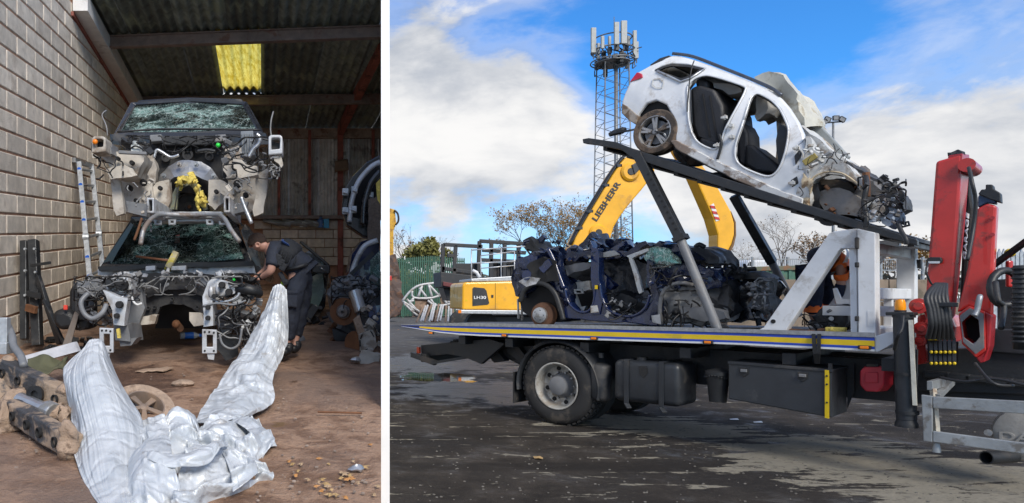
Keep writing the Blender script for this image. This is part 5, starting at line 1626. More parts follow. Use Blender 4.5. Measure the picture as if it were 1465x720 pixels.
for px in (617, 722, 850, 1013, 1237):
    c = TP(px, 468 + (px - 574) * .0335 + 7, -.03)
    q = MB(); q.box(c, .10 if px > 900 else .09, .03, .036, (TFW, TW, UP)); o = q.build('side_marker', m_black, tr, bevel=.004)
    q = MB(); q.box(c - TW * .012, .065, .025, .026, (TFW, TW, UP)); q.build('lens', m_orange, o, bevel=.004)

# chassis under the bed
q = MB(); q.prism([T(-2.1, .62, .98), T(-2.1, .62, .80), T(-1.2, .62, .78), T(-.75, .62, .62), T(4.6, .62, .62), T(4.6, .62, 1.02), T(-.9, .62, 1.06)], TW * .14); q.build('chassis_rail', m_chas, tr, bevel=.008)
q = MB(); q.prism([T(-2.1, 1.36, .98), T(-2.1, 1.36, .80), T(-1.2, 1.36, .78), T(-.75, 1.36, .62), T(4.6, 1.36, .62), T(4.6, 1.36, 1.02), T(-.9, 1.36, 1.06)], TW * .14); q.build('chassis_rail', m_chas, tr, bevel=.008)
for s_ in (-1.5, -.7, .4, 1.6, 2.6, 3.4):
    q = MB(); q.box(T(s_, 1.0, 1.02), .12, 1.85, .12, (TFW, TW, UP)); q.build('cross_member', m_chas, tr, bevel=.006)
q = MB(); q.box(T(-1.0, .66, .90), .9, .12, .34, (TFW, TW, UP)); q.build('spring_hanger', m_chas, tr, bevel=.03)
q = MB(); q.prism([T(-1.55, .5, .98), T(-1.3, .5, .98), T(-1.05, .5, .72), T(-1.25, .5, .68)], TW * .12); q.build('tail_bracket', m_chas, tr, bevel=.01)
# rear underrun: arm, cross bar and tail lamp
q = MB(); q.prism(tp([(602, 494), (700, 485), (722, 492), (688, 521), (664, 511), (640, 507), (603, 511)], .25), TW * .08); q.build('underrun_arm', m_chas, tr, bevel=.006)
q = MB(); q.prism(tp([(587, 504), (621, 516), (620, 523), (587, 511)], .12), TW * .08); q.build('underrun_plate', m_chas, tr, bevel=.006)
q = MB(); q.bar(T(-2.3, .15, .70), T(-2.3, 1.9, .70), .10, .13); q.build('underrun_bar', m_chas, tr, bevel=.008)
q = MB(); q.bar(TP(621, 519, .14), TP(670, 511, .3), .04, .04); q.build('underrun_stay', m_chas, tr)
q = MB(); q.box(TP(599, 501, .22), .05, .05, .10, (TFW, TW, UP)); q.build('tail_lamp', mat('red_lens', (.45, .06, .02), .3, bump=0), tr, bevel=.006)
q = MB(); q.box(T(-2.0, 1.0, .86), .12, 1.0, .2, (TFW, TW, UP)); q.build('tow_beam', m_chas, tr, bevel=.01)
q = MB(); q.prism(tp([(722, 490), (735, 488), (760, 520), (748, 524), (726, 505)], .5), TW * .1); q.build('spring_hanger', m_chas, tr, bevel=.01)

# rear wheels: dual pairs
def truck_wheel(cs, w0, par, dual=True, out=-1):
    c = T(cs, w0, .50)
    ax = TW * out
    r0 = .51
    q = MB()
    q.lathe([(.0, .305), (.012, .33), (.012, .43), (-.005, .47), (-.03, .495), (-.10, r0), (-.22, r0), (-.27, .495), (-.29, .47), (-.29, .30)], c, ax, 56)
    ty = q.build('tyre', m_rubber, par, smooth='auto')
    q = MB()
    for k in range(44):
        th = 2 * math.pi * k / 44
        for (a0, tw_) in ((-.07, .35), (-.15, -.3), (-.23, .3)):
            x = TFW * math.cos(th) + UP * math.sin(th); e = TFW * -math.sin(th) + UP * math.cos(th)
            q.box(c + ax * a0 + x * (r0 + .002), .022, .062, .05, (x, (ax + e * tw_).normalized(), e))
    q.build('tread_block', m_rubber, ty, kind='stuff')
    q = MB()
    q.lathe([(.012, .306), (.016, .296), (.012, .285), (-.02, .275), (-.14, .255), (-.16, .215), (-.165, .17), (-.13, .15)], c, ax, 44)
    rim = q.build('rim', mat('wheel_silver', (.46, .45, .42), .45, .4, var=.15, dirt=(.24, .2, .16), da=.28, ds=5), par, smooth='auto')
    q = MB(); q.lathe([(-.14, .165), (-.11, .15), (-.05, .13), (-.02, .12), (-.01, .10), (-.01, 0)], c, ax, 24); q.build('hub', m_gplast, rim, smooth='auto')
    for k in range(8):
        th = 2 * math.pi * (k + .3) / 8
        p = c + (TFW * math.cos(th) + UP * math.sin(th)) * .222 + ax * -.148
        q = MB(); q.lathe([(.0, .030), (.008, .027), (.008, .0)], p, ax, 12); q.build('hand_hole', m_void, rim, smooth='auto')
    for k in range(10):
        th = 2 * math.pi * k / 10
        p = c + (TFW * math.cos(th) + UP * math.sin(th)) * .175 + ax * -.15
        q = MB(); q.cyl(p, p + ax * .035, .014, n=6); q.build('wheel_nut', m_steel, rim)
    if dual:
        q = MB(); q.lathe([(-.36, .30), (-.36, .46), (-.40, r0), (-.60, r0), (-.64, .46), (-.64, .3)], c, ax, 44); q.build('inner_tyre', m_rubber, par, smooth='auto')
truck_wheel(0.03, .05, tr)
q = MB(); q.lathe([(0, .32), (0, .46), (.04, .51), (.28, .51), (.3, .3)], T(0.03, 1.65, .5), TW, 40); q.build('far_tyre', m_rubber, tr, smooth='auto')
q = MB(); q.cyl(T(.03, .3, .5), T(.03, 1.7, .5), .10, n=12); q.ball(T(.03, 1.0, .5), .24, 14, 10); q.build('axle', m_chas, tr, smooth='auto')
# mudguard and flap
q = MB()
q.lathe([(.0, .575), (-.04, .60), (-.62, .60), (-.62, .57), (-.02, .555), (.0, .575)], T(.03, .02, .50), -TW, 36, (R(-192), R(10)), up=UP)
o = q.build('mudguard', m_tank, tr, smooth='auto')
q = MB(); q.box(T(-.60, .32, .42), .015, .58, .42, (TFW, TW, UP)); q.build('mud_flap', m_rubber, tr)

# tanks, bin and box along the side
q = MB(); q.lathe([(0, 0), (.01, .07), (.035, .115), (.07, .13), (.42, .13), (.455, .115), (.48, .07), (.49, 0)], V((TP(860, 540, .16).x, TP(860, 540, .16).y, TP(860, 575, .16).z)), UP, 24); o = q.build('air_tank', m_tank, tr, smooth='auto')
q = MB(); q.cyl(TP(860, 512, .16), TP(860, 505, .16), .03); q.build('tank_neck', m_tank, o)
q = MB(); q.prism(tp([(877, 514), (972, 521), (972, 584), (877, 573)], .0), TW * .52); ft = q.build('fuel_tank', m_tank, tr, bevel=.07, seg=5, smooth=True)
for px in (896, 946):
    q = MB(); a = TP(px, 514.5 + (px - 877) * .07, -.012); b = TP(px, 575 + (px - 877) * .12, -.012)
    q.bar(a, b, .055, .012, TW); q.bar(a + UP * .006, a + TW * .5 + UP * .006, .055, .014); q.bar(b, b + TFW * .05 - UP * .05 - TW * .03, .06, .02); q.build('tank_strap', m_tank, ft, bevel=.004)
q = MB(); q.cyl(TP(918, 517, .15), TP(918, 511, .15), .06, n=16); q.build('filler_cap', m_black, ft, bevel=.008)
stn = MB(); stn.prism(tp([(914, 524), (925, 524), (927, 534), (921, 541), (915, 536)], -.006), TW * .003); stn.build('fuel_stain', mat('oily_black', (.008, .008, .009), .15, bump=0), ft)

bn = thing('bin', T(TS(1026, .1), .12, .55), 'black ribbed bucket bin hung by a chain between fuel tank and toolbox', 'bin')
c0 = TP(1027, 575, .12); c1 = TP(1026, 524, .12)
q = MB(); q.lathe([(0, 0), (0, .085), (.16, .10), (.30, .118), (.31, .105)], c0, UP, 20); q.build('bucket', m_black, bn, smooth='auto')
q = MB(); q.lathe([(-.02, .125), (.015, .125), (.03, .10), (.05, .03), (.05, 0)], V((c0.x, c0.y, c0.z + .315)), UP, 20); q.build('lid', m_black, bn, smooth='auto')
q = MB()
for k in range(26):
    th = k / 26 * 2 * math.pi
    q.ball(V((c0.x, c0.y, c0.z + .28 + .012 * math.sin(th * 3))) + TFW * (.127 * math.cos(th)) + TW * (.127 * math.sin(th)), .009, 6, 4)
q.build('chain', m_chas, bn, smooth=True, kind='stuff')

q = MB(); q.prism(tp([(1042, 518), (1190, 530), (1190, 598), (1042, 571)], .0), TW * .55); tb = q.build('toolbox', mat('black_box_paint', (.032, .036, .042), .38, var=.12, dirt=(.10, .10, .10), da=.12, ds=3, bump=.05), tr, bevel=.012)
q = MB(); q.prism(tp([(1041, 517), (1191, 529), (1191, 533), (1041, 521)], -.012), TW * .57); q.build('lid_edge', m_tank, tb, bevel=.004)
for px, py in ((1064, 531), (1148, 538)):
    q = MB(); q.prism(tp([(px - 7, py - 6), (px + 7, py - 5), (px + 7, py + 4), (px, py + 9), (px - 7, py + 3)], -.012), TW * .01); o = q.build('latch_plate', m_black, tb, bevel=.003)
    q = MB(); q.box(TP(px, py - .5, -.02), .06, .02, .03, (TFW, TW, UP)); q.build('latch', m_gplast, o, bevel=.004)
q = MB(); q.prism(tp([(1180, 529.4), (1186, 530), (1186, 599), (1180, 598)], -.014), TW * .010); ys = q.build('reflective_strip', m_ystripe, tb)
for py in (538, 550, 576):
    q = MB(); c = TP(1183, py, -.016); q.cyl(c, c - TW * .006, .009, n=8); q.build('rivet', m_black, ys)
q = MB(); q.box(TP(1188, 526, .03), .03, .03, .08, (TFW, TW, UP)); q.build('corner_post', m_black, tb)
q = MB(); q.prism(tp([(1218, 520), (1222, 520), (1222, 560), (1212, 585), (1212, 528)], .55), TW * .02); q.build('box_bracket', m_chas, tr)

# strap over the edge
for px, dx in ((1164, 4), (1172, -2)):
    q = MB(); pts = [TP(px, 478, .06), TP(px, 479, -.03), TP(px + dx * .2, 492, -.035), TP(px + dx * .5, 506, -.03), TP(px + dx, 520, .02)]
    for a, b in zip(pts, pts[1:]): q.bar(a, b, .016, .03, TFW)
    tag(q.build('strap', m_black), 'black webbing strap end hanging over the bed edge, ' + ('left' if px == 1164 else 'right') + ' of the pair above the toolbox', 'strap', None)

# red extinguisher box
q = MB(); q.prism(tp([(1230, 531), (1237, 524), (1260, 524), (1266, 530), (1265, 551), (1256, 561), (1238, 560), (1230, 551)], .30), TW * .55 + TFW * .02 - UP * .03); rb = q.build('extinguisher_box', mat('red_plastic', (.55, .03, .05), .35, var=.08, bump=.03), tr, bevel=.012)
q = MB(); q.prism(tp([(1237, 533), (1256, 533), (1256, 548), (1237, 548)], .285), TW * .02); q.build('box_panel', _M['red_plastic'], rb, bevel=.006)
q = MB(); q.prism(tp([(1239, 521), (1257, 521), (1257, 525), (1239, 525)], .29), TW * .05); q.build('box_catch', m_chas, rb, bevel=.004)

# outrigger leg
q = MB(); a, b = TP(1292, 452, -.02), TP(1297, 600, -.02)
q.cyl(a, b, .075, n=24); og = q.build('outrigger_leg', m_tank, tr, smooth='auto')
q = MB(); q.bar(TP(1303, 458, -.10), TP(1309, 580, -.10), .03, .02, TW); q.build('pale_strip', mat('cream_strip', (.60, .58, .50), .5), og)
for py in (452, 535, 590): q = MB(); cc = TP(1293 + (py - 452) * .035, py, -.02); q.cyl(cc + UP * .015, cc - UP * .015, .085, n=24); q.build('collar', m_chas, og, smooth='auto')
q = MB(); cc = TP(1297, 606, -.02); q.lathe([(.10, .05), (.06, .06), (.0, .085), (-.03, .085), (-.03, 0)], V((cc.x, cc.y, cc.z)), UP, 20); q.build('foot', m_chas, og, smooth='auto')
tubep('hydraulic_hose', [(1280, 500, 5.9), (1284, 482, 5.8), (1290, 470, 5.8), (1292, 452, 5.85)], .014, m_black, og)
q = MB(); q.bar(TP(1312, 500, -.02), TP(1310, 592, -.02), .012, .012); q.build('guide_rod', m_chas, og)
q = MB(); q.box(TP(1290, 449, .0), .20, .18, .03, (TFW, TW, UP)); q.build('leg_cap', m_black, og, bevel=.006)
cc = TP(1288, 447, -.02)
q = MB(); q.lathe([(0, .045), (.02, .045), (.02, .04)], cc, UP, 16); bc = q.build('beacon_base', m_chas, tr, smooth='auto')
q = MB(); q.lathe([(.02, .038), (.045, .042), (.09, .038), (.115, .03), (.12, 0)], cc, UP, 16); q.build('beacon_lens', mat('amber_lens', (.95, .33, .01), .2, bump=0), bc, smooth='auto')

# ---------------------------------------------------------------- white headboard frame
def wprism(name, pts, w0, d, m=m_white, bevel=.008):
    q = MB(); q.prism(tp(pts, w0), TW * d); return q.build(name, m, tr, bevel=bevel)
hb = wprism('headboard_post', [(1226, 327), (1252, 333), (1253, 484), (1228, 481)], 0.0, .18)
q = MB(); q.prism(tp([(1241, 445), (1249, 446), (1249, 468), (1241, 467)], -.004), TW * .003); q.build('blank_plate', mat('white_plate', (.66, .67, .68), .45, bump=0), hb)
wprism('headboard_post', [(1214, 336), (1225.5, 330), (1226.5, 481), (1217, 480)], .05, .12, m_white)
wprism('headboard_brace', [(1075, 476.5), (1092, 469), (1186, 334), (1193, 331), (1226, 327), (1226, 356), (1203, 356), (1199, 360), (1121, 478)], .03, .14)
h_ = MB(); cc = TP(1106, 460, .025); h_.cyl(cc, cc + TW * .01, .022, n=14); h_.build('brace_hole', m_void, tr)
sN = TS(1240, .1)
pz = lambda py, px=1240, w_=.0: TP(px, py, w_).z
zt_, z0_ = pz(338), pz(480)
q = MB(); q.box(T(sN, 1.90, (zt_ + z0_) / 2), .16, .16, zt_ - z0_, (TFW, TW, UP)); q.build('headboard_post', m_white, tr, bevel=.008)
def crossbar(name, z, hgt, thick=.10, w0=.18, w1=1.82, ds=0.0):
    q = MB(); q.box(T(sN + ds, (w0 + w1) / 2, z), thick, w1 - w0, hgt, (TFW, TW, UP)); return q.build(name, m_white, tr, bevel=.008)
crossbar('top_bar', pz(353), .10)
crossbar('middle_bar', pz(420), .11)
crossbar('lower_bar', pz(478), .10, .14)
for w_ in (.42, 1.0, 1.55):
    q = MB(); q.box(T(sN, w_, (pz(425) + pz(478)) / 2), .07, .07, pz(425) - pz(478) - .02, (TFW, TW, UP)); q.build('guard_bar', m_white, tr, bevel=.006)
# far brace mirrors the near one
bp = [(1075, 476.5), (1092, 469), (1186, 334), (1193, 331), (1226, 327), (1226, 356), (1203, 356), (1199, 360), (1121, 478)]
q = MB(); q.prism([p + TW * 1.80 for p in tp(bp, .03)], TW * .14); q.build('headboard_brace', m_white, tr, bevel=.008)
q = MB(); q.box(T(sN - .10, .10, pz(432)), .04, .05, .02, (TFW, TW, UP)); q.box(T(sN - .14, .5, z0_ + .22), .6, .06, .10, (TFW, TW, UP)); q.build('side_arm', m_white, tr, bevel=.006)
q = MB(); q.prism(tp([(1191, 413), (1196, 412), (1203, 428), (1216, 428), (1216, 435), (1196, 435)], .5), TW * .06); q.build('headboard_hook', m_white, tr, bevel=.004)
for py in (348, 379, 456):
    q = MB(); q.box(TP(1226, py, -.01), .03, .04, .11 if py == 348 else .05, (TFW, TW, UP)); q.build('buffer_pad', m_black, hb, bevel=.008)
wprism('bed_front_corner', [(1251, 481.5), (1268, 476), (1282, 474), (1282, 490), (1256, 504), (1251, 503.5)], .01, .10)
wprism('headboard_clip', [(1311, 372), (1317, 371), (1318, 384), (1312, 384)], 1.6, .04, m_black, .004)

# ---------------------------------------------------------------- upper loading deck and its props
def roll(w_):
    return 0.0 * w_

rp = [(833, 199), (842, 197.5), (880, 203), (900, 211), (1000, 243.5), (1100, 275.5), (1230, 318), (1312, 343), (1312, 352), (1230, 329), (1100, 289), (1000, 257.5), (905, 226), (888, 214), (850, 207), (834, 205)]
def rampw(dw):
    return [p + TW * dw + UP * roll(dw) for p in tp(rp, .16)]
q = MB(); q.prism(rampw(0), TW * .10); dk = q.build('upper_deck_rail', m_blackmet, tr, bevel=.008)
q = MB(); q.prism(rampw(1.68), TW * .10); q.build('upper_deck_rail', m_blackmet, tr, bevel=.008)
ln = [(842, 202), (895, 213), (1000, 247.5), (1100, 279.5), (1230, 321), (1310, 345)]
q = MB()
A = tp(ln, .27); B = [p + TW * 1.56 + UP * roll(1.56) for p in A]
for i in range(len(A) - 1):
    q.prism([A[i], A[i + 1], B[i + 1], B[i]], V((0, 0, .03)))
q.build('upper_deck_plate', m_deck, tr)
for i in range(14):
    k = i / 13; x = 860 + 440 * k; y = 210 + 138 * k + (4 if .1 < k < .9 else 0)
    a = TP(x, y, .27); q = MB(); q.bar(a + TW * .1 - UP * .0, a + TW * 1.5 - UP * .0, .05, .06); q.build('deck_rib', m_blackmet, tr)
q = MB(); q.tube(pf([(872, 193, 9.6), (879, 190, 9.6), (890, 187, 9.5), (895, 185, 9.5)]), [.03, .04, .045, .03], 8); q.build('deck_handle', m_black, tr, smooth=True)
def prop(a, mid, b, dw, name='deck_prop'):
    p0, p1, p2 = [TP(x, y, .2) + TW * dw for x, y in (a, mid, b)]
    q = MB(); q.bar(p0, p1, .10, .13, TW); o = q.build(name, m_blackmet, tr, bevel=.006)
    q = MB(); q.cyl(p1 + (p0 - p1) * .1, p2, .05, n=14); q.build('inner_tube', m_gplast, o, smooth='auto')
    h = MB()
    for k in range(11):
        c = p0 + (p1 - p0) * (.25 + .065 * k) - TW * .066 + TFW * .02
        h.lathe([(0, 0), (0, .014)], c - TW * .003, -TW, 8)
    h.build('pin_hole', m_void, o, kind='stuff')
    q = MB(); q.bar(p1 + (p0 - p1).normalized() * .03, p1 - (p0 - p1).normalized() * .03, .13, .16, TW); q.build('collar', m_blackmet, o)
    q = MB(); q.prism([p2 + TFW * -.14, p2 + TFW * .14, p2 + TFW * .05 + UP * .06, p2 - TFW * .05 + UP * .06], TW * .06); q.build('prop_foot', m_blackmet, o)
prop((914, 222), (974, 341), (1027, 472), 0)
# far prop: same shape standing on the far side of the bed
p0, p1, p2 = P(1050, 280, 8.9), P(1105, 376, 8.9), P(1143, 452, 8.95)
q = MB(); q.bar(p0, p1, .10, .12, TW); o = q.build('deck_prop', m_blackmet, tr, bevel=.006)
q = MB(); q.cyl(p1 + (p0 - p1) * .1, p2, .045, n=14); q.build('inner_tube', m_gplast, o, smooth='auto')
h = MB()
for k in range(11): h.lathe([(0, 0), (0, .014)], p0 + (p1 - p0) * (.25 + .065 * k) - TW * .064, -TW, 8)
h.build('pin_hole', m_void, o, kind='stuff')
tubep('ratchet_strap', [(874, 192, 9.4), (900, 187, 9.2), (912, 185, 8.75), (930, 187, 8.35), (950, 191, 8.2)], .014, m_black, tr)
tubep('ratchet_strap', [(950, 191, 8.2), (956, 200, 8.2), (970, 218, 8.3), (982, 236, 8.35)], .014, m_steel, tr)

# ---------------------------------------------------------------- red folding crane
mr = m_red
q = MB(); q.prism(tp([(1339, 231), (1377, 220), (1362, 440), (1354, 470), (1331, 470), (1322, 450)], .15), TW * .10); bm1 = q.build('main_boom', mr, tr, bevel=.02)
# the boom's flank with lettering, set back from the face
fl_ = [TP(1377, 219.5, .15), TP(1387, 221, .15), TP(1387, 240, .15), TP(1379, 330, .15), TP(1366, 452, .15), TP(1358, 462, .15)]
fl2 = [TP(1377, 219.5, .15), TP(1387, 221, .42), TP(1387.5, 240, .42), TP(1380, 330, .40), TP(1367, 452, .36), TP(1357, 464, .16)]
q = MB(); q.prism(fl2, TW * .03 - TFW * .10); q.build('boom_flank', mat('red_shaded', (.36, .018, .024), .32, coat=.3, var=.12, bump=.02), bm1, bevel=.01)  # deeper red puts the flank's shade into the paint
q = MB(); c = TP(1383, 236, .1); q.cyl(c, c + TW * .4, .06, n=16); q.build('boom_pin', mr, bm1, smooth='auto')
q = MB(); q.prism(tp([(1355, 219), (1372, 214), (1378, 217), (1378, 222), (1356, 224)], .2), TW * .1); q.build('boom_grease_cap', m_black, bm1, bevel=.006, crumple=(.015, 20, .04))
# lettering down the flank
A_, B_ = TP(1377.5, 372, .30), TP(1385.5, 262, .36)
xa = (B_ - A_).normalized()
ya = (TP(1372, 300, .15) - TP(1384, 300, .41)); ya = (ya - xa * ya.dot(xa)).normalized()
lz = xa.cross(ya)
text('boom_lettering', 'GARAGE', A_ - TFW * 0 + lz * .012 - ya * .03, xa, ya, .09, mat('white_letters', (.8, .8, .8), .5, bump=0), bm1, .004, .86, .01)
q = MB(); q.prism(tp([(1325, 371), (1331, 368), (1346, 368), (1348, 373), (1346, 377), (1326, 377)], .08), TW * .06); lp = q.build('work_lamp', m_black, tr, bevel=.008)
q = MB(); q.prism(tp([(1328, 374), (1345, 374), (1344, 377), (1328, 377)], .075), TW * .01); q.build('lamp_glass', mat('lamp_lens', (.55, .58, .62), .15, bump=0), lp)
tubep('lamp_cable', [(1328, 377, 5.65), (1325, 388, 5.6), (1330, 402, 5.6), (1336, 410, 5.6)], .007, m_wire, tr)
q = MB(); q.prism(tp([(1312, 452), (1330, 448), (1360, 452), (1366, 468), (1362, 492), (1312, 494)], .30), TW * .5); q.build('crane_base', mr, tr, bevel=.02)
q = MB(); q.prism(tp([(1310, 470), (1322, 466), (1326, 520), (1312, 522)], .25), TW * .12); q.build('crane_link', mr, tr, bevel=.01)
for (px, py, r_) in ((1314, 438, .07), (1318, 470, .06), (1316, 488, .045), (1336, 462, .06)):
    q = MB(); c = TP(px, py, .12); q.cyl(c, c + TW * .25, r_, n=18); q.lathe([(-.012, 0), (-.012, r_ * .5), (0, r_ * .6)], c, TW, 14); q.build('pivot_pin', mr, tr, smooth='auto')
for i in range(6):
    x = 1330 + i * 5.4
    tubep('hydraulic_hose', [(1340 + i * 2.5, 407, 5.55), (x - 4, 424, 5.45), (x, 445, 5.42), (x + 2, 466, 5.42), (x + (i - 1.5) * 1.5, 484, 5.5)], .019, m_black, tr, n=7)
q = MB(); q.box(P(1347, 436, 5.41), .19, .03, .035, (TFW, TW, UP)); q.build('hose_clamp', m_chas, tr, bevel=.005)
# second boom with its open hexagonal end
q = MB(); q.prism(tp([(1397, 299), (1412, 291), (1426, 294), (1424, 330), (1418, 452), (1407, 447), (1386, 439), (1369, 448), (1384, 384)], .10), TW * .16); b2 = q.build('outer_boom', mr, tr, bevel=.02)
oh = [(1371, 449), (1386, 438), (1409, 446), (1410, 502), (1396, 512), (1376, 492)]
ih = [(1376, 461), (1388, 450), (1400, 458), (1402, 482), (1393, 493), (1379, 483)]
q = MB(); q.ring(tp(oh, .04), tp(ih, .04), TW * .30); o = q.build('boom_mouth', mr, b2, bevel=.012)
oh2 = [(1373, 452), (1387, 441), (1407, 449), (1408, 498), (1396, 507), (1378, 490)]
q = MB(); q.ring(tp(oh2, .022), tp(ih, .022), TW * .012); q.build('mouth_lip', m_gplast, o, bevel=.004)
q = MB(); q.prism(tp(ih, .25), TW * .02); q.build('mouth_dark', m_void, o)
q = MB(); q.prism(tp([(1409, 446), (1419, 452), (1416, 496), (1409, 518), (1402, 520), (1396, 512), (1410, 502)], .06), TW * .3); q.build('boom_end_plate', _M['red_shaded'], b2, bevel=.01)
q = MB(); q.prism(tp([(1399, 281), (1404, 276), (1422, 276), (1425, 292), (1412, 290), (1399, 297)], .12), TW * .12); q.build('boom_head', mat('navy_block', (.03, .06, .12), .5), b2, bevel=.01)
q = MB(); q.prism(tp([(1399, 278), (1404, 271), (1410, 271), (1410, 264), (1420, 264), (1421, 270), (1431, 276), (1432, 290), (1418, 286)], .10), TW * .14); q.build('head_block', m_black, b2, bevel=.008)
for py in (312, 336, 420): q = MB(); c = TP(1420, py, .095); q.cyl(c, c - TW * .015, .016, n=10); q.build('boom_bolt', _M['red_shaded'], b2)
tubep('grab_hook', [(1398, 438, 5.35), (1402, 424, 5.3), (1398, 444, 5.3), (1394, 452, 5.3)], .018, m_steel, b2)
tubep('boom_hose', [(1386, 240, 5.9), (1391, 262, 5.8), (1396, 290, 5.8), (1392, 330, 5.8), (1384, 372, 5.7)], .014, m_black, tr)
q = MB(); q.prism(tp([(1384, 240), (1393, 300), (1384, 430), (1372, 440), (1376, 360)], .45), TW * .12); q.build('lift_cylinder', m_chas, tr, bevel=.02)  # dark plate filling the gap between the two booms
# control levers
q = MB(); q.prism(tp([(1327, 474), (1342, 474), (1342, 487), (1327, 487)], .0), TW * .06); sw = q.build('switch_plate', m_ystripe, tr, bevel=.006)
q = MB(); c = TP(1334.5, 481, -.01); q.cyl(c, c - TW * .02, .022, n=14); q.build('stop_button', mat('stop_red', (.7, .02, .02), .35, bump=0), sw, smooth='auto')
q = MB(); q.prism(tp([(1326, 487), (1370, 489), (1369, 520), (1328, 519)], .12), TW * .06); q.build('valve_block', m_chas, tr, bevel=.006)
for r_ in range(2):
    for i in range(6):
        x, y = 1332 + i * 6.6, 490 + r_ * 0
        a = TP(x, 484 + r_ * 12, .06); b = TP(x + .5, 502 + r_ * 16, .0)
        q = MB(); q.bar(a, b, .022, .016, TW); lv = q.build('lever', m_black, tr)
        q = MB(); q.ball(b - UP * .012, .0125, 8, 6, (1, 1, 1.2)); q.build('lever_knob', m_ystripe, lv, smooth=True)
# dark cab-side chassis behind the guard rails
q = MB(); q.prism(tp([(1310, 500), (1400, 498), (1500, 506), (1500, 566), (1310, 560)], .55), TW * .5); q.build('subframe_box', m_chas, tr, bevel=.01)
q = MB(); q.prism(tp([(1418, 470), (1500, 474), (1500, 510), (1418, 504)], .50), TW * .1); q.build('battery_cover', m_tank, tr, bevel=.012)
q = MB(); q.prism(tp([(1426, 400), (1500, 396), (1500, 480), (1428, 470)], 1.0), TW * .06); q.build('cab_back', m_chas, tr, bevel=.01)
q = MB()
for k in range(3):
    pts = [P(1438 + 21 * math.cos(t_ * .35), 412 + 25 * math.sin(t_ * .35), 5.7 + .02 * t_ / 3 + k * .05) for t_ in range(19)]
    q = MB(); q.tube(pts, .03, 8); q.build('hose_coil', m_black, tr, smooth=True)
tubep('hydraulic_hose', [(1424, 404, 5.6), (1428, 430, 5.5), (1436, 440, 5.5), (1432, 470, 5.4)], .02, m_black, tr)
q = MB(); pts = pf([(1462, 380, 5.3), (1461, 420, 5.3), (1462, 500, 5.3)]); q.tube(pts, .05, 10); q.build('bellows_hose', m_black, tr, smooth=True)
q = MB()
for k in range(16): q.lathe([(-.012, .05), (0, .062), (.012, .05)], P(1461.5, 384 + k * 7, 5.3), UP, 12)
q.build('bellows_rib', m_black, tr, smooth=True, kind='stuff')
q = MB(); q.bar(P(1421, 380, 6.4), P(1470, 344, 6.0), .04, .04); q.build('cab_stay', m_black, tr)
q = MB(); q.box(P(1444, 392, 6.3), .05, .04, .24); o = q.build('fire_extinguisher', m_red, tr, bevel=.015)
q = MB(); q.ball(P(1445, 362, 6.3), .04); q.build('extinguisher_head', m_ystripe, o, smooth=True)
# guard rails
m_guard = mat('guard_grey', (.36, .38, .39), .45, .5, var=.15, dirt=(.14, .12, .1), da=.25, ds=5)
def grail(pts, name='side_guard'):
    q = MB(); q.prism(tp(pts, -.10), TW * .04); return q.build(name, m_guard, tr, bevel=.006)
grail([(1318, 565), (1334, 567), (1334, 633), (1321, 631)])
grail([(1334.5, 567.5), (1520, 577), (1520, 596), (1334.5, 584)])
grail([(1334.5, 617), (1520, 641), (1520, 657), (1334.5, 632.5)])
q = MB(); q.bar(TP(1340, 568, -.04), TP(1362, 546, .5), .05, .05); q.bar(TP(1330, 552, -.05), TP(1350, 546, .3), .04, .08); q.build('guard_bracket', m_guard, tr, bevel=.004)
q = MB(); q.bar(TP(1335, 556, -.03), TP(1340, 618, -.03), .035, .035); q.build('guard_stay', mat('rust_white', (.5, .46, .38), .7, dirt=(.2, .1, .05), da=.35, ds=9), tr)
q = MB(); q.lathe([(0, .02), (-.05, .03), (-.08, .03), (-.08, 0)], TP(1340, 634, -.04), UP, 10); q.build('guard_foot', m_guard, tr, smooth='auto')
q = MB(); cc = TP(1472, 622, .35)
q.lathe([(-.05, 0), (-.05, .17), (-.03, .22), (0, .235), (.25, .235), (.25, 0)], cc, TW, 36); at = q.build('grey_tank', mat('cast_grey', (.34, .33, .31), .6, .2, dirt=(.18, .15, .12), da=.25), tr, smooth='auto')
text('tank_lettering', 'DAF', TP(1428, 628, .30) - TW * .004, TFW, UP, .07, _M['cast_grey'], at, .012, 1.5, .02)
q = MB(); c = TP(1414, 619, .29); q.cyl(c, c - TW * .02, .028, n=12); q.build('tank_plug', m_steel, at, smooth='auto')
q = MB(); c = TP(1411, 655, .05); d_ = (TW * .9 + TFW * .5).normalized()
q.lathe([(0.3, .055), (0, .055), (0, .046), (.25, .046), (.25, 0)], c, d_, 20); q.build('exhaust_pipe', m_chas, tr, smooth='auto')
tubep('chassis_hose', [(1345, 540, 5.9), (1380, 546, 5.7), (1420, 542, 5.6), (1470, 552, 5.4)], .012, m_black, tr)
tubep('chassis_hose', [(1395, 520, 5.8), (1420, 548, 5.5), (1450, 552, 5.5)], .012, m_black, tr)
for i in range(5):
    q = MB(); c = TP(1340 + i * 30, 536 + i * 3, .5); q.box(c, .18, .1, .06, (TFW, TW, UP)); q.build('bracket', m_chas, tr, bevel=.01)
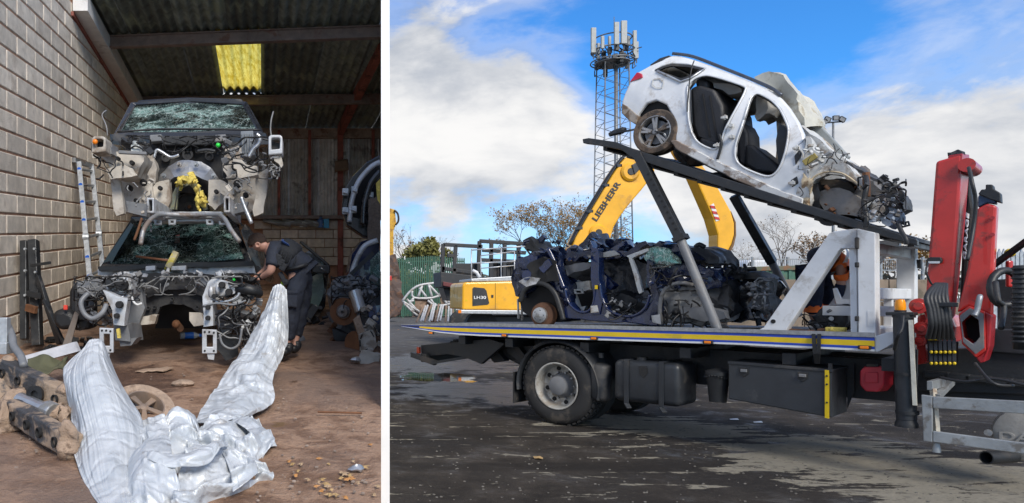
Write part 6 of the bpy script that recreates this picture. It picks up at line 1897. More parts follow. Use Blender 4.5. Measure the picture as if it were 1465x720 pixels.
# ================================================================ WHITE ESTATE CAR SHELL ON THE RAISED DECK
m_wcar = mat('white_car_paint', (.68, .69, .70), .25, var=.08, coat=.5, dirt=(.33, .28, .23), da=.18, ds=3.0, bump=.02)
m_wdirty = mat('white_dirty_metal', (.54, .54, .52), .45, var=.15, dirt=(.20, .14, .09), da=.33, ds=5)
m_sill = mat('muddy_sill', (.62, .62, .61), .5, var=.1, dirt=(.17, .115, .08), da=.46, ds=4)
m_seat = mat('dark_seat', (.022, .022, .025), .5, var=.2, bump=.3, bs=60)
m_lin = mat('pale_lining', (.30, .29, .27), .9, var=.2)
W0 = .26
wc = thing('wrecked_car', TP(1000, 262, .9), 'white estate car shell without doors or bonnet, chained nose down on the raised deck', 'wrecked car')
outer = [(889.5, 146), (894, 133), (901, 118), (912, 104), (930, 94), (948, 86), (960, 81), (970, 80), (993, 86), (1015, 94), (1038, 103), (1060, 111.5), (1082, 121), (1104, 131),
         (1118, 141), (1130, 155), (1142, 174), (1150, 192), (1154, 215), (1152, 250), (1148, 290), (1140, 297), (1116, 285), (1084, 271), (1049, 254), (1010, 233), (975, 213), (966, 204), (966, 190), (963, 168), (953, 150), (939, 143.5), (925, 148), (914, 162), (909, 178), (899, 171), (889.5, 161)]
h_rear = [(984, 124), (991, 114.5), (1000, 110), (1012, 108), (1028, 111.5), (1046, 117), (1065, 124), (1066, 130), (1060, 143), (1049, 163), (1038, 184), (1030, 206), (1024, 213), (1017, 213), (1005, 208), (996, 201), (989, 188), (985, 170), (984, 145)]
h_front = [(1064, 172), (1072, 146), (1076, 138), (1083, 134), (1092, 137), (1105, 145), (1116, 157), (1124, 173), (1128, 186), (1126, 206), (1121, 226), (1114, 242), (1105, 251), (1094, 252), (1078, 246.5), (1064, 240), (1055, 232), (1051.5, 222), (1053, 205)]
h_q = [(936, 100), (947, 95), (960, 91.5), (985, 93), (1008, 98), (998, 106), (988, 111.5), (974, 116.5), (958, 109)]
def curve_in(p):      # tumblehome: the glasshouse leans inboard
    return V((0, 0, 0))
CARUP = (TP(1000, 100, W0) - TP(1000, 230, W0)).normalized()
def tumble(pts, w_=W0, extra=0.0):
    out = []
    for (x, y) in pts:
        line = 120 + (x - 890) * .42          # waistline in the picture
        k = max(0.0, (line + 18 - y) / 90.0)
        out.append(TP(x, y, w_ + .16 * k * k * 1.2 + extra))
    return out
body = plate_holes(tumble(outer), [tumble(h_rear), tumble(h_front), tumble(h_q)], TW * .07, 'body_side', m_wcar, wc, bevel=.018)
# far side, same openings
WF = 1.38
far = lambda pts, dx=0.0: [p + TW * (1.40 - 2 * (p - TP(1000, 150, W0)).dot(TW) * .5) for p in tumble(pts)]
plate_holes(far(outer), [tp([(1066, 166), (1086, 163), (1110, 172), (1112, 200), (1108, 238), (1090, 232), (1072, 222), (1064, 200)], 1.63), tp([(1018, 128), (1040, 132), (1052, 142), (1046, 150), (1026, 142)], 1.60)], TW * .06, 'far_side', m_wdirty, wc, bevel=.01)
# roof skin from rail to rail
rl = [(948, 86), (960, 81), (970, 80), (993, 86), (1015, 94), (1038, 103), (1060, 111.5), (1082, 121), (1100, 129)]
A = tumble(rl)
q = MB()
q.grid(lambda u, v: catrom(A, u) + TW * (1.38 * v) + UP * (.04 * math.sin(v * math.pi)) - UP * .012, 16, 10)
q.build('roof', m_wcar, wc, smooth=True, solid=.02)
A2 = tumble([(962, 87), (985, 90), (1010, 98), (1040, 110), (1068, 121), (1090, 131)])
q = MB(); q.grid(lambda u, v: catrom(A2, u) + TW * (.05 + 1.28 * v) - UP * (.03 + .05 * abs(noise.noise(V((u * 4, v * 4, 2))))), 16, 10); q.build('headlining', m_lin, wc, smooth=True)
q = MB(); q.tube(smooth_path([p + UP * .02 for p in tumble([(962, 79), (990, 83), (1030, 98), (1075, 116), (1102, 128), (1118, 139)])], 5), .018, 7); q.build('roof_rail', mat('dark_chrome', (.10, .11, .13), .25, .6), wc, smooth=True)
q = MB(); q.prism(tumble([(929, 93), (944, 83), (957, 79), (960, 81), (948, 86), (932, 95)], W0 + .1), TW * 1.2); q.build('rear_spoiler', m_black, wc, bevel=.01)
# tail: bumper corner, lamp, quarter glass surround
q = MB(); q.prism(tumble([(900, 117.5), (911, 103), (918, 105.5), (919, 111), (911, 114)], W0 - .012), TW * .2); q.build('tail_lamp', mat('tail_lamp_red', (.40, .012, .03), .12, coat=.6, bump=0), wc, bevel=.012)
q = MB(); q.ring(tumble(h_q, W0 - .008), tumble([(942, 101), (950, 97), (961, 94.5), (984, 96), (1000, 99.5), (993, 105), (985, 108.5), (974, 112), (960, 107)], W0 - .008), TW * .05); q.build('quarter_window_trim', m_black, wc, bevel=.004)
q = MB(); q.tube(tumble([(940, 101), (958, 109.5), (974, 117), (988, 112), (1008, 98.5)], W0 - .014), .012, 6); q.build('chrome_strip', m_alu, wc, smooth=True)
q = MB(); q.ring(tumble([(934, 113), (944, 112), (950, 117), (948, 126), (938, 126), (932, 121)], W0 - .004), tumble([(935, 114), (943, 113.2), (948.6, 117.5), (947, 125), (938.5, 125), (933.4, 120.5)], W0 - .004), TW * .004); q.build('fuel_flap', m_wdirty, wc)
q = MB(); q.prism(tumble([(889.5, 148), (897, 152), (913, 166), (910, 179), (899, 172), (889, 162)], W0 - .010), TW * .10); q.build('bumper_corner', mat('muddy_bumper', (.35, .30, .25), .6, dirt=(.13, .085, .055), da=.5, ds=6), wc, bevel=.01)
q = MB(); q.prism(tumble([(890, 150), (901, 118), (930, 94), (948, 87), (930, 110), (915, 150), (909, 176)], W0 + .10), TW * 1.1); q.build('tail_shell', m_wdirty, wc, bevel=.01)
# wheel arch lining and rear wheel
q = MB(); q.prism(tp([(909, 178), (914, 160), (925, 147), (940, 143), (954, 150), (964, 168), (966, 205)], W0 + .08), TW * .34); q.build('arch_liner', m_void, wc)
wcn = TP(936.5, 188.5, W0 - .01)
waxis = -TW
m_tyrem = mat('muddy_tyre', (.055, .042, .033), .85, var=.3, dirt=(.17, .12, .085), da=.5, ds=6, bump=.4)
def car_wheel(c, axis, ro, ri, wd, par, tm, rm, spokes=5, twist=.2):
    x = TFW; y = axis.cross(x).normalized()
    q = MB(); q.lathe([(0, ri), (.012, ri * 1.05), (.005, ro * .93), (-.02, ro * .985), (-.06, ro), (-wd + .05, ro), (-wd, ro * .95), (-wd, ri)], c, axis, 40); t_ = q.build('tyre', tm, par, smooth='auto')
    q = MB(); q.lathe([(.008, ri * 1.03), (.012, ri * .97), (-.01, ri * .93), (-.10, ri * .9)], c, axis, 36); r_ = q.build('rim', rm, par, smooth='auto')
    for k in range(spokes):
        for dlt in (-.13, .13):
            th = twist + 2 * math.pi * k / spokes + dlt
            d = x * math.cos(th) + y * math.sin(th); e = x * -math.sin(th) + y * math.cos(th)
            o_ = c - axis * .008
            q = MB(); q.prism([o_ + d * ri * .14 + e * ri * .07, o_ + d * ri * .95 + e * ri * .085, o_ + d * ri * .95 - e * ri * .085, o_ + d * ri * .14 - e * ri * .07], -axis * .03)
            q.build('spoke', rm, r_, bevel=.005)
    q = MB(); q.lathe([(.004, 0), (.004, ri * .13), (-.012, ri * .2), (-.04, ri * .2)], c, axis, 16); q.build('hub_cap', m_gplast, r_, smooth='auto')
    q = MB(); q.lathe([(-.06, 0), (-.06, ri * .75), (-.08, ri * .75)], c, axis, 24); q.build('brake_disc', m_gplast, par, smooth='auto')
    q = MB(); q.lathe([(-.09, 0), (-.09, ri * .9)], c, axis, 24); q.build('wheel_back', m_void, par)
    return t_
rw = bpy.data.objects.new('wheel', None); C.objects.link(rw); rw.parent = wc
car_wheel(wcn, waxis, .268, .185, .19, rw, m_tyrem, mat('grey_alloy', (.36, .35, .34), .35, .5, var=.15, dirt=(.14, .10, .07), da=.42, ds=8), 5, .33)
q = MB(); c = wcn + TW * 1.1; q.lathe([(0, 0), (0, .2), (.02, .26), (.18, .26), (.2, 0)], c, TW, 28); q.build('far_wheel', m_tyrem, wc, smooth='auto')
q = MB(); q.prism([wcn + TW * .2, wcn + TW * 1.1, wcn + TW * 1.1 + UP * .06, wcn + TW * .2 + UP * .06], TFW * .08); q.build('rear_axle', m_black, wc)
# sill with dried mud, floor and underbody
q = MB(); q.prism(tp([(959, 202), (966, 200), (1010, 222), (1062, 247), (1120, 274), (1149, 284), (1147, 297), (1140, 299), (1113, 284), (1049, 256), (1000, 231), (966, 212)], W0 - .025), TW * .09); q.build('sill', m_sill, wc, bevel=.02, smooth='auto', crumple=(.010, 8, .10))
q = MB(); q.prism(tp([(962, 206), (1049, 250), (1140, 290), (1140, 300), (1049, 258), (964, 214)], W0 + .06), TW * 1.25); q.build('floor_pan', m_black, wc, bevel=.01)
q = MB(); q.ball(TP(1030, 254, .45), .12, 12, 8, (1.6, 1.2, .5)); q.build('underbody_tank', m_black, wc, smooth=True)
# door seals and hinges
for hp, nm in ((h_rear, 'door_seal'), (h_front, 'door_seal')):
    q = MB(); q.tube(smooth_path(tumble(hp, W0 + .03), 3, True) + [tumble([hp[0]], W0 + .03)[0]], .016, 6); q.build(nm, m_black, wc, smooth=True)
    q = MB(); q.tube(smooth_path(tumble([(x + (.0 if x > 0 else 0), y) for x, y in hp], W0 - .004), 3, True) + [tumble([hp[0]], W0 - .004)[0]], .011, 6); q.build('opening_flange', m_wcar, wc, smooth=True)
for px, py in ((1037, 168), (1026, 208), (1140, 212), (1134, 262), (1046, 180), (1047, 196)):
    q = MB(); c = TP(px, py, W0 - .02); q.box(c, .045, .04, .035, (TFW, TW, UP)); q.box(c - TFW * .02 - TW * .012, .03, .025, .022, (TFW, TW, UP)); q.cyl(c - UP * .03, c + UP * .03, .008); q.build('door_hinge', m_wdirty, wc, bevel=.005)
q = MB(); q.tube(smooth_path(tp([(1029, 192), (1032, 204), (1030, 216), (1026, 228)], W0 - .02), 4), .014, 6); q.build('door_strap', m_black, wc, smooth=True)
for pts in ([(1136, 223), (1144, 214), (1147, 220), (1138, 236)], [(1131, 258), (1140, 252), (1142, 262), (1133, 268)]):
    q = MB(); q.prism(tp(pts, W0 - .012), TW * .02); q.build('grommet', m_black, wc, bevel=.006)
# interior
def seat(name, pts, w_, d, par=wc):
    q = MB(); q.prism(tp(pts, w_), TW * d); return q.build(name, m_seat, par, bevel=.035, seg=3, smooth='auto')
seat('rear_seat_back', [(987, 126), (1000, 121), (1022, 128), (1034, 150), (1038, 186), (1028, 208), (1010, 204), (996, 198), (990, 180)], W0 + .16, .95)
for k, pts in enumerate(([(1004, 134), (1005.5, 134), (1016, 196), (1014, 196)], [(1014, 137), (1015.5, 137), (1026, 200), (1024, 200)])):
    q = MB(); q.prism(tp(pts, W0 + .145), TW * .03); q.build('seat_seam', m_void, wc)
seat('headrest', [(994, 114), (1004, 110), (1013, 116), (1014, 128), (1003, 130), (995, 124)], W0 + .22, .26)
seat('headrest', [(1016, 122), (1026, 120), (1034, 128), (1033, 142), (1022, 142)], W0 + .62, .26)
seat('seat_cushion', [(1000, 196), (1030, 204), (1042, 214), (1038, 228), (1010, 222), (1000, 210)], W0 + .14, .9)
seat('front_seat_back', [(1053, 178), (1062, 174), (1070, 190), (1072, 226), (1064, 238), (1055, 234)], W0 + .30, .40)
seat('front_seat_cushion', [(1066, 205), (1078, 208), (1116, 238), (1112, 250), (1080, 246), (1064, 236)], W0 + .28, .45)
q = MB(); q.prism(tp([(1112, 176), (1126, 182), (1140, 200), (1136, 250), (1120, 252), (1112, 230)], W0 + .12), TW * 1.1); q.build('dashboard', m_black, wc, crumple=(.05, 5, .12), smooth='auto')
q = MB(); q.prism(tp([(1053, 238), (1106, 252), (1104, 256), (1054, 243)], W0 + .1), TW * 1.15); q.build('cabin_floor', m_black, wc)
q = MB()
q.prism(tp([(1084, 140), (1098, 146), (1112, 158), (1106, 168), (1096, 162), (1086, 170), (1080, 164)], W0 + .35), TW * .3); q.build('torn_headlining', m_lin, wc, crumple=(.07, 6, .08), smooth='auto')
q = MB(); q.prism(tp([(1020, 118), (1058, 126), (1060, 130), (1040, 136), (1022, 126)], W0 + .3), TW * .5); q.build('torn_headlining', m_lin, wc, crumple=(.04, 5, .1), smooth='auto')
tubep('seat_belt', [(1120, 225, 7.6), (1118, 240, 7.5), (1112, 248, 7.5)], .016, mat('red_belt', (.35, .02, .03), .6), wc)
q = MB(); q.tube(smooth_path([TP(993, 87, W0 + .06), TP(990, 96, W0 + .02), TP(987, 112, W0 - .02), TP(984, 140, W0 - .02), TP(983, 160, W0 - .01)], 5), .007, 5); q.build('aerial_lead', m_wire, wc, smooth=True)
# peeled roof front and far pillar
q = MB(); q.prism(tp([(1076, 112), (1086, 107), (1096, 105.5), (1110, 107), (1119, 109), (1127, 117), (1139, 130), (1149, 145), (1157, 164), (1154, 177), (1146, 176), (1137, 167), (1130, 150), (1119, 138), (1108, 127), (1092, 119)], .62), TW * .62); q.build('peeled_roof', mat('cream_crumpled', (.56, .54, .46), .4, var=.15, dirt=(.32, .27, .19), da=.34, ds=5), wc, crumple=(.075, 3.0, .08), smooth='auto')
q = MB(); a, b = tp([(1152, 166), (1211, 229)], 1.05); q.bar(a, b, .07, .09); q.bar(a + TW * .06 + UP * .02, b + TW * .06, .03, .05); q.build('far_pillar', mat('grey_pillar', (.28, .30, .30), .4, dirt=(.5, .5, .48), da=.3), wc, bevel=.012)
q = MB(); q.prism(tp([(1146, 180), (1160, 190), (1188, 214), (1212, 230), (1208, 238), (1180, 224), (1156, 206)], .55), TW * .5); q.build('scuttle', m_wdirty, wc, crumple=(.03, 5, .12), smooth='auto')
# front bay
q = MB(); q.prism(tp([(1150, 196), (1156, 196), (1166, 214), (1196, 228), (1218, 240), (1230, 254), (1234, 266), (1228, 272), (1219, 262), (1204, 252), (1184, 249), (1168, 256), (1157, 270), (1152, 262), (1156, 240)], W0 + .02), TW * .16); q.build('inner_wing', m_wdirty, wc, crumple=(.022, 6, .07), smooth='auto')
q = MB(); q.prism(tp([(1148, 215), (1158, 232), (1160, 262), (1156, 300), (1143, 298), (1136, 288), (1148, 252)], W0), TW * .14); q.build('hinge_pillar', m_wdirty, wc, crumple=(.04, 6, .06), smooth='auto')
q = MB(); q.prism(tp([(1150, 248), (1162, 254), (1160, 290), (1152, 300), (1144, 290)], W0 - .02), TW * .1); q.build('torn_flange', mat('cream_edge', (.52, .42, .28), .6, var=.3, dirt=(.2, .12, .06), da=.4, ds=9), wc, crumple=(.05, 8, .05), smooth='auto')
q = MB(); q.tube(smooth_path(tp([(1160, 258), (1168, 251), (1184, 246), (1204, 248), (1222, 259), (1232, 268)], W0 - .015), 5), .010, 6); q.build('arch_lip', _M['cream_edge'], wc, smooth=True)
q = MB(); q.prism(tp([(1156, 258), (1170, 252), (1188, 250), (1208, 254), (1226, 268), (1232, 280), (1228, 312), (1196, 308), (1160, 298)], W0 + .28), TW * .25); q.build('arch_liner', mat('muddy_liner', (.09, .075, .062), .75, dirt=(.20, .15, .11), da=.35), wc, crumple=(.08, 5, .08), smooth='auto')
q = MB(); q.prism(tp([(1168, 276), (1200, 270), (1228, 280), (1250, 290), (1262, 300), (1256, 312), (1220, 310), (1180, 306)], W0 + .10), TW * .14); q.build('front_rail', mat('rail_grime', (.24, .22, .20), .55, .2, dirt=(.12, .08, .055), da=.35), wc, crumple=(.03, 6, .08), smooth='auto')
q = MB(); q.prism(tp([(1160, 262), (1172, 262), (1176, 276), (1172, 300), (1160, 298), (1156, 280)], W0 + .05), TW * .12); q.build('black_liner', m_black, wc, crumple=(.05, 6, .08), smooth='auto')
q = MB(); q.prism(tp([(1212, 230), (1236, 246), (1260, 260), (1284, 280), (1286, 292), (1276, 298), (1262, 292), (1240, 282), (1232, 262), (1216, 244)], .50), TW * .7); q.build('crushed_front', mat('grimy_dark', (.05, .05, .052), .5, var=.4, dirt=(.16, .13, .11), da=.3), wc, crumple=(.06, 5, .07), smooth='auto')
q = MB(); q.prism(tp([(1212, 240), (1234, 252), (1258, 268), (1276, 284), (1280, 296), (1268, 306), (1250, 312), (1232, 308), (1226, 280), (1222, 262)], W0 + .16), TW * .3); q.build('front_apron', mat('grime_steel', (.16, .155, .15), .5, .3, var=.3, dirt=(.10, .07, .05), da=.4), wc, crumple=(.05, 6, .06), smooth='auto')
q = MB(); q.prism(tp([(1256, 292), (1272, 296), (1288, 302), (1287, 316), (1276, 324), (1262, 314), (1252, 306)], W0 + .1), TW * .2); q.build('rail_end', mat('blue_grey_metal', (.28, .32, .37), .5, .3, var=.2, dirt=(.16, .13, .11), da=.3), wc, crumple=(.04, 7, .06), smooth='auto')
q = MB(); q.prism(tp([(1240, 288), (1256, 284), (1262, 300), (1254, 316), (1240, 312)], W0 + .02), TW * .12); q.build('rail_bracket', m_wdirty, wc, crumple=(.03, 7, .05), smooth='auto')
for px, py, r_ in ((1282, 282, .07), (1186, 312, .08), (1263, 302, .05), (1272, 270, .05)):
    q = MB(); c = TP(px, py, W0 + .1); q.lathe([(-.04, 0), (-.04, r_ * .4), (-.05, r_ * .5), (-.05, r_), (.05, r_), (.05, 0)], c, TW, 16); q.build('pulley', m_black, wc, smooth='auto')
q = MB(); q.ring(tp([(1284, 319), (1300, 316), (1302, 323), (1287, 327)], W0 + .1), tp([(1288, 320.5), (1298, 318.5), (1299, 321.5), (1290, 324)], W0 + .1), TW * .03); q.bar(TP(1292, 322, W0 + .1), TP(1294, 319, W0 + .1), .012, .02); q.build('bent_bracket', m_black, wc, bevel=.004)
tubep('hanging_arm', [(1285, 321, 6.2), (1290, 332, 6.15), (1296, 342, 6.1), (1297, 350, 6.1)], .018, m_black, wc)
tubep('tow_strap', [(1238, 250, 6.75), (1240, 266, 6.65), (1236, 290, 6.65), (1240, 312, 6.6), (1238, 326, 6.6)], .022, m_black, wc)
q = MB(); q.cyl(TP(1239, 247, W0 - .02), TP(1240, 282, W0 - .02), .03, n=8); q.build('rusty_rod', m_rust, wc)
q = MB(); a, b = tp([(1150, 234), (1168, 222)], W0 - .02); q.bar(a, b, .03, .06); q.build('yellow_brace', mat('khaki_plastic', (.32, .25, .07), .6), wc, bevel=.006)
wires(wc, 'wiring_loom', (1156, 196, 1215, 244), (6.9, 7.5), 14, m_wire, 71, (.003, .006))
wires(wc, 'wiring_loom', (1228, 250, 1296, 318), (6.1, 6.9), 24, m_wire, 72, (.003, .008))
wires(wc, 'wiring_loom', (1142, 196, 1166, 290), (6.75, 7.1), 4, m_wire, 73, (.003, .006))
chunks(wc, 'broken_bracket', (1228, 250, 1288, 312), (6.2, 6.9), 34, m_black, 74, (.02, .07))
chunks(wc, 'broken_bracket', (1148, 202, 1180, 244), (6.9, 7.3), 16, m_wdirty, 75, (.015, .05))
chunks(wc, 'broken_bracket', (1170, 218, 1225, 244), (6.9, 7.3), 20, m_gplast, 76, (.015, .05))
chunks(wc, 'broken_bracket', (1240, 284, 1290, 318), (6.2, 6.6), 18, mat('blue_grey_metal', (0, 0, 0)), 77, (.02, .05))
chunks(wc, 'broken_bracket', (1170, 262, 1230, 306), (6.9, 7.3), 22, m_rust, 78, (.02, .06))

# ================================================================ DARK BLUE WRECK ON THE BED
bl = thing('wrecked_car', TP(860, 470, .9), 'crushed dark blue car with roof cut off and pale airbag, standing on the flat bed', 'wrecked car')
m_navyp = mat('navy_car_paint', (.006, .015, .065), .12, var=.25, coat=.7, dirt=(.05, .05, .055), da=.15, bump=.02)
m_navyd = mat('navy_scuffed', (.007, .013, .042), .22, var=.5, vs=9, coat=.2, dirt=(.16, .16, .17), da=.18, ds=9)
m_air = mat('pale_airbag', (.50, .49, .46), .85, var=.15, dirt=(.3, .28, .24), da=.2)
WB = .42
rear = [(733, 398), (736, 377), (744, 370), (757, 362), (770, 360), (784, 353), (794, 354), (796, 372), (803, 395), (808, 412), (814, 430), (806, 452), (803, 457), (798, 436), (790, 418), (778, 408), (764, 408), (752, 416), (746, 430), (738, 424), (734, 410)]
q = MB(); q.prism(tp(rear, WB), TW * .30); q.build('rear_quarter', m_navyd, bl, crumple=(.10, 4.5, .07), smooth='auto')
side = [(794, 352), (800, 372), (807, 394), (812, 392), (826, 384), (843, 380), (845, 342), (856, 352), (856, 366), (880, 362), (902, 358), (912, 352), (926, 362), (932, 382), (934, 405), (940, 420), (942, 452), (941, 466), (900, 461), (850, 456), (807, 455), (812, 432), (808, 414), (800, 390)]
sill = [(806, 440), (814, 432), (826, 445), (845, 447), (857, 440), (862, 432), (868, 442), (880, 451), (903, 455), (924, 443), (934, 428), (942, 436), (942, 467), (900, 463), (850, 459), (806, 455)]
q = MB(); q.prism(tp(sill, WB), TW * .16); q.build('sill', m_navyp, bl, crumple=(.018, 5, .10), smooth='auto', bevel=.012)
q = MB(); q.tube(smooth_path(tp([(808, 412), (813, 432), (826, 445), (840, 446), (849, 434), (852, 408)], WB - .01), 5), .018, 8); q.build('door_frame', m_navyp, bl, smooth=True)
q = MB(); q.tube(smooth_path(tp([(858, 405), (862, 428), (874, 446), (902, 453), (922, 442), (930, 422)], WB - .01), 5), .019, 8); q.build('door_frame', m_navyp, bl, smooth=True)
q = MB(); q.prism(tp([(844, 344), (848, 354), (856, 355), (857, 400), (862, 432), (858, 450), (846, 452), (848, 425), (845, 395)], WB - .015), TW * .14); q.build('centre_pillar', m_navyp, bl, crumple=(.012, 6, .10), smooth='auto', bevel=.015)
q = MB(); q.prism(tp([(925, 372), (932, 376), (940, 410), (944, 440), (942, 464), (930, 458), (932, 430), (926, 405)], WB - .01), TW * .16); q.build('front_pillar', m_navyd, bl, crumple=(.035, 6, .08), smooth='auto')
q = MB(); q.tube(smooth_path(tp([(784, 356), (792, 372), (799, 392), (807, 413)], WB - .02), 5), .032, 8); q.build('rear_pillar', m_navyp, bl, smooth=True)
# wheel arch and hub
q = MB(); q.tube(smooth_path(tp([(744, 432), (750, 416), (764, 406), (780, 407), (794, 420), (802, 442), (806, 458)], WB - .04), 5), .036, 8); q.build('arch_moulding', m_black, bl, smooth=True)
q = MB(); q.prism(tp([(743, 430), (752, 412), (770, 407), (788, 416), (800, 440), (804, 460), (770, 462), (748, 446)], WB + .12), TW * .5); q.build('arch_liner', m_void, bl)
hc_ = TP(775, 451, WB - .02)
q = MB(); q.lathe([(0, .05), (0, .165), (.03, .175), (.10, .175), (.10, .05)], hc_, TW, 28); q.build('rusty_drum', mat('drum_rust', (.17, .085, .05), .75, .3, var=.35), bl, smooth='auto')
q = MB(); q.lathe([(-.05, 0), (-.05, .05), (-.035, .08), (-.03, .105), (0, .11)], hc_ - TFW * .02, TW, 20); hb_ = q.build('hub', m_alu, bl, smooth='auto')
for k in range(5):
    th = k * 1.2566; q = MB(); c = hc_ - TFW * .02 - TW * .04 + (TFW * math.cos(th) + UP * math.sin(th)) * .065; q.lathe([(0, 0), (-.004, .012)], c, TW, 8); q.build('bolt_hole', m_void, hb_)
for px, y0, y1 in ((741, 428, 456), (746, 430, 458)):
    q = MB(); q.bar(TP(px, y0, .8), TP(px + 1, y1, .8), .025, .03); q.build('tail_stay', m_wdirty, bl)
# crushed roof and tail pieces
def shard(name, pts, w_, d, m, cr=.05, tgt=.08, fq=6):
    q = MB(); q.prism(tp(pts, w_), TW * d); return q.build(name, m, bl, crumple=(cr, fq, tgt), smooth='auto')
shard('tail_panel', [(736, 376), (758, 361), (768, 368), (764, 384), (748, 392), (736, 392)], WB - .03, .2, m_navyp, .05)
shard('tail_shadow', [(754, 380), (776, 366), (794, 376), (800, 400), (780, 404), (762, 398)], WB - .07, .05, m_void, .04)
q = MB(); q.lathe([(0, 0), (0, .07), (.02, .075)], TP(753, 394, WB - .09), TW, 18); q.build('fuel_flap', m_bluep, bl, smooth='auto')
shard('torn_edge', [(742, 404), (758, 396), (772, 398), (766, 406), (752, 410)], WB - .09, .04, m_silverp, .03)
shard('torn_edge', [(770, 384), (784, 372), (790, 380), (778, 392)], WB - .1, .03, m_navyp, .03)
shard('tail_top', [(750, 358), (752, 345), (760, 342), (766, 352), (780, 358), (768, 364)], WB + .1, .4, m_black, .06)
shard('bent_strut', [(760, 356), (768, 344), (775, 336), (778, 340), (771, 350), (766, 360)], WB + .2, .1, m_navyd, .03)
shard('roof_shard', [(806, 366), (822, 352), (832, 360), (844, 343), (852, 352), (846, 366), (824, 372)], WB + .1, .7, m_navyd, .08)
shard('roof_shard', [(856, 362), (880, 354), (888, 345), (892, 350), (884, 362), (902, 360), (904, 368), (860, 370)], WB + .2, .7, m_navyp, .06)
shard('roof_shard', [(892, 362), (910, 350), (922, 346), (924, 350), (910, 360), (900, 366)], WB + .1, .3, m_navyd, .03)
shard('roof_lining', [(826, 362), (880, 361), (886, 366), (840, 370), (826, 368)], WB + .15, .3, m_air, .03)
shard('roof_lining', [(896, 366), (926, 356), (928, 360), (902, 370)], WB + .05, .08, m_wdirty, .01)
shard('rear_deck', [(808, 382), (824, 376), (843, 376), (842, 386), (824, 390), (810, 396)], WB + .15, .9, m_gplast, .04)
shard('roof_shard', [(828, 352), (836, 340), (845, 332), (848, 340), (838, 352), (832, 358)], WB + .5, .5, m_navyd, .04)
shard('roof_shard', [(872, 352), (882, 342), (888, 343), (884, 352), (876, 356)], WB + .5, .4, m_navyd, .03)
shard('screen_sheet', [(858, 372), (900, 366), (922, 380), (926, 410), (912, 428), (880, 430), (862, 410)], WB + .55, .04, mat('dark_smeared_glass', (.02, .025, .035), .25, dirt=(.2, .22, .25), da=.12, ds=9), .05)
shard('door_card', [(858, 388), (866, 396), (880, 408), (876, 414), (862, 408)], WB + .2, .1, m_navyp, .03)
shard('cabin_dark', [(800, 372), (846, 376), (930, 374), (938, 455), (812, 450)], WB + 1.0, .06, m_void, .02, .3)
shard('cabin_floor', [(812, 446), (935, 456), (935, 464), (812, 454)], WB + .12, 1.2, m_black, .02, .3)
q = MB(); q.ball(TP(813, 406, WB + .3), .075, 12, 8, (.8, 1, 1.15)); q.build('headrest', m_air, bl, smooth=True)
shard('airbag', [(818, 402), (832, 404), (844, 403), (845, 414), (832, 417), (820, 414)], WB + .3, .2, m_air, .03, .05)
q = MB(); q.ring(tp([(820, 414), (832, 414), (835, 420), (822, 421)], WB + .2), tp([(823, 416), (830, 416), (832, 419), (824, 419)], WB + .2), TW * .03); q.build('seat_handle', m_air, bl, bevel=.005)
shard('seat_cushion', [(814, 424), (820, 420), (828, 440), (838, 438), (836, 444), (826, 443)], WB + .2, .08, m_air, .015)
shard('seat_shell', [(866, 426), (884, 418), (906, 424), (922, 432), (918, 446), (890, 448), (870, 440)], WB + .25, .5, m_black, .08, .08)
shard('fallen_beam', [(899, 366), (904, 370), (914, 396), (919, 418), (914, 420), (908, 398), (900, 374)], WB + .02, .05, m_wdirty, .012)
shard('latch_plate', [(845, 438), (854, 437), (856, 447), (845, 448)], WB - .03, .03, m_wdirty, .006)
shard('sill_bracket', [(932, 452), (944, 450), (946, 464), (934, 462)], WB - .05, .06, m_alu, .01)
q = MB(); q.box(TP(853, 411, WB - .04), .03, .02, .05, (TFW, TW, UP)); q.build('yellow_label', m_ystripe, bl)
# front half
shard('windscreen_shard', [(922, 370), (928, 358), (938, 352), (956, 356), (966, 366), (972, 378), (930, 382)], WB + .05, .05, m_cracked, .03, .1)
shard('bonnet', [(934, 350), (940, 345), (962, 350), (970, 358), (986, 360), (1000, 372), (970, 378), (956, 358)], WB + .2, .7, m_navyd, .06)
shard('bonnet', [(978, 358), (1000, 354), (1016, 358), (1027, 368), (1030, 378), (1000, 376), (984, 370)], WB + .4, .6, mat('charcoal_panel', (.035, .037, .042), .4, var=.3, dirt=(.1, .1, .1), da=.2), .05)
q = MB(); q.tube(smooth_path(tp([(995, 354), (1000, 350), (1008, 354)], WB + .5), 4), .03, 7); q.build('bonnet_grip', m_black, bl, smooth=True)
shard('inner_wing', [(928, 378), (980, 380), (1024, 384), (1032, 398), (1028, 412), (1000, 408), (972, 404), (950, 410), (940, 420), (934, 400)], WB + .12, .3, m_navyd, .07, .07)
q = MB(); q.tube(smooth_path(tp([(945, 465), (944, 440), (948, 420), (958, 409), (975, 405), (992, 408)], WB - .02), 5), .024, 8); q.build('arch_lip', mat('grey_arch', (.20, .20, .20), .5, dirt=(.09, .08, .07), da=.3), bl, smooth=True)
shard('arch_liner', [(948, 424), (962, 412), (984, 410), (1000, 418), (1010, 432), (1038, 440), (1040, 458), (1010, 464), (976, 460), (950, 462)], WB + .15, .3, _M['grey_arch'], .07, .07)
shard('front_rail', [(972, 440), (1000, 438), (1036, 444), (1040, 456), (1010, 460), (976, 456)], WB + .05, .12, m_gplast, .03)
shard('radiator_pack', [(1012, 400), (1030, 396), (1040, 420), (1042, 450), (1030, 456), (1014, 440)], WB + .15, .5, m_black, .09, .07)
wires(bl, 'wiring_loom', (930, 378, 1040, 410), (8.0, 8.6), 34, m_wire, 81, (.006, .012))
wires(bl, 'wiring_loom', (950, 430, 1042, 468), (8.0, 8.4), 20, m_wire, 82, (.006, .012))
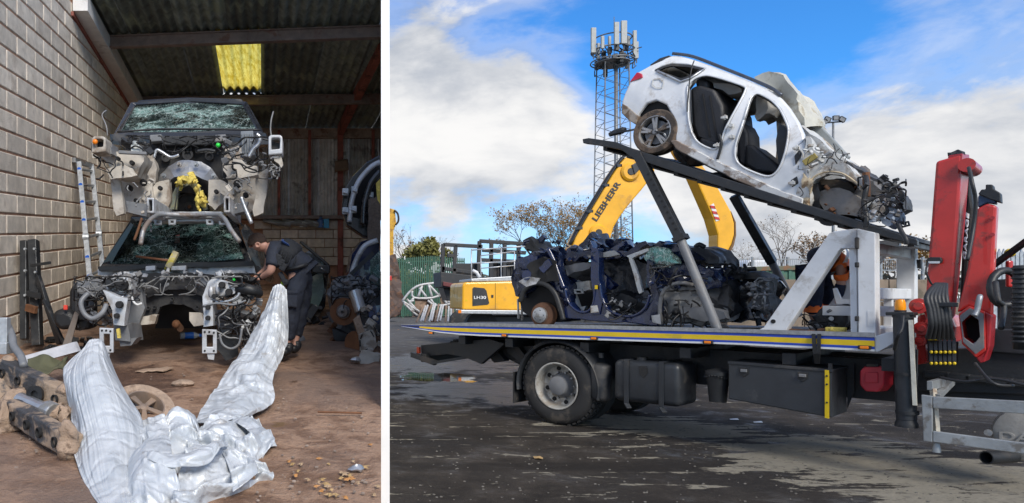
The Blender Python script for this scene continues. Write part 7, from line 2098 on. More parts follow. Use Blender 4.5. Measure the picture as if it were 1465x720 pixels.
wires(bl, 'wiring_loom', (866, 420, 930, 452), (8.6, 9.2), 20, m_wire, 83, (.006, .012))
chunks(bl, 'broken_bracket', (930, 380, 1040, 412), (8.0, 8.6), 40, m_navyd, 84, (.02, .07))
chunks(bl, 'broken_bracket', (950, 425, 1040, 464), (8.1, 8.6), 30, m_black, 85, (.02, .06))
chunks(bl, 'broken_bracket', (806, 350, 926, 372), (8.9, 9.6), 30, m_navyd, 86, (.02, .08))
chunks(bl, 'broken_bracket', (866, 424, 926, 452), (8.7, 9.2), 26, m_gplast, 87, (.02, .07))
chunks(bl, 'broken_bracket', (926, 366, 1026, 384), (8.2, 8.8), 18, m_alu, 88, (.01, .035))
chunks(bl, 'broken_bracket', (740, 344, 800, 372), (9.6, 10.0), 16, m_navyd, 89, (.02, .07))

bk = thing('wrecked_car', TP(1055, 470, 1.2), 'black crushed car front lying behind the leaning prop, its engine bay bared', 'wrecked car')
def shard2(name, pts, w_, d, m, cr=.07, tgt=.09, fq=5):
    q = MB(); q.prism(tp(pts, w_), TW * d); return q.build(name, m, bk, crumple=(cr, fq, tgt), smooth='auto')
shard2('body_side', [(1018, 392), (1040, 388), (1066, 391), (1080, 398), (1094, 404), (1098, 410), (1090, 424), (1082, 440), (1080, 456), (1040, 458), (1020, 450)], .95, .6, m_dpaint, .09)
shard2('bonnet', [(1020, 388), (1050, 386), (1080, 392), (1092, 400), (1060, 398), (1024, 396)], .9, .7, m_black, .05)
shard2('engine', [(1078, 404), (1092, 400), (1100, 416), (1104, 440), (1092, 448), (1080, 440)], .9, .4, m_gplast, .08, .06)
tubep('coolant_pipe', [(1086, 404, 8.0), (1096, 403, 7.9), (1098, 412, 7.9), (1094, 422, 7.9), (1092, 436, 7.9)], .02, m_alu, bk)
q = MB(); q.bar(TP(1082, 446, .9), TP(1086, 466, .9), .04, .04); q.build('front_leg', m_black, bk)
wires(bk, 'wiring_loom', (1074, 398, 1108, 455), (7.7, 8.0), 26, m_wireg, 91, (.006, .012))
chunks(bk, 'broken_bracket', (1070, 400, 1102, 446), (7.7, 8.0), 30, m_gplast, 92, (.015, .05))
chunks(bk, 'broken_bracket', (1020, 384, 1080, 400), (8.0, 8.5), 24, m_black, 93, (.03, .1))

# loose engine parts on the bed inside the headboard
en = thing('winch_motor', TP(1192, 470, .4), 'oily black motor unit standing on the bed inside the white headboard', 'motor')
q = MB(); c = TP(1190, 456, .5); q.cyl(c, c + TW * .4, .14, n=20); q.lathe([(-.01, 0), (-.01, .03), (-.02, .05), (-.02, .1), (0, .13)], c, TW, 18); q.build('housing', m_black, en, smooth='auto')
q = MB(); q.prism(tp([(1170, 452), (1186, 440), (1212, 442), (1216, 462), (1210, 474), (1176, 474)], .62), TW * .3); q.build('casting', m_black, en, crumple=(.06, 7, .07), smooth='auto')
q = MB(); q.lathe([(-.005, 0), (-.005, .022), (0, .024)], c - TW * .02, TW, 12); q.build('shaft_hole', m_alu, en)
chunks(en, 'broken_bracket', (1172, 440, 1214, 474), (7.1, 7.4), 24, m_gplast, 95, (.03, .08))
wires(en, 'wiring_loom', (1148, 450, 1214, 474), (7.0, 7.4), 14, m_wire, 96)
q = MB(); q.box(TP(1196, 472, .12), .16, .08, .05, (TFW, TW, UP)); q.ball(TP(1190, 472, .1), .03); tag(q.build('oily_part', m_foam, bevel=.008), 'small yellowed oily part lying in front of the black motor', 'part')
q = MB()
rg = random.Random(31)
for i in range(14):
    c = TP(rg.uniform(1120, 1180), rg.uniform(472.5, 476.5), .15); a = rg.uniform(.03, .08); q.box(c, a * 1.6, a, a * .4, (TFW, TW, UP))
o = q.build('bed_debris', m_rust, crumple=(.02, 9, .1)); o['kind'] = 'stuff'; o['label'] = 'broken bits lying on the bed under the white brace'
# ================================================================ WORKER BENDING ON THE BED
m_hv = mat('hi_vis_orange', (.85, .16, .02), .7, var=.12, bump=.4, bs=25)
m_navyw = mat('navy_workwear', (.014, .020, .045), .8, var=.25, bump=.5, bs=25)
wk = thing('person', P(1172, 468, 8.35), 'worker in orange hi-vis vest and navy overalls bending over on the truck bed', 'person')
def wp(px, py, dy=0.0): return P(px, py, 8.35 + dy)
wb = dict(pelvis=(wp(1163, 381), .14), waist=(wp(1174, 371), .14), chest=(wp(1190, 372), .15), upper=(wp(1202, 380), .10), neck=(wp(1208, 388), .06), sk0=(wp(1211, 394), .075), sk=(wp(1212, 400), .085),
          sh1=(wp(1204, 384, -.17), .062), el1=(wp(1203, 408, -.18), .048), wr1=(wp(1198, 430, -.12), .034), hd1=(wp(1196, 438, -.1), .036),
          sh2=(wp(1208, 384, .17), .06), el2=(wp(1212, 408, .17), .047), wr2=(wp(1206, 430, .1), .033), hd2=(wp(1204, 438, .08), .035),
          hp1=(wp(1163, 390, -.09), .11), kn1=(wp(1164, 424, -.12), .072), an1=(wp(1164, 454, -.10), .05), to1=(wp(1173, 464, -.12), .04),
          hp2=(wp(1170, 390, .10), .11), kn2=(wp(1184, 424, .12), .072), an2=(wp(1178, 454, .12), .05), to2=(wp(1187, 464, .1), .04))
we = [('pelvis', 'waist'), ('waist', 'chest'), ('chest', 'upper'), ('upper', 'neck'), ('neck', 'sk0'), ('sk0', 'sk'), ('upper', 'sh1'), ('sh1', 'el1'), ('el1', 'wr1'), ('wr1', 'hd1'), ('upper', 'sh2'), ('sh2', 'el2'), ('el2', 'wr2'), ('wr2', 'hd2'),
      ('pelvis', 'hp1'), ('hp1', 'kn1'), ('kn1', 'an1'), ('an1', 'to1'), ('pelvis', 'hp2'), ('hp2', 'kn2'), ('kn2', 'an2'), ('an2', 'to2')]
for hd, wr in (('hd1', 'wr1'), ('hd2', 'wr2')):
    h = wb[hd][0]; d = (h - wb[wr][0]).normalized()
    for i, a in enumerate((-.03, -.01, .01, .028)):
        wb[hd + f'a{i}'] = (h + d * .045 + V((.01, a, 0)), .011); wb[hd + f'b{i}'] = (h + d * .075 + V((-.012, a, 0)), .009)
        we += [(hd, hd + f'a{i}'), (hd + f'a{i}', hd + f'b{i}')]
    wb[hd + 't'] = (h + d * .02 + V((.04, -.02, 0)), .012); we.append((hd, hd + 't'))
skinned('body', wb, we, m_skin, wk, 2, 'pelvis')
tro = {'seat': (wp(1162, 382), .165), 'hp1': (wp(1162, 394, -.1), .132), 'kn1': (wp(1164, 424, -.12), .098), 'an1': (wp(1164, 452, -.10), .085), 'hp2': (wp(1170, 394, .1), .13), 'kn2': (wp(1185, 422, .12), .098), 'an2': (wp(1178, 452, .12), .085)}
o = skinned('overalls', tro, [('seat', 'hp1'), ('hp1', 'kn1'), ('kn1', 'an1'), ('seat', 'hp2'), ('hp2', 'kn2'), ('kn2', 'an2')], m_navyw, wk, 3, 'seat')
md = o.modifiers.new('folds', 'DISPLACE'); md.texture = tx; md.strength = .05; md.texture_coords = 'LOCAL'
jk = {'w': (wp(1164, 377), .17), 'm': (wp(1174, 371), .175), 'c': (wp(1183, 370), .175)}
skinned('jacket', jk, [('w', 'm'), ('m', 'c')], m_navyw, wk, 2, 'w')
vt = {'c': (wp(1190, 373), .18), 'u': (wp(1202, 380), .14), 's1': (wp(1204, 385, -.18), .085), 'e1': (wp(1203, 404, -.19), .07), 's2': (wp(1209, 385, .17), .082), 'e2': (wp(1211, 398, .17), .07)}
for n_, a_, b_ in (('s', 'el1', 'wr1'), ('t', 'el2', 'wr2')):
    pa, pb = wb[a_][0], wb[b_][0]
    skinned('sleeve', {'a': (pa + V((0, 0, .03)), .062), 'b': ((pa + pb) / 2, .055), 'c': (pa + (pb - pa) * .92, .047)}, [('a', 'b'), ('b', 'c')], m_navyw, wk, 2, 'a')
skinned('hi_vis_vest', vt, [('c', 'u'), ('u', 's1'), ('s1', 'e1'), ('u', 's2'), ('s2', 'e2')], m_hv, wk, 2, 'c')
q = MB(); q.lathe([(-.02, .182), (.02, .182)], wp(1194, 374), (.9, 0, -.45), 20); q.build('reflective_band', mat('silver_band', (.6, .6, .58), .3, .3), wk, smooth=True)
for (px, py, dy) in ((1164, 441, -.11), (1180, 442, .12)):
    q = MB(); q.lathe([(-.05, .10), (.05, .094)], wp(px, py, dy), UP, 16); b_ = q.build('ankle_band', m_hv, wk, smooth=True)
for a, b in (('an1', 'to1'), ('an2', 'to2')):
    pa, pb = wb[a][0], wb[b][0]
    skinned('boot', {'a': (pa + V((0, 0, -.02)), .07), 'h': (pa + V((0, 0, -.07)), .065), 't': (pb, .055)}, [('a', 'h'), ('h', 't')], m_boot, wk, 2, 'a')
q = MB(); q.ball(wp(1212.5, 399, 0), .105, 14, 10, (1, 1, 1.05)); q.build('hair', m_hair, wk, smooth=True)
# ================================================================ MATERIAL HANDLER BEHIND THE TRUCK
YX = 24.0
mh = thing('excavator', V((P(760, 440, YX).x, YX + 1, 0)), 'yellow material handler with folded boom and stick, standing behind the truck and blue wreck', 'excavator')
m_charc = mat('charcoal_paint', (.03, .032, .036), .45, bump=.02)
m_wletter = mat('white_letters', (.8, .8, .8), .5, bump=0)
m_rail = mat('rail_grey', (.5, .52, .54), .4, .5)
def xp(name, pts, Y, d, m, par, bevel=.03, cr=None, lab=None):
    q = MB(); q.prism(pf(pts, Y), V((0, d, 0))); return q.build(name, m, par, bevel=bevel, crumple=cr, label=lab)
bdy = xp('engine_cover', [(661, 443), (661.5, 408), (665, 404), (735, 402.5), (830, 401), (830, 445)], YX, 2.2, m_yellow, mh, .06)
pnl = xp('dark_panel', [(676, 438), (676, 413), (678, 411), (693, 412.5), (696, 416), (700, 434), (698, 436)], YX - .015, .02, m_charc, mh, .0)
text('model_lettering', 'LH30', P(677.6, 427.8, YX - .03), (1, 0, 0), (0, 0, 1), .105, m_wletter, pnl, .01, 1.32, .012)
q = MB(); q.prism(pf([(703, 422), (706, 422), (706, 426), (703, 426)], YX - .02), V((0, .03, 0))); q.build('door_handle', m_black, mh)
q = MB(); q.prism(pf([(708.4, 405), (708.9, 405), (708.9, 442), (708.4, 442)], YX - .006), V((0, .01, 0))); q.build('door_gap', m_void, mh)
q = MB(); q.prism(pf([(665.5, 431), (669, 431), (667.2, 427.5)], YX - .01), V((0, .01, 0))); q.build('warning_triangle', m_ystripe, mh)
xp('bumper', [(656, 443.6), (830, 445), (830, 451), (658, 449)], YX - .15, .5, m_galv, mh, .02)
q = MB(); q.box(P(657.5, 446, YX - .2), .10, .1, .10); q.build('bumper_lamp', m_orange, mh)
xp('deck', [(674, 399), (738, 395), (738, 402), (674, 403)], YX + .1, 2.0, m_galv, mh, .02)
def rbar(a, b, r_=.022, Y=YX + .2, Y2=None):
    q = MB(); q.tube([P(a[0], a[1], Y), P(b[0], b[1], Y2 or Y)], r_, 8); return q.build('railing', m_rail, mh, smooth=True)
for a, b in (((674.5, 403), (674.5, 358)), ((717, 402), (717, 355)), ((674.5, 358), (717, 355)), ((674.5, 377), (717, 375)), ((717, 355), (760, 352)), ((717, 375), (760, 372)), ((674.5, 358), (676, 356))):
    rbar(a, b)
for a, b in (((688, 402), (688, 366)), ((736, 402), (736, 360)), ((688, 366), (736, 360)), ((688, 384), (736, 380))):
    rbar(a, b, .02, YX + 2.0)
q = MB(); q.tube(pf([(676, 387, YX + .4), (682, 390, YX + .4), (686, 397, YX + .4)]), .06, 8); q.build('air_filter', m_white, mh, smooth=True)
xp('undercarriage', [(700, 452), (860, 452), (860, 480), (700, 480)], YX + .4, 2.0, m_charc, mh, .05)
for px in (690, 860):
    q = MB(); q.lathe([(0, .0), (0, .35), (.05, .58), (.5, .58), (.5, 0)], V((P(px, 470, YX + .3).x, YX + .3, .58)), (0, 1, 0), 28); q.build('wheel', m_rubber, mh, smooth='auto')
# boom
bo = [(818, 356), (824, 340), (850, 295), (876, 252), (888, 234), (897, 224), (912, 222), (924, 232), (937, 242), (937, 250), (926, 262), (918, 272), (906, 286), (896, 298), (886, 312), (878, 326), (874, 340), (868, 356), (850, 362)]
bom = xp('boom', bo, YX + .2, .75, m_yellow, mh, .05)
for px, py, r_ in ((902, 246, .32), (856, 333, .30), (922, 236, .16)):
    q = MB(); c = P(px, py, YX + .15); q.lathe([(-.05, 0), (-.05, r_ * .8), (.0, r_), (.1, r_)], c, (0, 1, 0), 24); o = q.build('pivot', m_yellow, bom, smooth='auto')
    q = MB(); q.lathe([(-.07, 0), (-.07, r_ * .35), (-.05, r_ * .4)], c, (0, 1, 0), 16); q.build('pivot_pin', m_charc, o, smooth='auto')
xv = (P(885.5, 262, YX) - P(851, 315.5, YX)).normalized(); yv = V((-xv.z, 0, xv.x))
text('boom_lettering', 'LIEBHERR', P(853.2, 317.8, YX + .185), xv, yv, .205, m_charc, bom, .01, 1.30, .022)
for k in range(3):
    q = MB(); q.tube(smooth_path(pf([(816 - k, 350, YX + .3 + k * .1), (836 - k * 2, 314, YX + .3 + k * .1), (858 - k * 2, 277, YX + .3 + k * .1), (880 - k, 240, YX + .3 + k * .1), (896, 222 - k, YX + .3 + k * .1), (908, 222, YX + .3)]), 4), .035, 6)
    q.build('boom_hose', m_black, bom, smooth=True)
for px, py in ((828, 327), (843, 303), (866, 266), (884, 238)):
    q = MB(); q.box(P(px, py, YX + .35), .16, .3, .10); q.build('hose_clip', m_charc, bom)
xp('boom_bracket', [(904, 236), (912, 232), (916, 242), (908, 250)], YX + .05, .2, m_charc, bom, .02)
# stick hanging from the boom head on the right
sk_ = [(962, 190), (984, 196), (1000, 229), (1012, 246), (1026, 266), (1036, 284), (1046, 302), (1051, 320), (1051, 336), (1047, 350), (1036, 370), (1031, 379), (1026, 380), (1027, 360), (1027, 336), (1020, 312), (1006, 280), (990, 244), (972, 215)]
stk = xp('stick', sk_, YX - .2, .6, m_yellow, mh, .05)
ed = [(1046, 302), (1051, 320), (1051, 336), (1047, 350), (1036, 370), (1031, 379), (1033.5, 379), (1040, 370), (1050, 352), (1053.5, 337), (1053, 318)]
xp('stick_wear_edge', ed, YX - .1, .5, mat('brown_shade', (.16, .085, .03), .7, var=.3), stk, .01)  # brown strip colours in the stick's shaded right edge
wpl = xp('warning_plate', [(1016, 294), (1021, 291), (1030, 315), (1024.5, 317)], YX - .215, .014, m_white, stk, 0)
for k in range(3):
    a = k * .34
    def lp(t_, s_): return (1016 + 8.6 * t_ + s_ * (5.2 + .3 * t_), 294 + 23 * t_ - s_ * (3 - 1.0 * t_))
    t0, t1 = a, a + .17
    q = MB(); q.prism(pf([lp(t0, 0), lp(min(t0 + .16, 1), 1), lp(min(t1 + .16, 1), 1), lp(t1, 0)], YX - .228), V((0, .012, 0))); q.build('red_stripe', m_red, wpl)

# orange-yellow excavator arm at the left edge
YE = 46.0
ex2 = thing('excavator', V((P(562, 450, YE).x, YE, 0)), 'worn yellow excavator arm and muddy grab standing upright beside the green fence', 'excavator')
xp('arm', [(552, 300), (558, 298), (565, 300), (567, 320), (563, 330), (563, 366), (552, 366)], YE, .7, mat('worn_yellow', (.55, .30, .02), .55, dirt=(.25, .13, .04), da=.35), ex2, .04)
q = MB(); q.tube(smooth_path(pf([(564, 301), (569, 306), (570, 316), (566, 322)], YE - .1), 5), .07, 6); q.build('arm_hose', m_black, ex2, smooth=True)
xp('linkage', [(552, 366), (566, 364), (572, 384), (574, 402), (552, 404)], YE, .8, mat('brown_iron', (.085, .055, .045), .7, dirt=(.18, .09, .05), da=.35), ex2, .03, (.12, 2, .4))
q = MB(); q.box(P(558, 398, YE - .1), .22, .1, .3); q.build('red_lamp', m_red, ex2, bevel=.02)
xp('grab', [(550, 402), (572, 400), (577, 424), (574, 450), (550, 458)], YE - .1, 1.2, _M['brown_iron'], ex2, .04, (.2, 1.4, .4))

# ================================================================ BLACK CAGE TRAILER
YT = 33.0
m_cage = mat('dark_cage', (.028, .030, .034), .6, dirt=(.07, .06, .055), da=.25)
ct = thing('trailer', V((P(690, 430, YT).x, YT, 0)), 'dark steel cage bodies stacked behind the yellow excavator railings', 'trailer')
def cbar(a, b, w_=.17, Y=YT): q = MB(); q.bar(P(a[0], a[1], Y), P(b[0], b[1], Y), w_, w_, (0, 1, 0)); return q.build('frame_bar', m_cage, ct, bevel=.02)
for a, b in (((634, 349), (632, 402)), ((634, 350), (690, 353)), ((652, 351), (649, 402)), ((640, 366), (650, 366)), ((686, 345), (684, 402)), ((686, 345), (752, 349)), ((690, 358), (752, 362)), ((703, 347), (702, 400)), ((722, 348), (721, 400)), ((742, 349), (741, 400)), ((688, 372), (752, 375)), ((632, 384), (690, 392)), ((634, 381), (634, 410))):
    cbar(a, b)
xp('side_sheet', [(650, 377), (686, 377), (686, 402), (650, 400)], YT + .3, .1, m_cage, ct, .02)
xp('side_sheet', [(703, 376), (752, 377), (752, 402), (703, 402)], YT + .3, .1, m_cage, ct, .02)
xp('body_box', [(630, 389), (690, 396), (760, 400), (760, 425), (631, 411)], YT - .2, 2.0, m_cage, ct, .03)
xp('red_sill', [(634, 403), (662, 408), (662, 414), (634, 409)], YT - .3, .3, mat('dark_red_sill', (.13, .03, .03), .6), ct, .02)
for k in range(7):
    q = MB(); q.box(P(706 + k * 6.5, 389, YT + .25), .05, .05, .75); q.build('side_rib', m_cage, ct)
xp('chassis', [(634, 412), (760, 426), (760, 440), (640, 430)], YT + .3, 1.4, m_charc, ct, .03)
for px in (660, 745):
    q = MB(); q.lathe([(0, 0), (0, .3), (.05, .5), (.4, .5), (.4, 0)], V((P(px, 440, YT).x, YT, .5)), (0, 1, 0), 24); q.build('wheel', m_rubber, ct, smooth='auto')

# ================================================================ PALE SCRAP FRAME
YS = 38.0
m_scrap = mat('pale_scrap_metal', (.52, .52, .52), .5, .3, var=.2, dirt=(.28, .22, .17), da=.25)
sf = thing('scrap_frame', V((P(620, 462, YS).x, YS, 0)), 'twisted pale metal lattice frame lying on the ground in front of the green fence', 'scrap frame')
def sbar(pts, r_=.07, Y=YS): q = MB(); q.tube(smooth_path(pf(pts, Y), 3), r_, 6); return q.build('frame_tube', m_scrap, sf, smooth=True)
for pts in ([(576, 431), (584, 420), (596, 410), (613, 406), (637, 405), (652, 412), (661, 420)], [(590, 416), (592, 426), (620, 426), (648, 416), (660, 420)], [(576, 431), (590, 440), (600, 446), (606, 455)],
            [(592, 426), (586, 436), (592, 446)], [(600, 412), (610, 425)], [(613, 407), (618, 425)], [(613, 407), (628, 423)], [(626, 406), (640, 418)], [(637, 405), (628, 424)], [(604, 409), (598, 425)], [(645, 408), (650, 414)],
            [(612, 430), (622, 437), (640, 436), (655, 430), (660, 424)], [(622, 437), (616, 428)], [(640, 436), (634, 426)], [(584, 432), (592, 430)], [(582, 428), (598, 446)], [(634, 404), (636, 399), (637, 405)], [(640, 432), (658, 434)], [(578, 434), (590, 446), (598, 452)]):
    sbar(pts)
rg = random.Random(9)
for i in range(17):
    x = 600 + i * 3.6
    q = MB(); a = P(x + 6 + rg.uniform(-1, 1), 434 + abs(i - 5) * .8, YS - .1); b = P(x + rg.uniform(-2, 2) + (i - 5) * .8, 461 - (i % 3), YS - .9)
    q.bar(a, b, .09, .03, (0, 1, 0)); q.build('slat', m_scrap if i % 3 else mat('brown_slat', (.25, .17, .12), .8, var=.3), sf)
for (px, py, w_) in ((604, 440, .8), (596, 444, .5), (640, 430, .7), (624, 452, .5)):
    q = MB(); q.box(P(px, py, YS + .1), w_, .05, w_ * 1.2); q.build('torn_sheet', _M['brown_slat'], sf, crumple=(.12, 2, .2))
rg = random.Random(14)
q = MB()
for i in range(260):
    px = rg.uniform(650, 775); c = P(px, 460, 34 + rg.uniform(-3, 3)); c.z = rg.uniform(0, .45) * (1 - abs(px - 712) / 90); a = rg.uniform(.05, .22)
    e = Matrix.Rotation(rg.uniform(-1, 1), 3, 'X') @ Matrix.Rotation(rg.uniform(0, 6), 3, 'Z')
    q.box(c, a, a * .6, a * .3, (e.col[0], e.col[1], e.col[2]))
o = q.build('scrap_pile', mat('mixed_scrap', (.32, .29, .26), .7, var=.6, vs=2.5, dirt=(.12, .07, .05), da=.35)); o['kind'] = 'stuff'; o['label'] = 'low pile of mixed scrap metal behind the truck bed'

# ================================================================ FENCES, WALL, CONTAINER
YF = 56.0
m_gfence = mat('green_fence', (.03, .10, .065), .5, var=.2, dirt=(.10, .08, .05), da=.15)
fe = thing('palisade_fence', V((P(600, 450, YF).x, YF, 0)), 'green steel palisade fence in front of a yellowing hedge at the far left', 'fence')
q = MB()
x0, x1 = P(548, 400, YF).x, P(664, 400, YF).x
n_ = 40
for k in range(n_):
    x = x0 + (x1 - x0) * k / (n_ - 1)
    zt = P(0, 367 + 1.5 * math.sin(k * .2), YF).z
    q.prism([V((x - .055, YF, .1)), V((x + .055, YF, .1)), V((x + .055, YF, zt - .12)), V((x, YF, zt)), V((x - .055, YF, zt - .12))], V((0, .03, 0)))
q.build('pales', m_gfence, fe, kind='stuff')
for z in (.9, P(0, 374, YF).z):
    q = MB(); q.box(V(((x0 + x1) / 2, YF + .06, z)), x1 - x0, .05, .09); q.build('rail', m_gfence, fe)
for k in range(3):
    q = MB(); q.box(V((x0 + (x1 - x0) * (.25 + .3 * k), YF + .12, 2.1)), .14, .12, 4.2); q.build('post', m_gfence, fe)

YW = 27.0
m_wall = mat('brown_concrete', (.20, .155, .115), .85, var=.3, vs=1.2, dirt=(.10, .085, .06), da=.35, ds=1.5, bump=.4, bs=20)
wl = thing('block_barrier', V((P(1200, 480, YW).x, YW, 0)), 'brown concrete block wall behind the white headboard', 'wall')
def wx(px): return P(px, 0, YW).x
for (r0, px0, px1, ya, yb, dy) in ((0, 1040, 1330, 432, 486, 0), (1, 1110, 1330, 400, 431, .15)):
    x = wx(px0); za, zb_ = P(0, yb, YW).z, P(0, ya, YW).z
    rg = random.Random(r0)
    while x < wx(px1):
        L_ = 1.5
        q = MB(); q.box(V((x + L_ / 2, YW + .4 + dy, (max(za, .0) + zb_) / 2)), L_ - .03, .8, zb_ - max(za, 0.0)); q.build('block', m_wall, wl, bevel=.03)
        x += L_
gc = thing('container', V((P(1090, 470, 30).x, 31, 0)), 'green steel container behind the concrete block wall and crushed black car', 'container')
xp('container_side', [(1036, 386), (1168, 382), (1168, 470), (1036, 474)], 30.0, 2.4, mat('container_green', (.055, .14, .10), .55, dirt=(.12, .10, .07), da=.3), gc, .03)
for k in range(12):
    q = MB(); q.box(P(1042 + k * 11, 405, 29.97), .12, .05, 1.15); q.build('side_rib', _M['container_green'], gc)
xp('top_rail', [(1034, 383), (1170, 379), (1170, 386), (1034, 389)], 29.9, .2, mat('rusty_green', (.11, .12, .08), .7, dirt=(.2, .1, .05), da=.4), gc, .02)
for (px, py, nm) in ((1064, 420, 'spool'), (1092, 424, 'spool')):
    t_ = thing('cable_drum', V((P(px, 450, 24).x, 24, .1)), 'brown wooden cable drum ' + ('left' if px == 1064 else 'right') + ' of the pair behind the crushed black car', 'cable drum')
    q = MB(); q.lathe([(0, 0), (0, .62), (.08, .62), (.08, .3), (.5, .3), (.5, .62), (.58, .62), (.58, 0)], P(px, py, 24), (0, 1, 0), 26); q.build('drum', mat('drum_wood', (.22, .13, .08), .8, var=.3), t_, smooth='auto')
# white van roof and yard railing
vn = thing('van', V((P(1086, 450, 38).x, 38, 0)), 'white van roof showing above the green container', 'van')
xp('van_body', [(1068, 380), (1071, 373.5), (1076, 371.5), (1099, 371.5), (1101, 376), (1102, 400), (1066, 400)], 38, 1.8, m_white, vn, .12)
q = MB(); q.prism(pf([(1070, 380), (1072, 375), (1076, 374), (1076, 381)], 37.98), V((0, .04, 0))); q.build('window', m_void, vn)
rl_ = thing('railing', V((P(1150, 440, 34).x, 34, 0)), 'grey steel mesh railing along the top behind the container', 'railing')
xa_, xb_ = P(1030, 0, 34).x, P(1335, 0, 34).x
q = MB()
for k in range(110):
    x = xa_ + (xb_ - xa_) * k / 109; q.bar(V((x, 34, P(0, 388, 34).z)), V((x, 34, P(0, 371, 34).z)), .018, .018)
q.build('mesh_bars', m_steel, rl_, kind='stuff')
for y in (371, 387):
    q = MB(); q.bar(V((xa_, 34, P(0, y, 34).z)), V((xb_, 34, P(0, y, 34).z)), .05, .05); q.build('rail', m_steel, rl_)
for px in (1050, 1077, 1127, 1190, 1260, 1320):
    q = MB(); x = P(px, 0, 34).x; q.bar(V((x, 34, 0)), V((x, 34, P(0, 368, 34).z)), .10, .10); q.build('post', m_steel, rl_)
# grey palisade at the right edge with snowy-blue yard sheeting behind
f2 = thing('palisade_fence', V((P(1440, 450, 17).x, 17, 0)), 'grey spiked palisade fence at the right edge behind the crane', 'fence')
x0, x1 = P(1405, 0, 17).x, P(1500, 0, 17).x
for k in range(16):
    x = x0 + (x1 - x0) * k / 15; zt = P(0, 356, 17).z
    q = MB(); q.prism([V((x - .04, 17, .1)), V((x + .04, 17, .1)), V((x + .04, 17, zt - .1)), V((x, 17, zt)), V((x - .04, 17, zt - .1))], V((0, .03, 0))); q.build('pale', m_galv, f2)
for z in (1.0, P(0, 366, 17).z):
    q = MB(); q.box(V(((x0 + x1) / 2, 17.06, z)), x1 - x0, .05, .08); q.build('rail', m_galv, f2)

# ================================================================ MAST, FLOODLIGHTS, HOUSE
YM_ = 58.0
m_mast = mat('mast_galv', (.20, .21, .22), .5, .4, bump=0)
ms = thing('mobile_mast', V((P(884, 440, YM_).x, YM_, 0)), 'tall grey lattice phone mast with a crown of panel antennas behind the raised car', 'mast')
def mp(px, py, dy=0): return P(px, py, YM_ + dy)
zb, ztp = 0.0, P(0, 88, YM_).z
cxm = P(883, 0, YM_).x
def corner(i, z):
    k = z / ztp; h = 1.30 * (1 - k) + .98 * k
    sx, sy = ((-1, -1), (1, -1), (1, 1), (-1, 1))[i]
    return V((cxm + sx * h, YM_ + .9 + sy * .9 * h, z))
for i in range(4):
    q = MB(); q.tube([corner(i, 0), corner(i, ztp)], .055, 6); q.build('leg', m_mast, ms, smooth=True)
nb_ = 15
for i in range(4):
    q = MB()
    for k in range(nb_):
        za, zc = ztp * k / nb_, ztp * (k + 1) / nb_
        j = (i + 1) % 4
        q.tube([corner(i, za), corner(j, (za + zc) / 2)], .024, 4); q.tube([corner(j, (za + zc) / 2), corner(i, zc)], .024, 4)
    q.build('bracing', m_mast, ms, kind='stuff')
q = MB(); q.tube([V((cxm + .12, YM_ + .5, 0)), V((cxm + .12, YM_ + .5, ztp + .8))], .16, 8); q.build('cable_tray', m_mast, ms, smooth=True)
q = MB(); q.tube([V((cxm, YM_ + .6, ztp)), V((cxm, YM_ + .6, P(0, 20, YM_).z))], .03, 6); q.build('lightning_rod', m_mast, ms)
for z, r_ in ((P(0, 84, YM_).z, 1.75), (P(0, 68, YM_).z, 1.7), (P(0, 50, YM_).z, 1.5)):
    q = MB(); q.tube([V((cxm + r_ * math.cos(t_ * .2618), YM_ + .9 + r_ * math.sin(t_ * .2618), z)) for t_ in range(25)], .055, 6); q.build('ring_beam', m_mast, ms, smooth=True)
q = MB(); q.lathe([(0, 0), (0, 1.4), (.06, 1.4), (.06, 0)], V((cxm, YM_ + .9, P(0, 86, YM_).z)), UP, 20); q.build('platform', m_mast, ms)
for (px, y0, y1, w_, dy) in ((849, 40, 76, .42, .3), (862, 52, 70, .26, -.3), (882, 32, 64, .40, -1.0), (892.5, 30, 63, .48, -1.0), (908, 44, 84, .30, .2), (899, 52, 66, .25, .6), (872, 52, 80, .22, .8), (911, 60, 84, .25, .9), (856, 62, 84, .2, 1.2)):
    q = MB(); a = mp(px, (y0 + y1) / 2, dy); hgt = (y1 - y0) / 1000 * (YM_ + dy); q.box(a, w_, .22, hgt); an = q.build('panel_antenna', mat('antenna_grey', (.36, .37, .36), .5, bump=0), ms, bevel=.04)
    q = MB(); q.tube([V((a.x + .1, a.y + .25, a.z - hgt * .7)), V((a.x + .1, a.y + .25, a.z + hgt * .5))], .05, 6); q.build('mount_pole', m_mast, an)
rg = random.Random(6)
q = MB()
for i in range(46):
    th = rg.uniform(0, 6.28); z = P(0, rg.uniform(58, 92), YM_).z; r_ = rg.uniform(.6, 1.7)
    c = V((cxm + r_ * math.cos(th), YM_ + .9 + r_ * math.sin(th), z))
    if i % 2: q.box(c, .3, .25, rg.uniform(.3, .8))
    else: q.tube(smooth_path([c, c + V((rg.uniform(-.5, .5), 0, -.5)), c + V((rg.uniform(-.9, .9), .2, -.2))], 4), .045, 5)
q.build('radio_units', m_charc, ms, kind='stuff')

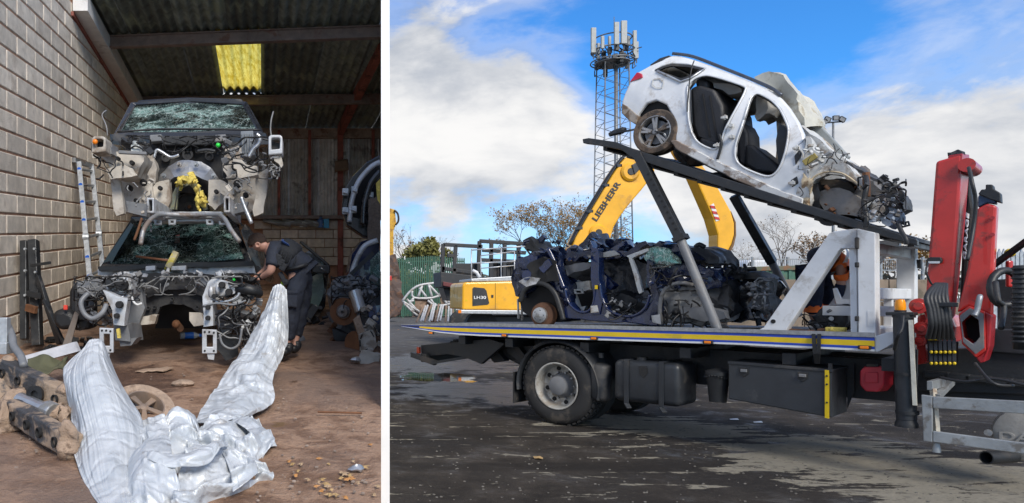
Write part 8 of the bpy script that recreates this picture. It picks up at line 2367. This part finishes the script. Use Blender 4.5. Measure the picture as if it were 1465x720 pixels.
fl_m = thing('floodlight_mast', V((P(1192, 440, 44).x, 44, 0)), 'slim grey pole with three dark floodlights behind the crushed car front', 'floodlight mast')
q = MB(); q.tube([V((P(1192, 0, 44).x, 44, 0)), P(1192, 176, 44)], [.10, .06], 8); q.build('pole', m_mast, fl_m, smooth=True)
q = MB(); q.tube(pf([(1180, 176), (1206, 174)], 44), .05, 6); q.build('cross_arm', m_mast, fl_m)
for px, py, t_ in ((1181, 174, -.5), (1184, 171, .4), (1196, 169, 0), (1205, 171, .5)):
    q = MB(); e = Matrix.Rotation(t_, 3, 'Y'); q.box(P(px, py, 43.9), .36, .2, .30, (e.col[0], e.col[1], e.col[2])); f_ = q.build('floodlight', m_charc, fl_m, bevel=.03)
    q = MB(); q.box(P(px, py, 43.78), .28, .03, .22, (e.col[0], e.col[1], e.col[2])); q.build('lamp_face', m_gplast, f_)

hs = thing('house', V((P(806, 440, 80).x, 82, 0)), 'brick house with brown pitched roof far behind the blue wreck', 'house')
xp('wall', [(786, 370), (834, 370), (834, 450), (786, 450)], 80, 8, mat('far_brick', (.20, .11, .08), .8), hs, 0)
q = MB(); q.prism([P(782, 371, 79.6), P(838, 371, 79.6), P(838, 371, 79.6) + V((0, 9, 0)), P(782, 371, 79.6) + V((0, 9, 0))], lambda p: V((0, (84 - p.y) * .9, 1.4))); q.build('roof', mat('far_tiles', (.13, .075, .06), .8), hs)
for px in (796, 812, 826):
    xp('window', [(px - 3, 380), (px + 3, 380), (px + 3, 390), (px - 3, 390)], 79.95, .1, m_void, hs, 0)

# ================================================================ TREES AND HEDGE
m_bark = mat('tree_bark', (.10, .075, .055), .9, var=.3)
def leafm(name, c): return mat(name, c, .7, var=.35, vs=.9, bump=0)
def tree(name, label, cat, px, base_y, top_y, Y, seed, leaf=None, nleaf=0, spread=.42, depth=6, lsize=.11, bark=m_bark, r0=.20):
    rg = random.Random(seed)
    x = P(px, 0, Y).x
    H = P(0, top_y, Y).z
    t_ = thing(name, V((x, Y, 0)), label, cat)
    tr_, br_, tips = MB(), MB(), []
    def grow(p, d, L, r_, lv):
        pts = [p]
        for k in range(3):
            d = (d + V((rg.gauss(0, .10), rg.gauss(0, .10), rg.uniform(.0, .10)))).normalized()
            p = p + d * L / 3; pts.append(p)
        (tr_ if lv == 0 else br_).tube(pts, [r_ * (1 - .12 * k) for k in range(4)], 7 if lv == 0 else (4 if lv < 3 else 3), cap=False)
        if lv >= depth - 2: tips.extend(pts[1:])
        if lv == depth: return
        for k in range(rg.choice((2, 3, 3)) if lv < 4 else 2):
            ax = V((rg.gauss(0, 1), rg.gauss(0, 1), rg.gauss(0, .3))).normalized()
            nd = (d + ax * rg.uniform(spread, spread * 2.0)).normalized()
            grow(p, nd, L * rg.uniform(.66, .86), r_ * .62, lv + 1)
    tot = sum(.76 ** k for k in range(depth + 1)) * .82
    grow(V((x, Y, 0)), V((rg.gauss(0, .05), 0, 1)).normalized(), H / tot, r0, 0)
    tr_.build('trunk', bark, t_, smooth=True)
    br_.build('branches', bark, t_, smooth=True, kind='stuff')
    if nleaf:
        q = MB()
        for i in range(nleaf):
            c = rg.choice(tips) + V((rg.gauss(0, .12), rg.gauss(0, .12), rg.gauss(0, .12)))
            a = V((rg.gauss(0, 1), rg.gauss(0, 1), rg.gauss(0, 1))).normalized() * lsize
            b = V((rg.gauss(0, 1), rg.gauss(0, 1), rg.gauss(0, 1))).normalized() * lsize
            q.add([c - a, c + b, c + a, c - b], [(0, 1, 2, 3)])
        q.build('leaves', leaf, t_, kind='stuff')
    return t_
lv_gold = leafm('golden_leaves', (.34, .20, .06)); lv_br = leafm('brown_leaves', (.20, .12, .06)); lv_gr = leafm('dull_green_leaves', (.06, .085, .03)); lv_yg = leafm('yellow_green_leaves', (.17, .16, .04))
tree('autumn_tree', 'autumn tree with thin golden brown leaves left of the yellow boom', 'tree', 770, 440, 303, 68, 3, lv_gold, 6500, .58, 7, .07, r0=.16)
tree('autumn_tree', 'smaller golden brown tree close against the yellow boom', 'tree', 806, 440, 318, 72, 8, lv_gold, 3600, .55, 7, .07, r0=.15)
tree('bare_tree', 'bare grey-brown tree with a fine rounded crown behind the white brace', 'tree', 1142, 440, 318, 62, 5, lv_br, 260, .58, 8, .06, r0=.16)
tree('bare_tree', 'low bare tree with sparse brown leaves right of the rounded bare tree', 'tree', 1182, 440, 345, 66, 12, lv_br, 700, .5, 6, .10)
tree('bare_tree', 'faint leafless tree above the green palisade fence', 'tree', 594, 440, 346, 76, 15, lv_br, 260, .5, 6, .10)
tree('autumn_tree', 'brownish thin tree seen between the white headboard posts', 'tree', 1268, 440, 362, 60, 18, lv_gold, 1400, .5, 6, .12)
tree('shrub', 'tall yellow-green shrub rising over the green fence', 'shrub', 618, 440, 356, 62, 21, lv_yg, 3600, .55, 6, .17)
rg = random.Random(44)
hd = thing('hedge', V((P(600, 440, 60).x, 60, 0)), 'loose hedge of green and yellow leaves behind the green palisade fence', 'hedge')
for nm, m_, n in (('dark_foliage', lv_gr, 5200), ('yellow_foliage', lv_yg, 3800)):
    q = MB()
    for i in range(n):
        px = rg.uniform(545, 652); hgt = 3.5 + .9 * noise.noise(V((px * .06, 0, 3))) + .5 * noise.noise(V((px * .25, 1, 3)))
        if nm == 'yellow_foliage' and noise.noise(V((px * .05, rg.random() * .3, 9))) < -.1: continue
        c = V((P(px, 0, 60).x, 60 + rg.uniform(-1.4, 1.4), rg.random() ** .8 * hgt + rg.uniform(-.1, .2)))
        a = V((rg.gauss(0, 1), rg.gauss(0, 1), rg.gauss(0, 1))).normalized() * .15; b = V((rg.gauss(0, 1), rg.gauss(0, 1), rg.gauss(0, 1))).normalized() * .13
        q.add([c - a, c + b, c + a, c - b], [(0, 1, 2, 3)])
    q.build(nm, m_, hd, kind='stuff')
# far belt of trees closing the view
q = MB(); rg = random.Random(50)
for i in range(9000):
    px = rg.uniform(-100, 2100); Y = rg.uniform(150, 170)
    hgt = 6.5 + 2.5 * noise.noise(V((px * .012, 0, 7))) + 1.6 * noise.noise(V((px * .06, 3, 7)))
    c = V((P(px, 0, 160).x, Y, rg.random() ** .7 * hgt)); a = V((rg.gauss(0, 1), rg.gauss(0, 1), rg.gauss(0, 1))).normalized() * .8; b = V((rg.gauss(0, 1), rg.gauss(0, 1), rg.gauss(0, 1))).normalized() * .7
    q.add([c - a, c + b, c + a, c - b], [(0, 1, 2, 3)])
o = q.build('tree_belt', leafm('far_trees', (.075, .075, .055))); o['kind'] = 'stuff'; o['label'] = 'low far belt of trees along the horizon'
# a few fallen leaves and stones on the yard
rg = random.Random(61)
for i, (px, py, lb) in enumerate(((570, 472, 'orange leaf on the yard below the tail of the bed'), (770, 657, 'small ochre leaf on the yard in front of the rear wheel'))):
    c = G(px, py) + V((0, 0, .012)); q = MB(); ol = [c + V((.05 * math.cos(k * .9), .05 * math.sin(k * .9), .01 * (k % 2))) for k in range(7)]
    q.add(ol, [tuple(range(7))]); tag(q.build('fallen_leaf', m_leaf[0 if i else 2], solid=.002), lb, 'leaf')
q = MB()
for i in range(500):
    px, py = rg.uniform(560, 1465), rg.uniform(575, 719)
    c = G(px, py) + V((0, 0, .003)); q.ball(c, rg.choice((.006, .008, .012)), 5, 3, (1.2, .9, .6))
o = q.build('yard_grit', mat('yard_grit', (.13, .12, .105), .9, var=.4, vs=3)); o['kind'] = 'stuff'; o['label'] = 'grit and small stones scattered over the wet yard'
for px, py in ((1050, 601), (1084, 605)):
    q = MB(); c = G(px, py) + V((0, 0, .006)); q.prism([c + V((-.06, -.02, 0)), c + V((.05, -.03, 0)), c + V((.06, .02, .01)), c + V((-.04, .03, 0))], V((0, 0, .004)))
    tag(q.build('paper_scrap', m_white), 'white paper scrap on the ground under the toolbox, ' + ('left' if px == 1050 else 'right') + ' one', 'paper')
